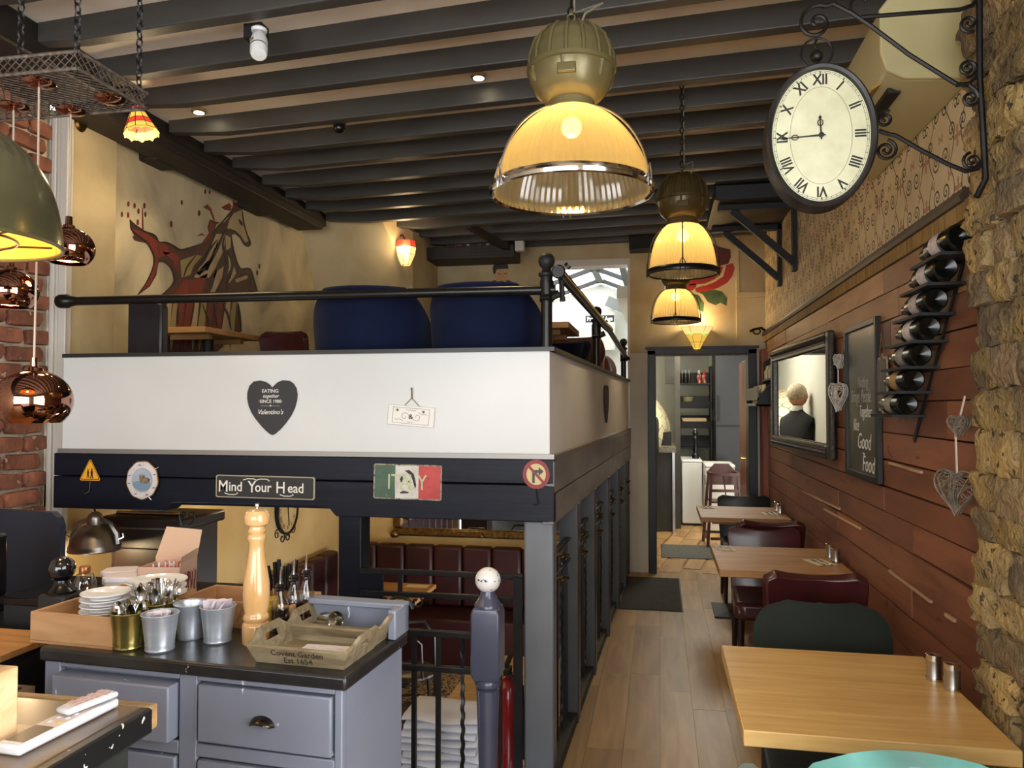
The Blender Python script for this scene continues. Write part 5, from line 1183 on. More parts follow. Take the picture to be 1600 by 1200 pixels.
# ---- upper tables and chairs
def ped_table(name, label, x0, x1, y0, y1, z0, m_, h=.75, grp=None, th=.035):
    cx, cy = (x0 + x1) / 2, (y0 + y1) / 2
    t = thing(name, label, 'table', (cx, cy, z0), group=grp)
    hx, hy = (x1 - x0) / 2, (y1 - y0) / 2
    MB().box(-hx, hx, -hy, hy, h - th, h).build('tabletop', m_, t, bevel=.003)
    MB().box(-hx * .72, hx * .72, -hy * .62, -hy * .5, h - th - .03, h - th).build('batten', mat('batten_wood', S(150, 110, 66), rough=.6), t); MB().box(-hx * .72, hx * .72, hy * .5, hy * .62, h - th - .03, h - th).build('batten', bpy.data.materials['batten_wood'], t)
    MB().tube([(0, 0, .03), (0, 0, h - th - .005)], .032, 12).build('column', black_matt, t)
    MB().add([(-.21, -.21, 0), (.21, -.21, 0), (.21, .21, 0), (-.21, .21, 0), (-.21, -.21, .012), (.21, -.21, .012), (.21, .21, .012), (-.21, .21, .012), (-.05, -.05, .045), (.05, -.05, .045), (.05, .05, .045), (-.05, .05, .045)],
             [(3, 2, 1, 0), (0, 1, 5, 4), (1, 2, 6, 5), (2, 3, 7, 6), (3, 0, 4, 7), (4, 5, 9, 8), (5, 6, 10, 9), (6, 7, 11, 10), (7, 4, 8, 11), (8, 9, 10, 11)]).build('base', black_matt, t, smooth=0)
    return t
ped_table('dining_table', 'raised level oak table in front of the horse mural', -3.04, -2.67, 4.17, 4.82, UPZ, oak_dull)
ped_table('dining_table', 'raised level oak table between the two blue chairs', -1.64, -1.0, 4.06, 4.68, UPZ, oak_dull)
ped_table('dining_table', 'raised level oak table behind the ball finial, against the bright opening', -.96, -.50, 4.32, 4.9, UPZ, oak_dull)
ped_table('dining_table', 'farthest raised level table seen through the glazed opening', -.98, -.54, 7.6, 8.2, UPZ, mat('red_oak', S(150, 84, 54), S(120, 66, 42), rough=.4, scale=(3, 30, 30)))
def back_panel(w, h, z0, y0, lean, curve, th, m_, par, name='backrest', top=.0, taper=.0, rc=.06, nu=24, nv=18, wing=0):
    def fn(u, v):
        s_ = u * 2 - 1; ww = w / 2 * (1 - taper * (1 - v))
        # superellipse corners at the top
        e = max(0, (v - (1 - rc / h)) / (rc / h)); ww -= rc * (1 - math.sqrt(max(0, 1 - e * e))) if e > 0 else 0
        return Vector((s_ * ww, y0 + lean * v + curve * s_ * s_ * (w / .45), z0 + h * v + top * s_ * s_ * v - (wing * max(0, abs(s_) - .55) / .45 * v if wing else 0)))
    return MB().grid(fn, nu, nv, th).build(name, m_, par, smooth=55, bevel=.008)
blue_v = mat('blue_velvet', S(13, 22, 52), S(10, 17, 42), rough=.85, scale=(6, 6, 6), sheen=.05, spec=.15)
def tub_chair(label, x, y, z0, rz, m_, w=.56, h=.46, top=.90, legs_m=None, grp=None, arm=True):
    """upholstered tub chair, local -Y is its back side"""
    t = thing('tub_chair', label, 'chair', (x, y, z0), rz, grp)
    hb = top - .40
    def fn(u, v):
        s_ = u * 2 - 1; a = s_ * 1.75           # wraps round
        rx = w / 2; ry = .27
        drop = (max(0, abs(s_) - .42) / .58) ** 1.2 * hb * .58
        z_ = .36 + (hb + .04 - drop) * v
        k = 1 + .05 * v
        return Vector((rx * math.sin(a) * k, -ry * math.cos(a) * k - .05 * v, z_))
    MB().grid(fn, 34, 10, -.055).build('backrest', m_, t, smooth=60, bevel=.02)
    MB().prism([(-.23, -.2), (.23, -.2), (.25, .22), (.2, .26), (-.2, .26), (-.25, .22)], frame((0, 0, .36), (1, 0, 0), (0, 1, 0)), .11).build('seat', m_, t, bevel=.03)
    for sx_ in (-1, 1):
        for sy_ in (-1, 1): MB().tube([(.20 * sx_, .18 * sy_, .37), (.24 * sx_, .22 * sy_, 0)], [.018, .011], 8).build('leg', legs_m or black_matt, t)
    return t
tub_chair('left blue velvet tub chair with its back to the handrail', -1.40, 3.68, UPZ, R(10), blue_v, .46, top=.83)
tub_chair('right blue velvet tub chair next to the ball finial post', -.80, 3.68, UPZ, R(-2), blue_v, .44, top=.83)
tub_chair('third blue velvet chair partly hidden behind the corner post', -.80, 5.32, UPZ, R(150), blue_v, .46, top=.74)
leather_b = mat('tan_leather', S(104, 62, 44), S(84, 48, 34), rough=.4, scale=(8, 8, 8)); black_l = mat('black_leather', S(24, 24, 27), S(32, 32, 35), rough=.4, scale=(8, 8, 8))
tub_chair('brown leather tub chair behind the corridor handrail', -.72, 6.0, UPZ, R(170), leather_b, .46, top=.84)
tub_chair('far brown leather tub chair near the glazed room', -.66, 6.72, UPZ, R(180), mat('russet_leather', S(140, 74, 50), S(110, 58, 40), rough=.4, scale=(8, 8, 8)), .46, top=.74)
def dining_chair(label, x, y, z0, rz, m_, w=.44, top=.86, legm=None, dip=.024, grp=None, rc=.05, sw=None, flat=False):
    t = thing('dining_chair', label, 'chair', (x, y, z0), rz, grp)
    if flat: MB().prism([(-w / 2, .42), (w / 2, .42), (w / 2, top - .03), (w / 2 - .03, top), (-w / 2, top)], FRONT((0, -.20, 0)), .06, -.03).build('backrest', m_, t, bevel=.012)
    else: back_panel(w, top - .42, .42, -.19, -.08, -.035, -.05, m_, t, top=dip, taper=.10, rc=rc)
    s2 = (sw or w) / 2
    MB().prism([(-s2 + .02, -.20), (s2 - .02, -.20), (s2, .2), (s2 - .03, .24), (-s2 + .03, .24), (-s2, .2)], frame((0, 0, .38), (1, 0, 0), (0, 1, 0)), .10).build('seat', m_, t, bevel=.025)
    lm = legm or mat('dark_leg', S(40, 24, 18), rough=.4)
    for sx_ in (-1, 1):
        MB().tube([((s2 - .035) * sx_, .19, .38), ((s2 - .03) * sx_, .205, 0)], [.02, .013], 8).build('leg', lm, t)
        MB().tube([((s2 - .04) * sx_, -.17, .40), ((s2 - .035) * sx_, -.235, 0)], [.02, .013], 8).build('leg', lm, t)
    return t
dining_chair('black leather chair at the left end of the raised level', -2.62, 3.78, UPZ, 0, black_l, .20, top=.82, dip=0, rc=.03, sw=.40, flat=True)
dining_chair('dark red leather chair behind the raised table', -2.50, 5.12, UPZ, 0, mat('oxblood', S(66, 24, 26), S(54, 18, 20), rough=.35, scale=(8, 8, 8)), .36, top=.78, dip=.0)
# ================================================================ FOREGROUND: SIDEBOARD AND BAR
blue_grey = mat('blue_grey_paint', S(128, 132, 146), S(119, 123, 137), rough=.4, scale=(3, 3, 3), chips=S(206, 212, 222), chip_t=.71, chip_s=(40, 40, 14), bump=.1, bscale=(12, 12, 12))
black_top = mat('black_worn_top', S(26, 25, 26), S(40, 38, 38), rough=.30, scale=(9, 9, 9), bump=.3, bscale=(26, 26, 26), bdist=.003, chips=S(150, 148, 146), chip_t=.72, chip_s=(46, 46, 46))
SBZ = .93
sb = thing('sideboard', 'blue-grey painted sideboard with worn black top and drawers', 'sideboard', (-1.132, 1.889, 0), R(-3.7))
MB().prism([(-.437, -.165), (-.425, -.185), (.437, -.185), (.437, .19), (-.437, .19)], frame((0, 0, SBZ - .034), (1, 0, 0), (0, 1, 0)), .034).build('worktop', black_top, sb, bevel=.007)
MB().box(-.42, .422, -.150, .18, 0, SBZ - .035).build('carcass', blue_grey, sb)
for x0, x1 in ((-.42, -.372), (-.016, .034), (.402, .422)): MB().box(x0, x1, -.172, -.15, 0, SBZ - .035).build('stile', blue_grey, sb, bevel=.003)
for z0, z1 in ((.882, SBZ - .035), (.700, .732), (.50, .53), (0, .10)):
    for x0, x1 in ((-.372, -.016), (.034, .402)): MB().box(x0, x1, -.172, -.15, z0, z1).build('rail', blue_grey, sb, bevel=.003)
cup_m = mat('bronze_cup', S(72, 66, 60), rough=.25, metal=1)
def cup(par, x_, z_, y_):
    def fn(u, v):
        a = PI * u; b = PI / 2 * v
        return Vector((x_ + .034 * math.cos(a) * math.cos(b * .0 + 0) * (1 - .0 * v) * (math.cos(b) * .0 + 1) * (1 - .18 * v), y_ - .024 * math.sin(b) * math.sin(a) ** .5, z_ - .010 + .026 * math.sin(a) * (1 - .55 * v)))
    MB().grid(fn, 16, 6, .002).build('cup_handle', cup_m, par, smooth=60)
for i, (x0, x1) in enumerate(((-.366, -.022), (.040, .396))):
    for j, (z0, z1) in enumerate(((.738, .876), (.536, .694), (.106, .494))):
        y0 = -.178 if (i, j) != (0, 0) else -.205
        MB().box(x0, x1, y0, -.12, z0, z1 if (i, j) != (0, 0) else z1 - .004).build('drawer' if j < 2 else 'cabinet_door', blue_grey, sb, bevel=.004)
        if j < 2 and (i, j) != (0, 0):
            dr = [o for o in sb.children if o.name.startswith('drawer')][-1]; cup(dr, (x0 + x1) / 2, (z0 + z1) / 2 - .004, y0)
MB().box(.10, .437, .168, .195, SBZ, SBZ + .075).build('upstand', blue_grey, sb, bevel=.004); MB().box(.09, .437, .150, .197, SBZ + .066, SBZ + .082).build('upstand_cap', blue_grey, sb, bevel=.004); MB().box(.414, .437, .10, .195, SBZ, SBZ + .078).build('upstand_end', blue_grey, sb, bevel=.004)

crate_w = mat('pine_crate', S(186, 144, 100), S(156, 112, 72), rough=.6, scale=(4, 4, 26), detail=7, distort=.8, lo=.3, hi=.7)
def crate(label, x, y, z, w, d, h, rz, letters=None):
    t = thing('wooden_crate', label, 'crate', (x, y, z), rz); e = .010
    MB().box(-w / 2, w / 2, -d / 2, d / 2, 0, .006).build('bottom', crate_w, t)
    MB().box(-w / 2, w / 2, -d / 2, -d / 2 + e, .006, h).build('front_board', crate_w, t, bevel=.0015)
    MB().box(-w / 2, w / 2, d / 2 - e, d / 2, .006, h).build('rear_board', crate_w, t, bevel=.0015)
    for s_ in (-1, 1): MB().box(s_ * w / 2 - (e if s_ > 0 else 0), s_ * w / 2 + (0 if s_ > 0 else e), -d / 2 + e, d / 2 - e, .006, h).build('end_board', crate_w, t, bevel=.0015)
    if letters: text('engraving', letters, .062, FRONT((.03, -d / 2 - .0004, h * .5)), mat('burnt_letter', S(150, 112, 72), rough=.8), t, .0006, w=False, sx=1.15)
    return t
crate('shallow pine crate holding stacked plates on the left of the sideboard', -1.49, 1.925, SBZ, .26, .33, .080, R(-4))
crate('pine crate engraved with letters behind the metal buckets', -1.17, 2.075, SBZ, .36, .17, .072, R(-4), 'L A S')

# ---- plates
porc = mat('porcelain', S(226, 224, 222), rough=.12, coat=.4)
def plate_mesh(r_): return MB().lathe([(0, .004), (r_ * .5, .004), (r_ * .58, .0), (r_ * .62, .0), (r_ * .66, .005), (r_ * .97, .014), (r_, .0165), (r_ * .985, .018), (r_ * .65, .008), (0, .0075)], 36).mesh('plate', porc)
ordn = ['lowest', 'second lowest', 'third lowest', 'third highest', 'second highest', 'topmost']
pm1 = plate_mesh(.063); pm2 = plate_mesh(.083)
def stack(me, x, y, z, n, dz, what, grp):
    for i in range(n):
        o = bpy.data.objects.new('plate', me); C.objects.link(o); o.location = (x + rng.uniform(-.002, .002), y + rng.uniform(-.002, .002), z + i * dz)
        o['label'] = '%s white plate of the %s' % (ordn[i] if n == 6 else ordn[i + (6 - n if i > 1 else 0)], what); o['category'] = 'plate'; o['group'] = grp
stack(pm1, -1.475, 1.855, SBZ + .024, 6, .0155, 'near small stack in the crate', 'small plates stacked in the crate')
stack(pm2, -1.425, 2.0, SBZ + .012, 6, .0185, 'rear large stack in the crate', 'large plates stacked in the crate')

# ---- buckets, cutlery, sachets
silver_b = mat('galvanised', S(200, 206, 214), S(182, 188, 198), rough=.3, metal=.65, scale=(3, 3, 30)); gold_b = mat('gold_tin', S(170, 156, 92), S(150, 136, 74), rough=.25, metal=.9, scale=(3, 3, 30))
def bucket(x, y, m_, label, r_=.045, h=.092):
    t = thing('metal_bucket', label, 'bucket', (x, y, SBZ), group='small metal buckets on the sideboard')
    MB().shell([(r_ * .76, 0), (r_ * .80, .004), (r_ * .77, .009), (r_ * .80, .014), (r_ * .78, .019), (r_ * .98, h - .004), (r_ * 1.02, h)], .0015, n=36).build('wall', m_, t)
    MB().lathe([(0, .003), (r_ * .76, .003), (r_ * .76, .005), (0, .005)], 30).build('bottom', m_, t)
    MB().tube([(r_ * math.cos(k), r_ * math.sin(k), h) for k in [2 * PI * q / 30 for q in range(30)]], .0018, 6, True).build('rolled_rim', m_, t)
    return t
bk1 = (-1.345, 1.778); bk2 = (-1.255, 1.777); bk3 = (-1.240, 1.885); bk4 = (-1.150, 1.870); bk5 = (-1.335, 1.872)
bucket(*bk1, gold_b, 'front gold tin bucket holding teaspoons'); bucket(*bk2, silver_b, 'silver bucket of sachets nearest the sideboard edge'); bucket(*bk3, silver_b, 'empty-looking silver bucket behind the front silver one', .043); bucket(*bk4, silver_b, 'rightmost silver bucket holding folded sachets, beside the pepper mill'); bucket(*bk5, gold_b, 'rear gold tin bucket packed with cutlery')
cut_m = mat('cutlery_steel', S(206, 204, 200), rough=.16, metal=1)
def utensil(kind, L=.135):
    mb = MB(); prof = [(-.0, .0030), (.04, .0028), (.10, .0022), (L - .05, .0020)]
    mb.grid(lambda u, v: Vector(((u - .5) * (.011 if v < .25 else .007) * (1.2 - .5 * v), 0, v * (L - .045))), 2, 6, .0016)
    if kind == 'spoon': mb.grid(lambda u, v: Vector(((u - .5) * .026 * math.sin(PI * min(1, max(.05, v))) ** .6, .006 * (1 - (2 * u - 1) ** 2) * math.sin(PI * v), L - .047 + v * .047)), 6, 8, .0012)
    elif kind == 'fork':
        mb.box(-.009, .009, -.0008, .0008, L - .05, L - .03)
        for q in range(4): mb.box(-.009 + q * .0052, -.0066 + q * .0052, -.0008, .0008, L - .031, L)
    else: mb.grid(lambda u, v: Vector(((u - .5) * .014 + .002, 0, L - .047 + v * .055 + (u * .004 if v > .9 else 0))), 2, 4, .0012)
    return mb.mesh(kind, cut_m, 60)
um = {k: utensil(k) for k in ('spoon', 'fork', 'knife')}; us = utensil('spoon', .112)
def put(me, nm, base, tilt_dir, tilt, spin, label, grp, up=True):
    o = bpy.data.objects.new(nm, me); C.objects.link(o)
    ax = Vector((math.cos(tilt_dir), math.sin(tilt_dir), 0)); zax = (Vector((0, 0, 1)) * math.cos(tilt) + ax * math.sin(tilt)).normalized()
    q = zax.to_track_quat('Z', 'Y').to_matrix().to_4x4() @ Matrix.Rotation(spin, 4, 'Z')
    if not up: q = q @ Matrix.Translation((0, 0, .14)) @ Matrix.Rotation(PI, 4, 'X')
    o.matrix_basis = Matrix.Translation(Vector(base)) @ q
    o['label'] = label; o['category'] = nm; o['group'] = grp
for i in range(20):
    a = 2 * PI * i / 20 + rng.uniform(-.1, .1); rr_ = rng.choice((.012, .02))
    k = ('knife', 'spoon', 'fork', 'knife')[i % 4]
    put(um[k], k, (bk5[0] + rr_ * math.cos(a), bk5[1] + rr_ * math.sin(a), SBZ + .012), a, rng.uniform(.16, .32) if rr_ > .015 else .08, rng.uniform(-1, 1), 'steel %s standing in the rear gold bucket' % k, {'knife': 'knives', 'spoon': 'spoons', 'fork': 'forks'}[k] + ' in the rear gold bucket', up=(k != 'knife'))
for i in range(8):
    a = 2 * PI * i / 8; put(us, 'teaspoon', (bk1[0] + .012 * math.cos(a), bk1[1] + .012 * math.sin(a), SBZ + .008), a, .19, a, 'small steel teaspoon leaning in the front gold bucket', 'teaspoons in the front gold bucket')
pap = mat('sachet_paper', S(226, 220, 222), S(206, 198, 204), rough=.7, scale=(60, 60, 60)); pap2 = mat('sachet_pink', S(206, 190, 196), rough=.7); pap3 = mat('sachet_green', S(96, 110, 84), rough=.7)
def sachet(b, i, z, m_, label, grp, ang, tl):
    M = Matrix.Translation((b[0] + rng.uniform(-.014, .014), b[1] + rng.uniform(-.014, .014), SBZ + z)) @ Matrix.Rotation(ang, 4, 'Z') @ Matrix.Rotation(tl, 4, 'X')
    mb = MB().grid(lambda u, v: M @ Vector(((u - .5) * .04, .004 * math.sin(PI * u) * math.sin(PI * v), (v - .5) * .055)), 4, 4, .002)
    mb.solo('sugar_sachet', m_, label, 'sachet', grp)
for i in range(6): sachet(bk2, i, .074, (pap, pap2, pap3, pap, pap, pap2)[i], 'paper sugar sachet in the front silver bucket', 'sachets in the front silver bucket', i * .9, .5 + .2 * (i % 3))
for i in range(7): sachet(bk4, i, .084, (pap, pap2)[i % 2], 'white paper sachet sticking out of the rightmost silver bucket', 'sachets in the rightmost silver bucket', .3 * i, .15 + .08 * i)

# ---- pepper mill
beech = mat('beech_varnish', S(214, 172, 118), S(198, 152, 96), rough=.14, scale=(20, 20, 3), coat=.6)
mx, my = -1.045, 1.878
t = thing('pepper_mill', 'tall turned beech pepper mill on the sideboard', 'pepper mill', (mx, my, SBZ))
MB().lathe([(.034, 0), (.0355, .004), (.0355, .045), (.034, .052), (.030, .056), (.033, .062), (.034, .068), (.031, .074), (.029, .080), (.033, .10), (.0345, .13), (.0335, .155), (.029, .185), (.024, .215), (.0205, .240), (.0200, .262), (.023, .268), (.0245, .274), (.0225, .281), (.0195, .284)], 36).build('body', beech, t)
MB().lathe([(.0195, .284), (.022, .287), (.0235, .293), (.021, .298), (.021, .304), (.031, .310), (.0335, .322), (.0325, .334), (.026, .345), (.012, .350), (0, .351)], 36).build('head', beech, t)
MB().lathe([(.003, .350), (.003, .354), (.0062, .357), (.0062, .362), (.003, .365), (0, .3655)], 14).build('knob', chrome, t)

# ---- oil and vinegar bottles
oil_glass = clearglass('oil_glass', (.85, .82, .76, 1), .2)
for i, (x_, y_, h_, lc, lb) in enumerate(((-1.022, 1.965, .085, S(22, 14, 12), 'front oil bottle with dark vinegar and steel pourer'), (-1.01, 2.02, .095, S(40, 30, 14), 'middle bottle of olive oil with steel pourer'), (-.985, 2.045, .09, S(60, 24, 14), 'rear bottle of reddish vinegar with steel pourer'))):
    t = thing('oil_bottle', lb, 'bottle', (x_, y_, SBZ), group='pouring bottles on the sideboard'); r_ = .0235; H_ = (.118, .132, .140)[i]
    MB().lathe([(r_ * .95, .001), (r_, .006), (r_, H_ * .62), (r_ * .9, H_ * .72), (r_ * .5, H_ * .86), (r_ * .42, H_ * .98), (r_ * .48, H_), (0, H_)], 24).build('glass', oil_glass, t)
    MB().lathe([(r_ * .9, .004), (r_ * .94, .008), (r_ * .94, H_ * .56), (0, H_ * .57)], 20).build('contents', mat('liquid_%d' % i, lc, rough=.1, coat=.5), t)
    for k in range(5): MB().tube([(r_ * 1.0 * math.cos(a), r_ * 1.0 * math.sin(a), .012 + k * .009) for a in [2 * PI * q / 20 for q in range(20)]], .0014, 5, True).build('glass_ring', oil_glass, t)
    MB().lathe([(r_ * .50, H_ - .002), (r_ * .62, H_ + .002), (r_ * .5, H_ + .006), (r_ * .62, H_ + .01), (r_ * .5, H_ + .014), (r_ * .4, H_ + .018), (0, H_ + .018)], 16).build('stopper', black_gloss, t)
    MB().tube([(0, 0, H_ + .015), (0, 0, H_ + .04), (.003, 0, H_ + .062)], [.0038, .003, .0026], 8).build('spout', chrome, t)
MB().lathe([(.020, 0), (.020, .085), (.016, .09), (0, .09)], 22, (-1.06, 1.99, SBZ)).solo('yellow_tin', mat('yellow_tin', S(200, 168, 60), S(170, 136, 40), rough=.4, scale=(30, 30, 60), lo=.5, hi=.55), 'yellow printed tin half hidden behind the pepper mill', 'tin')
for i in range(6):
    x_ = -1.115 + i * .014
    t = thing('steak_knife', 'black-handled knife standing in the engraved crate behind the pepper mill', 'knife', (x_, 2.085 + .008 * (i % 2), SBZ + .01), group='black-handled knives behind the pepper mill')
    MB().tube([(0, 0, .075), (0, 0, .10), (.003 * (i - 3), 0, .145 + .01 * (i % 3))], [.005, .0065, .006], 8).build('handle', black_gloss, t); MB().box(-.006, .006, -.0006, .0006, 0, .08).build('blade', cut_m, t)

# ---- two weathered trays
tray_w = mat('weathered_tray', S(146, 132, 104), S(108, 92, 66), rough=.7, scale=(6, 30, 30), detail=7, distort=.8, bump=.3, bscale=(6, 60, 60))
def tray(label, x, y, rz, letters):
    t = thing('wooden_tray', label, 'tray', (x, y, SBZ), rz); w, d, h = .115, .085, .044; fl4 = .018
    MB().box(-w, w, -d, d, .002, .008).build('bottom', tray_w, t)
    def wall(p0, p1, q1, q0, th, nm, par=t):
        p = [Vector(k) for k in (p0, p1, q1, q0)]; n_ = (p[1] - p[0]).cross(p[3] - p[0]).normalized() * th
        return MB().add([*p, *[k - n_ for k in p]], [(0, 1, 2, 3), (7, 6, 5, 4), (0, 4, 5, 1), (1, 5, 6, 2), (2, 6, 7, 3), (3, 7, 4, 0)]).build(nm, tray_w, par, smooth=0, bevel=.001)
    wall((-w, -d, .0), (w, -d, 0), (w + fl4, -d - fl4, h), (-w - fl4, -d - fl4, h), .008, 'side_board')
    wall((w, d, .0), (-w, d, 0), (-w - fl4, d + fl4, h), (w + fl4, d + fl4, h), .008, 'side_board')
    for s_ in (-1, 1):      # ends with a peaked top and a slotted handle
        U = Vector((0, s_, 0)); V = Vector((s_ * fl4, 0, h)).normalized()
        M = frame((s_ * w, 0, 0), U, V); hl = Vector((fl4, 0, h)).length
        outer = [(-d, 0), (d, 0), (d + fl4, hl), (d * .55, hl + .026), (-d * .55, hl + .026), (-d - fl4, hl)]
        zs0, zs1, xs_ = hl * .75, hl * .75 + .018, d * .38
        # frame built of four pieces round the slot
        for pl_ in ([(-d, 0), (d, 0), (d + fl4 * zs0 / hl, zs0), (-d - fl4 * zs0 / hl, zs0)], [(-d - fl4 * zs0 / hl, zs0), (-xs_, zs0), (-xs_, zs1), (-d * .8, zs1 + .004), (-d - fl4, hl)], [(d + fl4 * zs0 / hl, zs0), (d + fl4, hl), (d * .8, zs1 + .004), (xs_, zs1), (xs_, zs0)], [(-xs_, zs1), (xs_, zs1), (d * .8, zs1 + .004), (d * .55, hl + .026), (-d * .55, hl + .026), (-d * .8, zs1 + .004)]):
            MB().prism(pl_, M, .008, -.008).build('end_board', tray_w, t, smooth=0)
    if letters:
        V = Vector((0, -fl4, h)).normalized(); M = frame((0, -d - fl4 * .5 - .0006, h * .5), (1, 0, 0), V)
        for s_, dz in (('Covent Garden', .010), ('Est 1654', -.010)): text('lettering', s_, .022, M @ Matrix.Translation((0, dz, .0004)), mat('tray_ink', S(44, 36, 26), rough=.8), t, .0004, w=False, bold=.0002)
    return t
tray('front weathered wooden tray lettered Covent Garden, with a white paper', -.842, 1.812, R(-3.7), True)
tray('rear weathered wooden tray holding a steel cup', -.835, 1.990, R(-3.7), False)
MB().box(-.89, -.76, 1.755, 1.86, SBZ + .009, SBZ + .0105).solo('paper_slip', pap, 'white paper slip lying in the front tray', 'paper')
t = thing('steel_cup', 'shiny steel cup lying on its side in the rear tray', 'cup', (-.875, 1.985, SBZ + .009))
MB().shell([(.022, 0), (.024, .004), (.026, .05), (.028, .055)], .001, n=28, M=Matrix.Translation((-.03, 0, .026)) @ Matrix.Rotation(R(82), 4, 'Y') @ Matrix.Rotation(R(30), 4, 'X')).build('cup_wall', chrome, t)
for i in range(3):
    MB().bar((-.82 + .01 * i, 1.96 + .02 * i, SBZ + .012), (-.75, 1.985 + .016 * i, SBZ + .016), .009, .002).solo('flat_cutlery', cut_m, 'steel cutlery lying beside the cup in the rear tray', 'cutlery', 'cutlery in the rear tray')

# ---- bar counter at the lower left corner
bt = mat('worn_bar_top', S(74, 58, 44), S(112, 90, 66), rough=.3, scale=(6, 6, 6), detail=7, chips=S(176, 148, 104), chip_t=.63, chip_s=(7, 16, 7), coat=.4)
t = thing('bar_counter', 'worn wooden bar counter end with chipped black edge at the lower left', 'counter', (-1.25, .72, 0))
MB().box(-1.70, -.800, .25, 1.095, 1.040, 1.078).build('counter_top', bt, t, w=True, bevel=.006)
edge = mat('chipped_black_edge', S(24, 24, 25), rough=.3, chips=S(214, 208, 198), chip_t=.66, chip_s=(50, 50, 50))
MB().box(-.806, -.786, .25, 1.10, 1.036, 1.077).build('edge_strip', edge, t, w=True, bevel=.004)
MB().box(-1.70, -.786, 1.092, 1.112, 1.040, 1.079).build('edge_strip', mat('bare_oak_edge', S(186, 150, 100), S(120, 92, 60), rough=.5, scale=(8, 30, 30)), t, w=True, bevel=.004)
marb = mat('black_marble', S(40, 42, 40), S(54, 56, 52), rough=.16, scale=(8, 8, 8), chips=S(150, 148, 140), chip_t=.735, chip_s=(10, 22, 10), distort=1.5)
for k in range(3): MB().box(-.815, -.800, 1.06 - (k + 1) * .27 + .004, 1.06 - k * .27, .955, 1.036).build('tile', marb, t, w=True)
MB().box(-1.68, -.815, .27, 1.06, 0, 1.04).build('carcass', black_matt, t, w=True)
for r0 in range(8):
    for k in range(4):
        inst(bms[(r0 + k) % 6], 'brick', Vector((-.80, .95 - k * .225 + (.11 if r0 % 2 else 0), .91 - r0 * .085)) - t.location, t, (.05, .21, .075))
rem = mat('remote_white', S(200, 200, 204), rough=.35); rem2 = mat('remote_face', S(214, 196, 184), rough=.5)
def remote(label, p, q, w_, h_, z_, screen):
    p = Vector(p); q = Vector(q); d = (q - p); a = math.atan2(d.y, d.x); L = d.length
    t = thing('remote_control', label, 'remote control', (p.x, p.y, z_), a)
    MB().box(0, L, -w_ / 2, w_ / 2, 0, h_).build('case', rem, t, bevel=.004)
    if screen:
        MB().box(.012, .062, -w_ * .36, w_ * .36, h_, h_ + .0012).build('screen', mat('lcd', S(96, 84, 66), rough=.15), t); MB().box(.008, L * .8, -w_ * .42, w_ * .42, h_ - .0005, h_ + .0005).build('face_plate', rem2, t)
        for i in range(3):
            for j in range(2): MB().sphere((.078 + i * .016, -.008 + j * .016, h_), .005, 8, .4).build('button', rem if j or i else mat('button_amber', S(214, 176, 96), rough=.4), t)
    else:
        MB().box(.01, L - .02, -w_ * .38, w_ * .38, h_ - .0005, h_ + .0006).build('face_plate', rem2, t)
        for i in range(4):
            for j in range(3): MB().cbox((.022 + i * .016, (j - 1) * .010, h_ + .001), (.009, .006, .002)).build('button', mat('button_pink', S(196, 160, 156), rough=.5), t)
remote('large white remote control with a screen lying on the bar counter', (-.868, .905), (-.856, 1.085), .044, .014, 1.079, True)
remote('small white remote control lying on top of the larger one', (-.866, 1.0), (-.845, 1.082), .030, .009, 1.0965, False)
pine = mat('pale_pine', S(222, 190, 146), S(196, 158, 108), rough=.45, scale=(3, 8, 22), detail=4, distort=1.6)
t = thing('pine_box', 'pale pine block box on the bar counter at the left edge', 'box', (-.985, .88, 1.079))
MB().box(-.115, .087, -.055, .075, 0, .102).build('box_body', pine, t, bevel=.002); MB().box(-.10, .075, -.045, .065, .096, .104).build('inner_rim', crate_w, t)

# ---- dark counter and things behind the sideboard on the left
t = thing('back_counter', 'black counter behind the sideboard on the left', 'counter', (-1.8, 2.33, 0))
MB().box(-2.12, -1.38, 2.19, 2.50, 0, .90).build('carcass', black_matt, t, w=True); MB().box(-2.14, -1.36, 2.18, 2.51, .90, .925).build('counter_top', black_gloss, t, w=True, bevel=.004)
t = thing('bar_newel', 'glossy black newel with ball finial at the end of the bar', 'newel post', (-2.06, 2.14, 0))
n_ = atY(97, 888, 2.14); t.location = (n_.x, 2.14, 0)
MB().box(-.05, .05, -.045, .045, 0, n_.z - .075).build('shaft', black_matt, t, bevel=.01)
MB().lathe([(.042, -.078), (.044, -.068), (.03, -.055), (.024, -.045), (.022, -.036), (.03, -.03)], 24, (0, 0, n_.z), cap=False).build('collar', black_gloss, t)
MB().sphere((0, 0, n_.z), .040, 24, .95).build('ball', mat('black_lacquer', S(20, 20, 24), rough=.08, coat=.8), t)
a0 = atY(-30, 800, 2.62); a1 = atY(94, 805, 2.62)
t = thing('settle_panel', 'dark navy rounded settle back at the left edge', 'bench', (-2.7, 2.62, 0))
zt2 = a1.z + .01; xr = a1.x
MB().prism([(-2.95, .45), (xr, .45), (xr, zt2 - .05), (xr - .012, zt2 - .02), (xr - .04, zt2), (-2.95, zt2 + .01)], FRONT((0, 2.62, 0)), .03, -.03).build('back_panel', mat('navy_satin', S(20, 24, 40), S(26, 30, 46), rough=.4, scale=(5, 5, 5)), t, w=True, smooth=0)
MB().box(-2.95, xr + .03, 2.45, 2.62, .70, .74).build('ledge', black_matt, t, w=True); MB().box(-2.95, xr, 2.60, 2.66, 0, .46).build('lower_panel', black_matt, t, w=True)
cm = atY(2, 865, 2.2)
t = thing('coffee_machine', 'sliver of a chrome coffee machine at the left edge', 'coffee machine', (cm.x - .1, 2.2, .925))
t.location = (cm.x - .12, 2.2, .862)
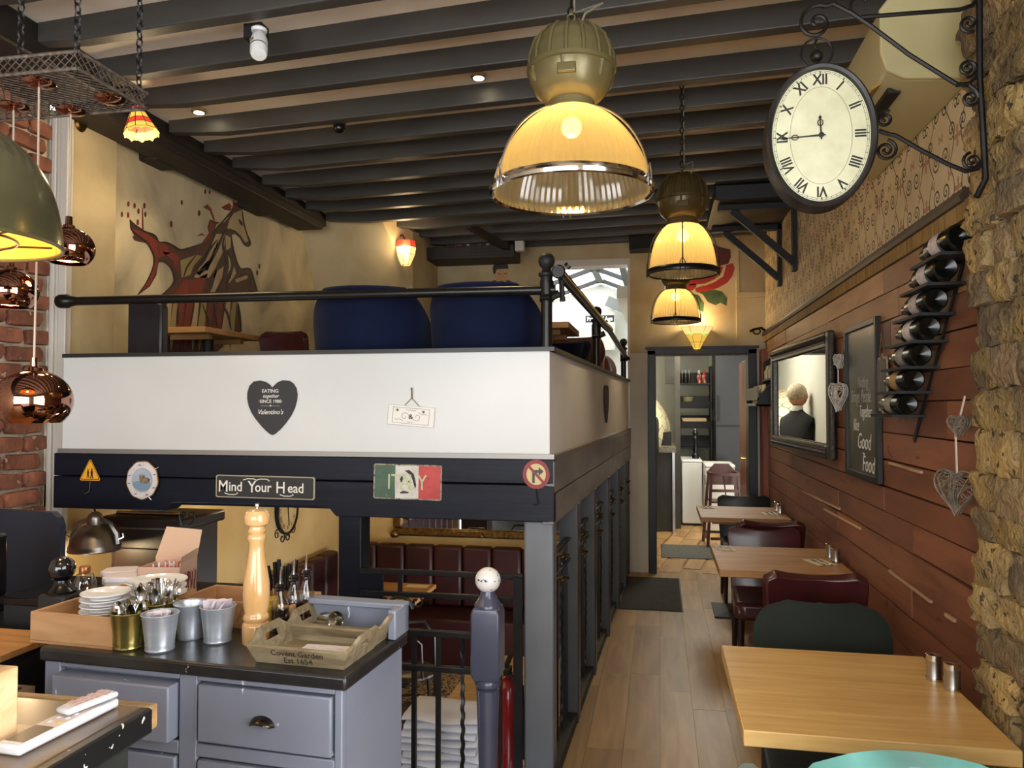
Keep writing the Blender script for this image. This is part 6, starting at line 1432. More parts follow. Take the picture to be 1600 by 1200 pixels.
MB().box(-.12, .10, -.08, .08, 0, .05).build('body', black_matt, t, bevel=.01); MB().box(-.10, .12, -.085, -.02, .12, .14).box(-.12, .09, -.06, .06, .05, .26).build('group_head', black_gloss, t, bevel=.01); MB().tube([(.09, -.06, .10), (.125, -.07, .09), (.13, -.07, .05)], .008, 8).tube([(.10, -.06, .19), (.13, -.07, .2)], .012, 8).build('spout', chrome, t, kind='stuff')
t = thing('bar_station', 'black bar station with a pale oak top left of the crates', 'counter', (-2.15, 1.98, 0))
MB().box(-2.75, -1.83, 1.86, 2.12, 0, .83).build('carcass', black_matt, t, w=True); MB().box(-2.76, -1.82, 1.85, 2.10, .83, .852).build('counter_top', oak_dull, t, w=True, bevel=.003)
MB().box(-1.83, -1.822, 1.90, 1.925, .66, .78).build('white_strip', trim_white, t, w=True); MB().box(-2.0, -1.98, 1.848, 1.86, .62, .78).build('white_strip', trim_white, t, w=True)
t = thing('low_chopping_block', 'scuffed timber block beside the left drawer of the sideboard', 'chopping block', (-1.72, 1.6, 0))
MB().box(-1.95, -1.60, 1.50, 1.74, 0, .80).build('block', mat('scuffed_timber', S(164, 138, 100), S(120, 96, 64), rough=.6, scale=(16, 16, 3), distort=.6), t, w=True); MB().box(-1.96, -1.595, 1.49, 1.75, .80, .825).build('dark_top', bt, t, w=True); MB().box(-1.94, -1.615, 1.51, 1.73, .825, .8265).build('black_inlay', black_gloss, t, w=True)

# things on that counter
wp_ = atY(268, 925, 2.32); CT = .925
sx0, sx1 = -1.66, -1.52
t = thing('straw_box', 'open cardboard box printed with red straws on the back counter', 'box', (-1.612, 2.32, CT), R(8))
cardp = NT('straw_print'); cardp.b.inputs['Roughness'].default_value = .7
tcx = cardp.n('ShaderNodeTexCoord'); mpx = cardp.n('ShaderNodeMapping'); mpx.inputs['Rotation'].default_value = (0, R(28), 0); mpx.inputs['Scale'].default_value = (90, 90, 14); cardp.l(tcx.outputs['Object'], mpx.inputs[0])
nzx = cardp.n('ShaderNodeTexNoise'); nzx.inputs['Scale'].default_value = 1; nzx.inputs['Detail'].default_value = 1; cardp.l(mpx.outputs[0], nzx.inputs['Vector'])
sz_ = cardp.n('ShaderNodeSeparateXYZ'); cardp.l(tcx.outputs['Object'], sz_.inputs[0])
lowm = cardp.math('LESS_THAN', cardp.math('ADD', sz_.outputs[2], cardp.math('MULTIPLY', nzx.outputs[0], .06)), .112)
stx = cardp.math('MULTIPLY', cardp.math('GREATER_THAN', nzx.outputs[0], .50), lowm)
cardp.l(cardp.mix(stx, S(196, 160, 138), S(110, 52, 52)), cardp.b.inputs['Base Color'])
bw, bd, bh = .072, .06, .115
for b in ((-bw, bw, -bd, -bd + .003, 0, bh * .88), (-bw, bw, bd - .003, bd, 0, bh), (-bw, -bw + .003, -bd, bd, 0, bh * .85), (bw - .003, bw, -bd, bd, 0, bh * 1.0)): MB().box(*b).build('box_side', cardp.m, t)
MB().box(-bw, bw, -bd, bd, 0, .003).build('box_bottom', cardp.m, t)
kraft = mat('kraft_card', S(186, 156, 132), rough=.8)
MB().add([(-bw, bd, bh), (bw, bd, bh), (bw + .002, bd + .03, bh + .085), (-bw + .02, bd + .03, bh + .095)], [(0, 1, 2, 3)]).build('flap', kraft, t, smooth=0); MB().add([(bw, -bd, bh), (bw, bd, bh), (bw + .004, bd, bh + .03), (bw + .004, -bd, bh + .02)], [(0, 1, 2, 3)]).build('flap', kraft, t, smooth=0)
for i in range(16):
    x_, y_ = rng.uniform(-.055, .055), rng.uniform(-.045, .045)
    MB().tube([(-1.612 + x_, 2.32 + y_, CT + .004), (-1.612 + x_ + rng.uniform(-.006, .006), 2.32 + y_, CT + rng.uniform(.098, .112))], .003, 6).solo('paper_straw', mat('straw_red' if i % 2 else 'straw_white', S(190, 50, 44) if i % 2 else S(224, 214, 208), rough=.6), 'red or white paper straw inside the straw box', 'straw', 'straws in the cardboard box')
tub_w = mat('tub_plastic', S(224, 216, 224), rough=.35)
for (x_, y_, w_, rz_, lb) in ((-1.80, 2.36, .062, R(14), 'front white lidded plastic tub on the back counter'), (-1.88, 2.44, .055, R(20), 'rear white plastic tub behind the glass jar')):
    t = thing('plastic_tub', lb, 'tub', (x_, y_, CT), rz_)
    MB().prism(rr(w_, .042, .014), frame((0, 0, 0), (1, 0, 0), (0, 1, 0)), .030).build('tub_body', mat('tub_cream', S(206, 196, 170), rough=.4), t, bevel=.003); MB().prism(rr(w_ + .005, .046, .016), frame((0, 0, .030), (1, 0, 0), (0, 1, 0)), .018).build('lid', tub_w, t, bevel=.005)
t = thing('glass_jar', 'small clear bottle with a copper cap beside the white tubs', 'bottle', (-1.90, 2.29, CT))
t.location = (-1.91, 2.30, CT)
MB().lathe([(.030, 0), (.036, .006), (.036, .035), (.026, .058), (.016, .064), (0, .065)], 22).build('glass', clearglass('jar_glass', (.9, .88, .8, 1), .25), t); MB().lathe([(.017, .062), (.018, .066), (.018, .082), (.016, .085), (0, .085)], 20).build('cap', mat('copper_cap', S(176, 120, 72), rough=.35, metal=.8), t)
# steel dome lamp on a bracket
hl_ = atY(148, 860, 3.38)
t = thing('dome_task_lamp', 'dark steel dome lamp hanging under the left end of the navy beam', 'lamp', hl_); t.scale = (1.22, 1.22, 1.22)
gun = mat('gunmetal', S(176, 166, 156), S(150, 140, 130), rough=.34, metal=1, scale=(6, 6, 6))
MB().lathe([(.098, .0), (.101, .004), (.098, .012), (.099, .018), (.095, .026), (.088, .052), (.070, .080), (.045, .098), (.030, .106), (.030, .13), (.026, .145), (.014, .156), (0, .158)], 40, cap=False).build('shade', gun, t)
MB().lathe([(.094, .004), (.060, .078), (0, .09)], 32, cap=False).build('inside', mat('lamp_inside', S(230, 200, 140), rough=.5), t)
yk = MB().tube([(-.108, 0, .03), (-.10, 0, .07), (-.07, .0, .11), (0, 0, .135), (.07, 0, .11), (.10, 0, .07), (.108, 0, .03)], .011, 6); yk.build('yoke', steel, t)
for s_ in (-1, 1): MB().tube([(.10 * s_, -.005, .045), (.135 * s_, -.005, .06), (.13 * s_, -.005, .075)], .004, 6).build('wing_nut', chrome, t)
MB().tube([(0, 0, .155), (-.02, .02, .165), (-.06, .05, .18), (-.07, .06, (1.09 - hl_.z) / 1.22)], .004, 6).build('flex', black_matt, t)
MB().sphere((0, 0, .035), .03, 12).build('bulb', bulb_s, t)
light('task_light', 'POINT', hl_ + Vector((0, 0, -.01)), 5, WARM, .03)
# ================================================================ STAIR RAILINGS, NEWEL
iron = mat('iron_rail', S(26, 26, 27), S(36, 36, 37), rough=.4, metal=.4, scale=(20, 20, 20))
nx_, ny_ = -.582, 2.60
t = thing('newel_post', 'dark blue-grey turned newel post with a chipped white ball', 'newel post', (nx_, ny_, 0))
nb = mat('newel_paint', S(74, 76, 96), S(66, 68, 86), rough=.28, scale=(5, 5, 5), chips=S(214, 214, 220), chip_t=.775, chip_s=(30, 30, 20), coat=.3)
zb_ = atY(762, 906, ny_).z
MB().sphere((0, 0, zb_), .044, 28, .98).build('ball', mat('chipped_white_ball', S(226, 222, 220), rough=.3, chips=S(40, 38, 44), chip_t=.62, chip_s=(60, 60, 60)), t)
MB().lathe([(.046, zb_ - .092), (.046, zb_ - .086), (.044, zb_ - .080), (.034, zb_ - .066), (.026, zb_ - .05), (.024, zb_ - .036)], 28).build('collar', nb, t)
z1_, z0_ = zb_ - .10, atY(762, 1055, ny_).z
sq = .050
def sqblock(zt, zb2):
    vs = []; lev = [(zb2 - .012, .82), (zb2 + .012, 1.0), (zt - .022, 1.0), (zt, .86)]
    for z_, k in lev: vs += [(-sq * k, -sq * k, z_), (sq * k, -sq * k, z_), (sq * k, sq * k, z_), (-sq * k, sq * k, z_)]
    fs = [(3, 2, 1, 0), tuple(12 + i for i in range(4))]
    for i in range(3): fs += [(i * 4 + k, i * 4 + (k + 1) % 4, i * 4 + 4 + (k + 1) % 4, i * 4 + 4 + k) for k in range(4)]
    return MB().add(vs, fs)
sqblock(z1_ + .012, z0_).build('square_block', nb, t, bevel=.006)
MB().lathe([(.036, 0), (.05, .0), (.05, .12), (.04, .14), (.033, .16), (.030, .3), (.034, .42), (.040, z0_ - .045), (.030, z0_ - .040), (.043, z0_ - .033), (.046, z0_ - .022), (.041, z0_ - .010), (.034, z0_ - .004)], 28).build('turned_shaft', nb, t)
def railing(name, label, p0, p1, zs, zb0, n, twist=(), w=.022, h=.022, ends=None):
    p0 = Vector(p0); p1 = Vector(p1); mid = (p0 + p1) / 2
    t = thing(name, label, 'railing', (mid.x, mid.y, zb0))
    for z_ in zs: MB().bar((p0.x, p0.y, z_), (p1.x, p1.y, z_), w, h).build('rail', iron, t, w=True, bevel=.003)
    for i in range(n):
        p = p0.lerp(p1, (i + .5) / n)
        if i in twist:
            mb = MB(); pts = []
            for k in range(91):
                z_ = zb0 + (zs[0] - zb0) * k / 90; a = k * 1.1
                pts.append((p.x + .0022 * math.cos(a), p.y + .0022 * math.sin(a), z_))
            mb.tube(pts, .0075, 5); mb.build('twisted_baluster', iron, t, w=True)
        else: MB().box(p.x - .008, p.x + .008, p.y - .008, p.y + .008, zb0, zs[0]).build('baluster', iron, t, w=True)
    return t
za = [atY(690, 990, 2.62).z, atY(690, 1045, 2.62).z]
railing('stair_railing', 'black iron stair railing beside the chipped white ball newel', (-1.42, 2.62), (-.632, 2.62), za, -.012, 9, twist=(8,))
zc = [atY(690, 897, 3.18).z, atY(690, 932, 3.18).z]
t = railing('stair_railing', 'black iron railing between navy and slate posts under the beam', (-1.28, 3.19), (-.565, 3.19), zc, zc[1] - .02, 2)
MB().box(-1.288, -1.18, 3.185, 3.20, -.15, zc[0]).build('end_panel', navy, t, w=True); MB().box(-.60, -.566, 3.16, 3.20, -.3, zc[0]).build('end_stile', iron, t, w=True); MB().box(-.665, -.65, 3.17, 3.185, -.3, zc[1]).build('baluster', iron, t, w=True)
FA = FRONT((-1.10, 3.185, zc[1] - .05)); MB().tube(arc((0, -.02), .06, 10, 170, 16, FA), .008, 6).tube(spiral((-.075, .02), .03, .008, 90, 470, 18, FA), .006, 5).tube(spiral((.075, .02), .03, .008, 90, -290, 18, FA), .006, 5).build('scrollwork', iron, t, w=True, kind='stuff')
ys_ = [3.30, 3.80, 3.92, 4.49, 4.61, 5.26, 5.38, 5.99, 6.11, 6.64, 6.76, 7.2]
for i in range(0, 12, 2):
    ya, yb = ys_[i], ys_[i + 1]
    t = railing('corridor_railing', ['corridor iron railing bay nearest the camera', 'second corridor railing bay from the front', 'third corridor railing bay from the front', 'fourth corridor railing bay from the front', 'fifth corridor railing bay from the front', 'farthest corridor railing bay by the rear wall'][i // 2], (cor(ya) - .02, ya), (cor(yb) - .02, yb), [.90, .80], .04, 5 if i else 4, twist=(0, 2, 4), w=.03, h=.014)
    for z_ in (.90, .80): MB().tube([(cor(ya) - .02, ya + .01, z_), (cor(ya) + .03, ya + .03, z_ + .012), (cor(ya) + .05, ya + .07, z_ + .0), (cor(ya) + .03, ya + .10, z_ - .02)], .010, 6).build('curled_end', mat('polished_iron', S(96, 86, 70), rough=.2, metal=.9), t, w=True)

# ================================================================ MAIN FLOOR TABLES AND CHAIRS
burg = mat('burgundy_leather', S(74, 32, 32), S(60, 24, 25), rough=.3, scale=(6, 6, 6), bump=.08, bscale=(90, 90, 90), coat=.15)
grn_v = mat('dark_green_velvet', S(26, 35, 29), S(21, 29, 24), rough=.85, scale=(6, 6, 6), sheen=.05); teal_v = mat('teal_velvet', S(84, 140, 130), S(66, 118, 110), rough=.7, scale=(6, 6, 6), sheen=.35)
ped_table('dining_table', 'nearest oak table on the main floor beside the stone pier', .20, .825, 2.0, 2.69, 0, oak, th=.04)
ped_table('dining_table', 'second oak table along the boarded wall, laid with cutlery', .285, .915, 3.92, 4.60, 0, oak_dull)
ped_table('dining_table', 'third oak table along the boarded wall near the kitchen door', .29, .915, 5.74, 6.40, 0, oak_dull)
dining_chair('dark green velvet chair behind the nearest table', .57, 2.665, 0, PI, grn_v, .49, top=.845, dip=0, rc=.13, legm=black_matt)
tc_ = dining_chair('teal velvet chair at the bottom right corner', .47, 1.90, 0, 0, teal_v, .43, top=.882, dip=0, rc=.10, legm=black_matt)
for s_ in (-1, 1): MB().tube([(.22 * s_, -.24, .70), (.25 * s_, -.10, .68), (.26 * s_, .06, .65), (.25 * s_, .14, .58), (.24 * s_, .16, .42)], [.03, .036, .036, .034, .03], 10).build('armrest', teal_v, tc_)
dining_chair('nearest burgundy leather chair, back to camera at the second table', .615, 3.61, 0, 0, burg, .42, top=.865)
dining_chair('burgundy leather chair facing the camera across the second table', .62, 4.62, 0, PI, burg, .44, top=.80, dip=.02)
dining_chair('burgundy leather chair, back to camera at the third table', .70, 5.50, 0, 0, burg, .44, top=.80)
dining_chair('dark green leather chair behind the third table', .69, 6.42, 0, PI, mat('bottle_green_leather', S(26, 34, 26), S(20, 27, 21), rough=.35, scale=(6, 6, 6)), .44, top=.80, dip=.01)
def shaker(x, y, label):
    t = thing('salt_shaker', label, 'shaker', (x, y, .75))
    MB().lathe([(.021, 0), (.022, .003), (.021, .006), (.021, .055), (.0215, .058), (.021, .061), (.021, .072), (.018, .075), (0, .0755)], 26).build('body', steel, t); MB().lathe([(.0222, .0), (.0226, .005), (.0222, .009)], 26, cap=False).build('base_ring', chrome, t); MB().lathe([(.0213, .0585), (.0213, .074), (.018, .0765), (0, .077)], 26).build('cap', chrome, t)
s_a = atZ(1488, 1078, .75); s_b = atZ(1468, 1068, .75)
shaker(s_a.x, s_a.y, 'front steel shaker on the nearest table'); shaker(s_b.x - .005, s_b.y + .03, 'rear steel shaker on the nearest table')
for (px, py, lb) in ((1307, 879, 'front steel shaker on the second table'), (1297, 872, 'rear steel shaker on the second table'), (1219, 803, 'front steel shaker on the third table'), (1214, 799, 'rear steel shaker on the third table')):
    p = atZ(px, py, .75); shaker(min(p.x, .885), p.y, lb)
nap = mat('paper_napkin', S(226, 214, 190), rough=.8)
def setting(px, py, z, where, rz=0):
    p = atZ(px, py, z); 
    M = Matrix.Translation((p.x, p.y, z)) @ Matrix.Rotation(rz, 4, 'Z')
    MB().box(-.05, .05, -.075, .075, .0005, .0035, M).solo('paper_napkin', nap, 'folded paper napkin on %s' % where, 'napkin')
    o = bpy.data.objects.new('fork', um['fork']); C.objects.link(o); o.matrix_basis = M @ Matrix.Translation((-.018, -.085, .006)) @ Matrix.Rotation(R(-90), 4, 'X'); o['label'] = 'fork on the napkin on %s' % where; o['category'] = 'fork'
    o = bpy.data.objects.new('knife', um['knife']); C.objects.link(o); o.matrix_basis = M @ Matrix.Translation((.018, -.085, .006)) @ Matrix.Rotation(R(-90), 4, 'X'); o['label'] = 'knife on the napkin on %s' % where; o['category'] = 'knife'
setting(1132, 857, .75, 'the aisle side of the second table', R(10)); setting(1280, 879, .75, 'the wall side of the second table', R(18)); setting(1104, 793, .75, 'the aisle side of the third table', R(8)); setting(1203, 803, .75, 'the wall side of the third table', R(5))
# door mats
rub = mat('mat_dark', S(58, 56, 52), S(46, 44, 41), rough=.95, scale=(30, 30, 30), coord='World'); rub2 = mat('mat_grey', S(104, 106, 100), S(78, 80, 76), rough=.95, scale=(60, 60, 60), coord='World')
t = thing('floor_mat', 'dark floor mat in the corridor before the kitchen door', 'mat', (-.06, 6.55, 0)); MB().box(-.24, .22, -.56, .56, 0, .008).build('pile', rub, t, bevel=.003); MB().box(-.25, .23, -.57, .57, 0, .004).build('rubber_edge', black_matt, t)
t = thing('floor_mat', 'grey speckled floor mat just inside the kitchen', 'mat', (.29, 8.45, 0)); MB().box(-.27, .27, -.38, .38, 0, .008).build('pile', rub2, t); MB().box(-.28, .28, -.39, .39, 0, .004).build('rubber_edge', black_matt, t)
# ================================================================ SUNKEN SEATING
ox = mat('oxblood_booth', S(58, 19, 20), S(46, 14, 15), rough=.45, scale=(5, 5, 5))
t = thing('banquette', 'dark red channelled banquette along the lower rear wall', 'bench', (-1.8, 7.1, LOZ))
MB().box(-3.03, -.60, 6.78, BACK - .01, LOZ, LOZ + .42).build('seat', ox, t, w=True, bevel=.02)
x_ = -3.03
while x_ < -.65:
    MB().box(x_, x_ + .285, BACK - .14, BACK - .005, LOZ + .42, .20).build('back_channel', ox, t, w=True, bevel=.03); x_ += .29
t = thing('banquette', 'dark red banquette along the lower left wall under the oval clock', 'bench', (-2.85, 5.4, LOZ))
MB().box(-3.04, -2.55, 3.95, 6.75, LOZ, LOZ + .42).build('seat', ox, t, w=True, bevel=.02)
y_ = 3.95
while y_ < 6.6:
    MB().box(-3.045, -2.92, y_, y_ + .275, LOZ + .42, .22).build('back_channel', ox, t, w=True, bevel=.03); y_ += .28
ped_table('dining_table', 'lower level oak table by the banquette behind the iron railing', -2.62, -1.98, 6.12, 6.72, LOZ, oak_dull)
ped_table('dining_table', 'lower level oak table seen between the railing balusters', -1.15, -.55, 4.02, 4.9, LOZ, oak)
dk = mat('dark_bent_wood', S(40, 30, 26), S(30, 22, 19), rough=.3, scale=(8, 8, 8))
def bent_chair(label, x, y, rz):
    t = thing('bentwood_chair', label, 'chair', (x, y, LOZ), rz)
    MB().tube([(-.18, -.17, 0), (-.18, -.19, .45), (-.17, -.22, .75), (-.10, -.24, .86), (.10, -.24, .86), (.17, -.22, .75), (.18, -.19, .45), (.18, -.17, 0)], .014, 8).build('back_hoop', dk, t)
    MB().tube([(-.09, -.18, .45), (-.08, -.22, .70), (0, -.235, .78), (.08, -.22, .70), (.09, -.18, .45)], .010, 8).build('inner_hoop', dk, t)
    MB().lathe([(0, .43), (.19, .43), (.205, .44), (.205, .455), (.19, .465), (0, .46)], 28).build('seat', dk, t)
    for s_ in (-1, 1): MB().tube([(.14 * s_, .14, .44), (.17 * s_, .19, 0)], [.016, .011], 8).build('leg', dk, t)
    MB().tube([(.155 * math.cos(k), .155 * math.sin(k), .22) for k in [2 * PI * q / 24 for q in range(24)]], .008, 6, True).build('stretcher_ring', dk, t)
bent_chair('dark bentwood chair at the lower table left of the newel', -1.78, 5.35, R(20)); bent_chair('dark bentwood chair facing the lower rear table', -2.2, 5.72, 0); bent_chair('dark bentwood chair behind the lower near table', -1.45, 4.62, R(-70))
for (x_, y_) in ((-2.55, 6.55), (-2.51, 6.58), (-2.47, 6.56)):
    MB().lathe([(.02, 0), (.02, .07), (.016, .085), (0, .087)], 16, (x_, y_, LOZ + .75)).solo('condiment_pot', steel, 'small steel pot in the row on the lower rear table', 'shaker', 'steel pots on the lower rear table')
MB().box(-2.22, -2.02, 6.56, 6.66, LOZ + .751, LOZ + .754).solo('paper_napkin', nap, 'folded napkin on the lower rear table', 'napkin')
# lower mirror and oval clock
t = thing('gilt_mirror', 'wide gilt framed mirror on the lower rear wall above the banquette', 'mirror', (-1.75, BACK - .02, .26))
gl_ = mat('antique_gilt', S(150, 116, 64), S(96, 72, 40), rough=.35, metal=.85, scale=(30, 30, 30), bump=.5, bscale=(60, 60, 60))
for nm, b in (('frame_rail', (-2.60, -.85, .27, .35)), ('frame_rail', (-2.60, -.85, .92, 1.0)), ('frame_side', (-2.60, -2.51, .35, .92)), ('frame_side', (-.94, -.85, .35, .92))): MB().box(b[0], b[1], BACK - .05, BACK - .005, b[2], b[3]).build(nm, gl_, t, w=True, bevel=.018)
for x_ in (-2.58, -.87):
    for z_ in (.29, .98): MB().sphere((x_, BACK - .05, z_), .05, 12, .8).build('corner_boss', gl_, t, w=True)
MB().sphere((-1.7, BACK - .05, .30), .03, 10).build('centre_boss', gl_, t, w=True)
MB().box(-2.51, -.94, BACK - .018, BACK - .012, .35, .92).build('glass', bpy.data.materials['mirror_glass'], t, w=True, smooth=0)
oc = atX(447, 795, -3.04)
t = thing('oval_wall_clock', 'oval cream clock with black scrolled iron rim on the lower left wall', 'clock', (-3.04, oc.y, oc.z - .2))
FO = LEFTW((-3.045, oc.y, oc.z))
ovalring(MB(), [(-.02, .02), (-.01, .035), (.0, .03), (.0, 0)], FO, .18, .21, 48).build('rim', black_metal, t, w=True); MB().prism(oval_pts(.165, .195, 40), FO, .004, .016).build('dial', mat('clock_tan', S(210, 186, 130), S(190, 160, 104), rough=.5, scale=(10, 10, 10)), t, w=True, smooth=0)
for i, s_ in enumerate(['XII', 'I', 'II', 'III', 'IV', 'V', 'VI', 'VII', 'VIII', 'IX', 'X', 'XI']):
    a = 2 * PI * i / 12; text('numeral', s_, .055, FO @ Matrix.Translation((.125 * math.sin(a), .15 * math.cos(a), .021)) @ Matrix.Rotation(-a, 4, 'Z'), inkm, t, .0008, sx=.75)
MB().bar(FO @ Vector((0, 0, .024)), FO @ Vector((.02, -.14, .024)), .008, .002).build('hand', inkm, t, w=True); MB().bar(FO @ Vector((0, 0, .025)), FO @ Vector((.03, .09, .025)), .01, .002).build('hand', inkm, t, w=True)
sc = MB()
for s_ in (-1, 1): sc.tube(spiral((.05 * s_, -.235), .045, .01, 90, 90 + s_ * 420, 22, FO), .005, 5); sc.tube(spiral((.14 * s_, -.19), .04, .01, 60, 60 - s_ * 420, 22, FO), .004, 5)
sc.build('scrollwork', black_metal, t, w=True, kind='stuff')
# dark dresser and things under the balcony at the left
t = thing('dark_dresser', 'tall dark brown dresser under the left end of the balcony', 'cabinet', (-2.7, 3.68, LOZ))
dw = mat('dresser_wood', S(44, 30, 24), S(32, 22, 18), rough=.45, scale=(8, 8, 2))
MB().box(-2.80, -2.42, 3.56, 3.92, LOZ, .92).build('carcass', dw, t, w=True); MB().box(-2.86, -2.37, 3.52, 3.92, .92, .98).build('cornice', dw, t, w=True, bevel=.012); MB().box(-2.77, -2.45, 3.545, 3.56, LOZ + .15, .82).build('door', dw, t, w=True, bevel=.006)
MB().tube([(-2.80, 3.60, .993), (-2.42, 3.60, .993)], .012, 10).solo('chrome_tube', chrome, 'chrome tube lying on top of the dark dresser', 'tube')
# linen, table and extinguisher in the stairwell
t = thing('linen_table', 'low dark table in the stairwell carrying folded linen', 'table', (-.85, 3.03, LOZ))
MB().box(-1.02, -.66, 2.86, 3.15, -.16, -.12).build('tabletop', dk, t, w=True)
for sx_ in (-1.0, -.68):
    for sy_ in (2.88, 3.13): MB().box(sx_ - .015, sx_ + .015, sy_ - .015, sy_ + .015, LOZ, -.16).build('leg', dk, t, w=True)
linen = mat('white_linen', S(226, 228, 236), S(214, 216, 226), rough=.85, scale=(12, 12, 12))
z_ = -.12; i = 0
while z_ < .33:
    h_ = rng.uniform(.020, .034); w_ = .15 + rng.uniform(-.008, .010); dx = rng.uniform(-.008, .008)
    def fn(u, v, w_=w_, h_=h_, dx=dx, sd=i):
        a = 2 * PI * v; return Vector((-.84 + dx + (u - .5) * 2 * w_, 3.0 + .12 * math.cos(a) * (1 + .04 * math.sin(9 * u + sd)), z_ + h_ / 2 + h_ * .52 * max(-1, min(1, 1.6 * math.sin(a))) + .004 * math.sin(7 * u + sd * 2)))
    mb = MB().grid(fn, 12, 16); W = 13
    mb.f += [tuple(j * W for j in range(16)), tuple(j * W + 12 for j in reversed(range(16)))]
    mb.solo('folded_linen', linen, ['folded white cloth in the linen stack in the stairwell'][0], 'linen', 'folded white cloths stacked in the stairwell'); z_ += h_; i += 1
t = thing('fire_extinguisher', 'red fire extinguisher beside the slate post in the stairwell', 'fire extinguisher', (-.66, 3.36, -.10))
exr = mat('extinguisher_red', S(150, 26, 26), rough=.25, coat=.4)
MB().lathe([(.055, 0), (.062, .012), (.062, .36), (.056, .41), (.032, .45), (.02, .46), (.02, .48), (0, .48)], 28).build('cylinder', exr, t); MB().box(-.012, .012, -.05, .03, .48, .50).build('valve', black_matt, t); MB().bar((0, -.05, .52), (0, .06, .535), .02, .012).build('handle', black_matt, t)
MB().tube([(.0, -.03, .49), (.07, -.05, .44), (.075, -.04, .25), (.07, -.02, .12)], .010, 8).build('hose', black_matt, t); MB().box(-.02, .10, .055, .07, .30, .33).build('wall_strap', black_metal, t)
# light fittings under the raised floor
for i, (x_, y_) in enumerate(((-2.4, 4.6), (-1.4, 5.4), (-2.2, 6.5), (-.95, 6.4))):
    t = thing('lower_downlight', ['downlight under the raised floor near the left wall', 'downlight under the raised floor over the lower middle', 'downlight under the raised floor near the lower mirror', 'downlight under the raised floor by the corridor'][i], 'spotlight', (x_, y_, 1.07))
    MB().lathe([(.04, .0), (.055, .004), (.058, .02), (0, .02)], 22).build('bezel', chrome, t); MB().lathe([(0, -.004), (.034, -.002), (.036, .003), (0, .004)], 18).build('lens', bpy.data.materials['downlight_lens'], t)
    light('lower_beam', 'POINT', (x_, y_, 1.02), (6, 1.5, 3, 1.5)[i], WARM, .04)

# ================================================================ KITCHEN
ko = thing('pizza_oven', 'domed pizza oven clad in broken cream tiles in the kitchen', 'oven', (-.10, 10.55, 0))
cracked = NT('broken_tile'); cp_ = cracked.n('ShaderNodeNewGeometry').outputs['Position']; vv = cracked.n('ShaderNodeTexVoronoi'); vv.feature = 'DISTANCE_TO_EDGE'; vv.inputs['Scale'].default_value = 6.5; cracked.l(cp_, vv.inputs['Vector'])
cracked.l(cracked.ramp(vv.outputs['Distance'], [(.02, S(90, 84, 66)), (.035, S(214, 204, 168))]), cracked.b.inputs['Base Color']); cracked.b.inputs['Roughness'].default_value = .4
MB().grid(lambda u, v: Vector((-.26 + .50 * math.cos(PI * (u - .5)) * math.sin(PI * v), .95 * math.sin(PI * (u - .5)) * math.sin(PI * v), 1.22 - .55 * math.cos(PI * v))), 32, 24).build('dome', cracked.m, ko, smooth=60)
MB().box(-.26, .30, -.85, .5, .98, 1.05).build('granite_ledge', mat('granite', S(150, 140, 116), S(80, 74, 62), rough=.3, scale=(60, 60, 60)), ko); MB().box(-.26, .26, -.8, .5, 0, .98).build('base', mat('oven_base', S(64, 62, 56), S(46, 44, 40), rough=.5, scale=(8, 8, 2)), ko); MB().box(.06, .25, -.55, -.2, 1.05, 1.22).build('mouth', black_matt, ko); MB().box(.255, .285, -.84, -.80, 0, .98).build('steel_leg', steel, ko)
struct(MB().box(.195, .262, 10.0, 10.06, 0, 2.6), 'wall_kitchen_pier', mat('pier_grey', S(74, 70, 60), S(56, 52, 44), rough=.6, scale=(4, 4, 2)))
sx0, sx1, sy = .265, .72, 11.35
sh = thing('black_rack', 'black painted shelving unit standing in the kitchen', 'shelf', ((sx0 + sx1) / 2, sy, 0))
for x_ in (sx0, sx1): MB().box(x_ - .012, x_ + .012, sy - .16, sy + .16, 0, 2.12).build('side', black_matt, sh, w=True)
for z_ in (.95, 1.24, 1.52, 1.86): 
    MB().box(sx0, sx1, sy - .16, sy + .16, z_, z_ + .02).build('shelf_board', black_matt, sh, w=True)
    MB().box(sx0, sx1, sy + .13, sy + .15, z_, z_ + .18).build('back_rail', black_matt, sh, w=True)
for z_ in (1.24, 1.52): MB().add([(sx0, sy - .16, z_), (sx1, sy - .16, z_), (sx1 + .01, sy - .22, z_ + .10), (sx0 - .01, sy - .22, z_ + .10)], [(0, 1, 2, 3)]).build('tilted_front', mat('rack_front', S(52, 52, 54), rough=.4), sh, w=True, smooth=0)
for i in range(3):
    t = thing('sauce_bottle', ['dark bottle with clear neck, leftmost on the top rack shelf', 'dark bottle with clear neck, second on the top rack shelf', 'dark bottle with clear neck, third on the top rack shelf'][i], 'bottle', (.325 + i * .05, sy - .05, 1.88))
    MB().lathe([(.02, 0), (.021, .10), (.010, .14), (.009, .19), (0, .19)], 14).build('glass', mat('dark_sauce', S(40, 26, 20), rough=.2), t); MB().lathe([(.011, .14), (.010, .195), (0, .197)], 12).build('neck', chrome, t)
for x_, lb, cc_ in ((.56, 'red and white sauce bottle with a white cap on the rack', S(226, 220, 214)), (.63, 'orange-red sauce bottle with a red cap on the rack', S(190, 60, 40))):
    t = thing('sauce_bottle', lb, 'bottle', (x_, sy - .05, 1.88)); MB().lathe([(.028, 0), (.03, .11), (.018, .14), (0, .14)], 16).build('body', mat('sauce_red', S(176, 56, 34), S(214, 190, 170), rough=.35, scale=(30, 30, 20), lo=.5, hi=.52), t); MB().lathe([(.017, .13), (.016, .185), (0, .187)], 14).build('cap', mat('cap_' + str(int(x_ * 100)), cc_, rough=.4), t)
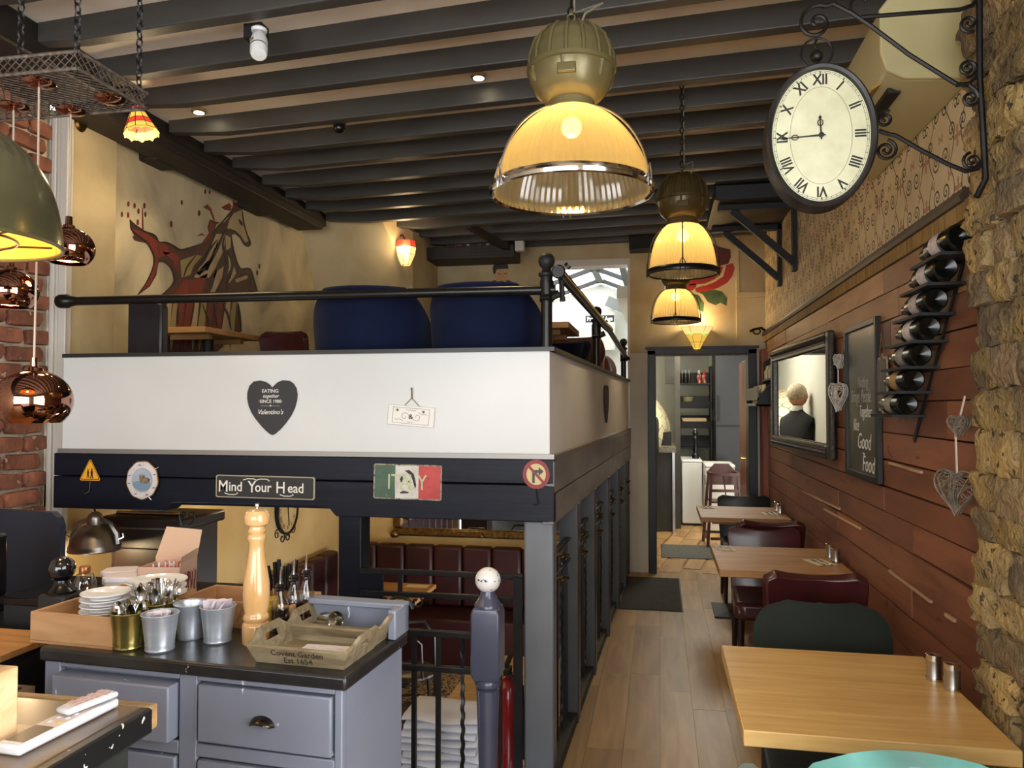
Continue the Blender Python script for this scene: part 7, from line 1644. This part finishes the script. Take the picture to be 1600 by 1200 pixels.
t = thing('card_basket', 'khaki card basket on the middle rack shelf', 'basket', (.40, sy - .08, 1.545)); MB().shell([(.055, 0), (.07, .10), (.075, .14)], .003, n=18).build('basket_wall', mat('khaki_card', S(140, 130, 86), rough=.7), t); MB().sphere((0, -.02, .06), .04, 10, .6).build('contents', porc, t)
MB().box(.50, .66, sy - .18, sy + .05, 1.58, 1.60, Matrix.Translation((0, 0, 0))).solo('paper_pile', pap, 'pile of white paper on the middle rack shelf', 'paper')
t = thing('divided_tray', 'pale wooden divided tray on the lower rack shelf', 'tray', (.49, sy - .06, 1.265))
for b in ((-.17, .17, -.10, -.09, 0, .09), (-.17, .17, .09, .10, 0, .12), (-.17, -.16, -.1, .1, 0, .1), (.16, .17, -.1, .1, 0, .1), (-.17, .17, -.005, .005, 0, .10)): MB().box(*b).build('panel', pine, t)
MB().box(-.17, .17, -.1, .1, 0, .006).build('bottom', pine, t)
# white chest freezer pair
wf_ = mat('appliance_white', S(232, 232, 226), rough=.3)
t = thing('chest_freezer', 'white chest freezer below the black rack', 'freezer', (.44, 10.65, 0)); MB().box(-.155, .10, -.36, .34, .03, .82).build('body', wf_, t, bevel=.01); MB().box(-.16, .105, -.365, .345, .82, .855).build('lid', wf_, t, bevel=.01); MB().box(-.13, .08, -.35, .33, 0, .03).build('plinth', black_matt, t)
t = thing('chest_freezer', 'white refrigerator with dark handle beside the chest freezer', 'freezer', (.70, 10.10, 0)); MB().box(-.145, .2, -.36, .30, .03, .80).build('body', wf_, t, bevel=.01); MB().box(-.15, .205, -.365, .305, .80, .835).build('lid', wf_, t, bevel=.01); MB().box(-.12, .18, -.34, .28, 0, .03).build('plinth', black_matt, t); MB().box(-.152, -.14, -.28, -.24, .58, .70).build('handle', black_matt, t)
t = thing('black_pepper_mill', 'tall black pepper mill on the white freezer', 'pepper mill', (.47, 10.55, .856)); MB().lathe([(.045, 0), (.045, .05), (.03, .07), (.034, .12), (.022, .24), (.034, .27), (.022, .30), (.04, .34), (.028, .37), (0, .375)], 20).build('body', black_gloss, t); MB().sphere((0, 0, .385), .014, 10).build('knob', chrome, t)
MB().box(.10, .72, 11.95, 11.998, 1.9, 2.40).solo('white_board', aw, 'white board on the kitchen wall above the rack', 'board')
t = thing('black_fridge', 'tall dark grey fridge at the right of the kitchen doorway', 'refrigerator', (1.02, 11.0, 0)); MB().box(-.28, .4, -.3, .3, 0, 2.3).build('body', mat('fridge_dark', S(34, 35, 36), S(28, 29, 30), rough=.4, scale=(3, 3, 3)), t, bevel=.01); MB().box(-.27, .39, -.31, -.30, 1.28, 1.30).build('door_gap', black_matt, t); MB().box(-.25, -.22, -.33, -.31, 1.35, 1.7).build('handle', black_metal, t)
t = thing('door_2', 'open reddish wooden kitchen door seen on edge with brass handle', 'door', (.845, 7.95, 0)); t['kind'] = 'structure'
MB().box(-.02, .02, -.40, .42, .01, 2.0).build('leaf', mat('door_wood', S(150, 92, 66), S(120, 70, 50), rough=.4, scale=(10, 10, 2)), t, bevel=.004); MB().box(-.03, -.02, -.32, -.26, .9, 1.15).tube([(-.03, -.29, 1.05), (-.07, -.29, 1.05), (-.07, -.20, 1.05)], .009, 8).build('brass_handle', mat('brass', S(186, 146, 70), rough=.25, metal=1), t, kind='stuff')
# high chair
hw = mat('highchair_wood', S(96, 50, 32), S(72, 37, 24), rough=.4, scale=(8, 8, 2))
t = thing('high_chair', 'brown wooden child high chair in the kitchen doorway', 'high chair', (.70, 8.95, 0), R(4))
for sx_ in (-1, 1):
    for sy_ in (-1, 1): MB().bar((.20 * sx_, .20 * sy_, 0), (.145 * sx_, .12 * sy_, .80), .03, .03).build('leg', hw, t)
    MB().bar((.195 * sx_, -.19, .10), (.195 * sx_, .19, .10), .025, .03).build('side_rail', hw, t); MB().bar((.15 * sx_, -.16, .80), (.15 * sx_, .14, .80), .03, .035).build('arm', hw, t)
MB().box(-.155, .155, -.14, .14, .48, .50).build('seat', hw, t); MB().prism([(-.15, .66), (.15, .66), (.15, .82), (.08, .90), (-.08, .90), (-.15, .82)], FRONT((0, .13, 0)), .02).build('backrest', hw, t)
for z_, y_ in ((.80, -.16), (.62, -.155), (.30, -.18), (.10, -.2)): MB().bar((-.17, y_, z_), (.17, y_, z_), .025, .03).build('cross_rail', hw, t)
MB().tube([(-.02, -.13, .8), (.0, -.12, .65), (.02, -.1, .5)], .008, 6).build('strap', mat('strap', S(60, 40, 30), rough=.7), t)
# ceiling light of the kitchen
t = thing('kitchen_light', 'flat white ceiling light panel in the kitchen', 'ceiling light', (.5, 9.4, 2.569)); MB().box(-.32, .32, -.62, .62, 0, .03).build('housing', trim_white, t); MB().box(-.30, .30, -.60, .60, -.006, 0).build('diffuser', glow('panel_glow', (1, .96, .84, 1), 5), t)
light('kitchen_panel', 'AREA', (.5, 9.4, 2.555), 36, (1, .93, .78), .6, (0, 0, 0), sy=1.2)
# cook, back turned, seen in the wall mirror
person = thing('person', 'person with short hair in a black top, seen from behind in the wall mirror', 'person', (-.165, 9.05, 0), R(48))
sk_ = [((0, 0, .95), .15), ((0, 0, 1.15), .15), ((0, -.01, 1.38), .17), ((0, 0, 1.50), .055), ((0, .01, 1.58), .06), ((.165, 0, 1.39), .062), ((.20, .04, 1.12), .046), ((.15, .20, 1.0), .034), ((-.165, 0, 1.39), .062), ((-.20, .04, 1.12), .046), ((-.15, .20, 1.0), .034), ((.09, 0, .88), .10), ((.10, .02, .48), .062), ((.10, -.02, .08), .042), ((.10, .12, .03), .035), ((-.09, 0, .88), .10), ((-.10, .02, .48), .062), ((-.10, -.02, .08), .042), ((-.10, .12, .03), .035)]
ed = [(0, 1), (1, 2), (2, 3), (3, 4), (2, 5), (5, 6), (6, 7), (2, 8), (8, 9), (9, 10), (0, 11), (11, 12), (12, 13), (13, 14), (0, 15), (15, 16), (16, 17), (17, 18)]
me = bpy.data.meshes.new('body'); me.from_pydata([p for p, r_ in sk_], ed, []); me.materials.append(mat('black_cotton', S(30, 32, 34), rough=.85))
bo = bpy.data.objects.new('body', me); C.objects.link(bo); bo.parent = person
sm_ = bo.modifiers.new('skin', 'SKIN'); bo.modifiers.new('sub', 'SUBSURF').levels = 1; bo.modifiers['sub'].render_levels = 2
for (p, r_), sv in zip(sk_, me.skin_vertices[0].data): sv.radius = (r_, r_ * .8 if r_ > .1 else r_)
me.skin_vertices[0].data[0].use_root = True
skin_m = mat('skin', S(196, 140, 112), rough=.5); hair_m = mat('grey_hair', S(190, 176, 150), S(150, 134, 108), rough=.8, scale=(40, 40, 40))
hd = MB().sphere((0, .02, 1.67), .105, 22, 1.2).build('head', skin_m, person, smooth=60); MB().sphere((0, .0, 1.70), .108, 22, 1.06).build('hair', hair_m, person, smooth=60)
for s_ in (-1, 1): MB().sphere((.104 * s_, .02, 1.66), .022, 10, 1.4).build('ear', skin_m, hd)
MB().sphere((0, .125, 1.655), .018, 10, 1.3).build('nose', skin_m, hd); MB().lathe([(.062, 1.50), (.066, 1.53), (.06, 1.56)], 22, cap=False).build('collar', mat('white_collar', S(220, 220, 216), rough=.8), person)
for s_ in (-1, 1):
    h_ = thing; pm_ = Vector((.15 * s_, .22, .99))
    hp = MB().cbox(pm_, (.07, .08, .03)).build('hand', skin_m, person, bevel=.012)
    for f in range(4): MB().tube([pm_ + Vector((-.027 + f * .018, .035, 0)), pm_ + Vector((-.027 + f * .018, .07, -.005)), pm_ + Vector((-.027 + f * .018, .095 - abs(f - 1.4) * .006, -.022))], [.0095, .009, .007], 8).build('finger', skin_m, hp)
    MB().tube([pm_ + Vector((-.035 * s_, -.01, 0)), pm_ + Vector((-.06 * s_, .02, -.004)), pm_ + Vector((-.062 * s_, .05, -.015))], [.011, .010, .008], 8).build('thumb', skin_m, hp)

# ================================================================ GLAZED ROOM THINGS
ps = atY(948, 515, 11.35)
t = thing('age_poster', 'white poster with a black header on the gable wall of the glazed room', 'poster', (ps.x, 11.34, ps.z - .3))
FPo = FRONT((ps.x - .10, 11.345, ps.z)); MB().box(-.22, .22, -.30, .30, 0, .004, FPo).build('sheet', aw, t, w=True); MB().box(-.21, .21, .11, .21, .004, .006, FPo).build('header', black_matt, t, w=True); text('lettering', 'Proof of Age', .085, FPo @ Matrix.Translation((0, .158, .0075)), lw, t, .001, sx=.85, bold=.003)
for k in range(6): MB().box(-.16 + .01 * (k % 2), .17 - .03 * k, .06 - k * .055, .072 - k * .055, .004, .0055, FPo).build('text_line', mat('pale_print', S(170, 170, 164), rough=.7), t, w=True)
gh = atY(968, 478, 11.3); FG = FRONT((gh.x, 11.32, gh.z)) @ Matrix.Rotation(R(-24), 4, 'Z')
t = thing('grey_panel', 'slanted grey panel on the gable wall of the glazed room', 'panel', (gh.x, 11.3, gh.z - .2)); MB().box(-.20, .22, -.075, .075, 0, .03, FG).build('panel_body', mat('mid_grey', S(110, 114, 110), rough=.5), t, w=True); MB().box(.02, .12, -.008, .008, .03, .033, FG).build('white_slot', aw, t, w=True)
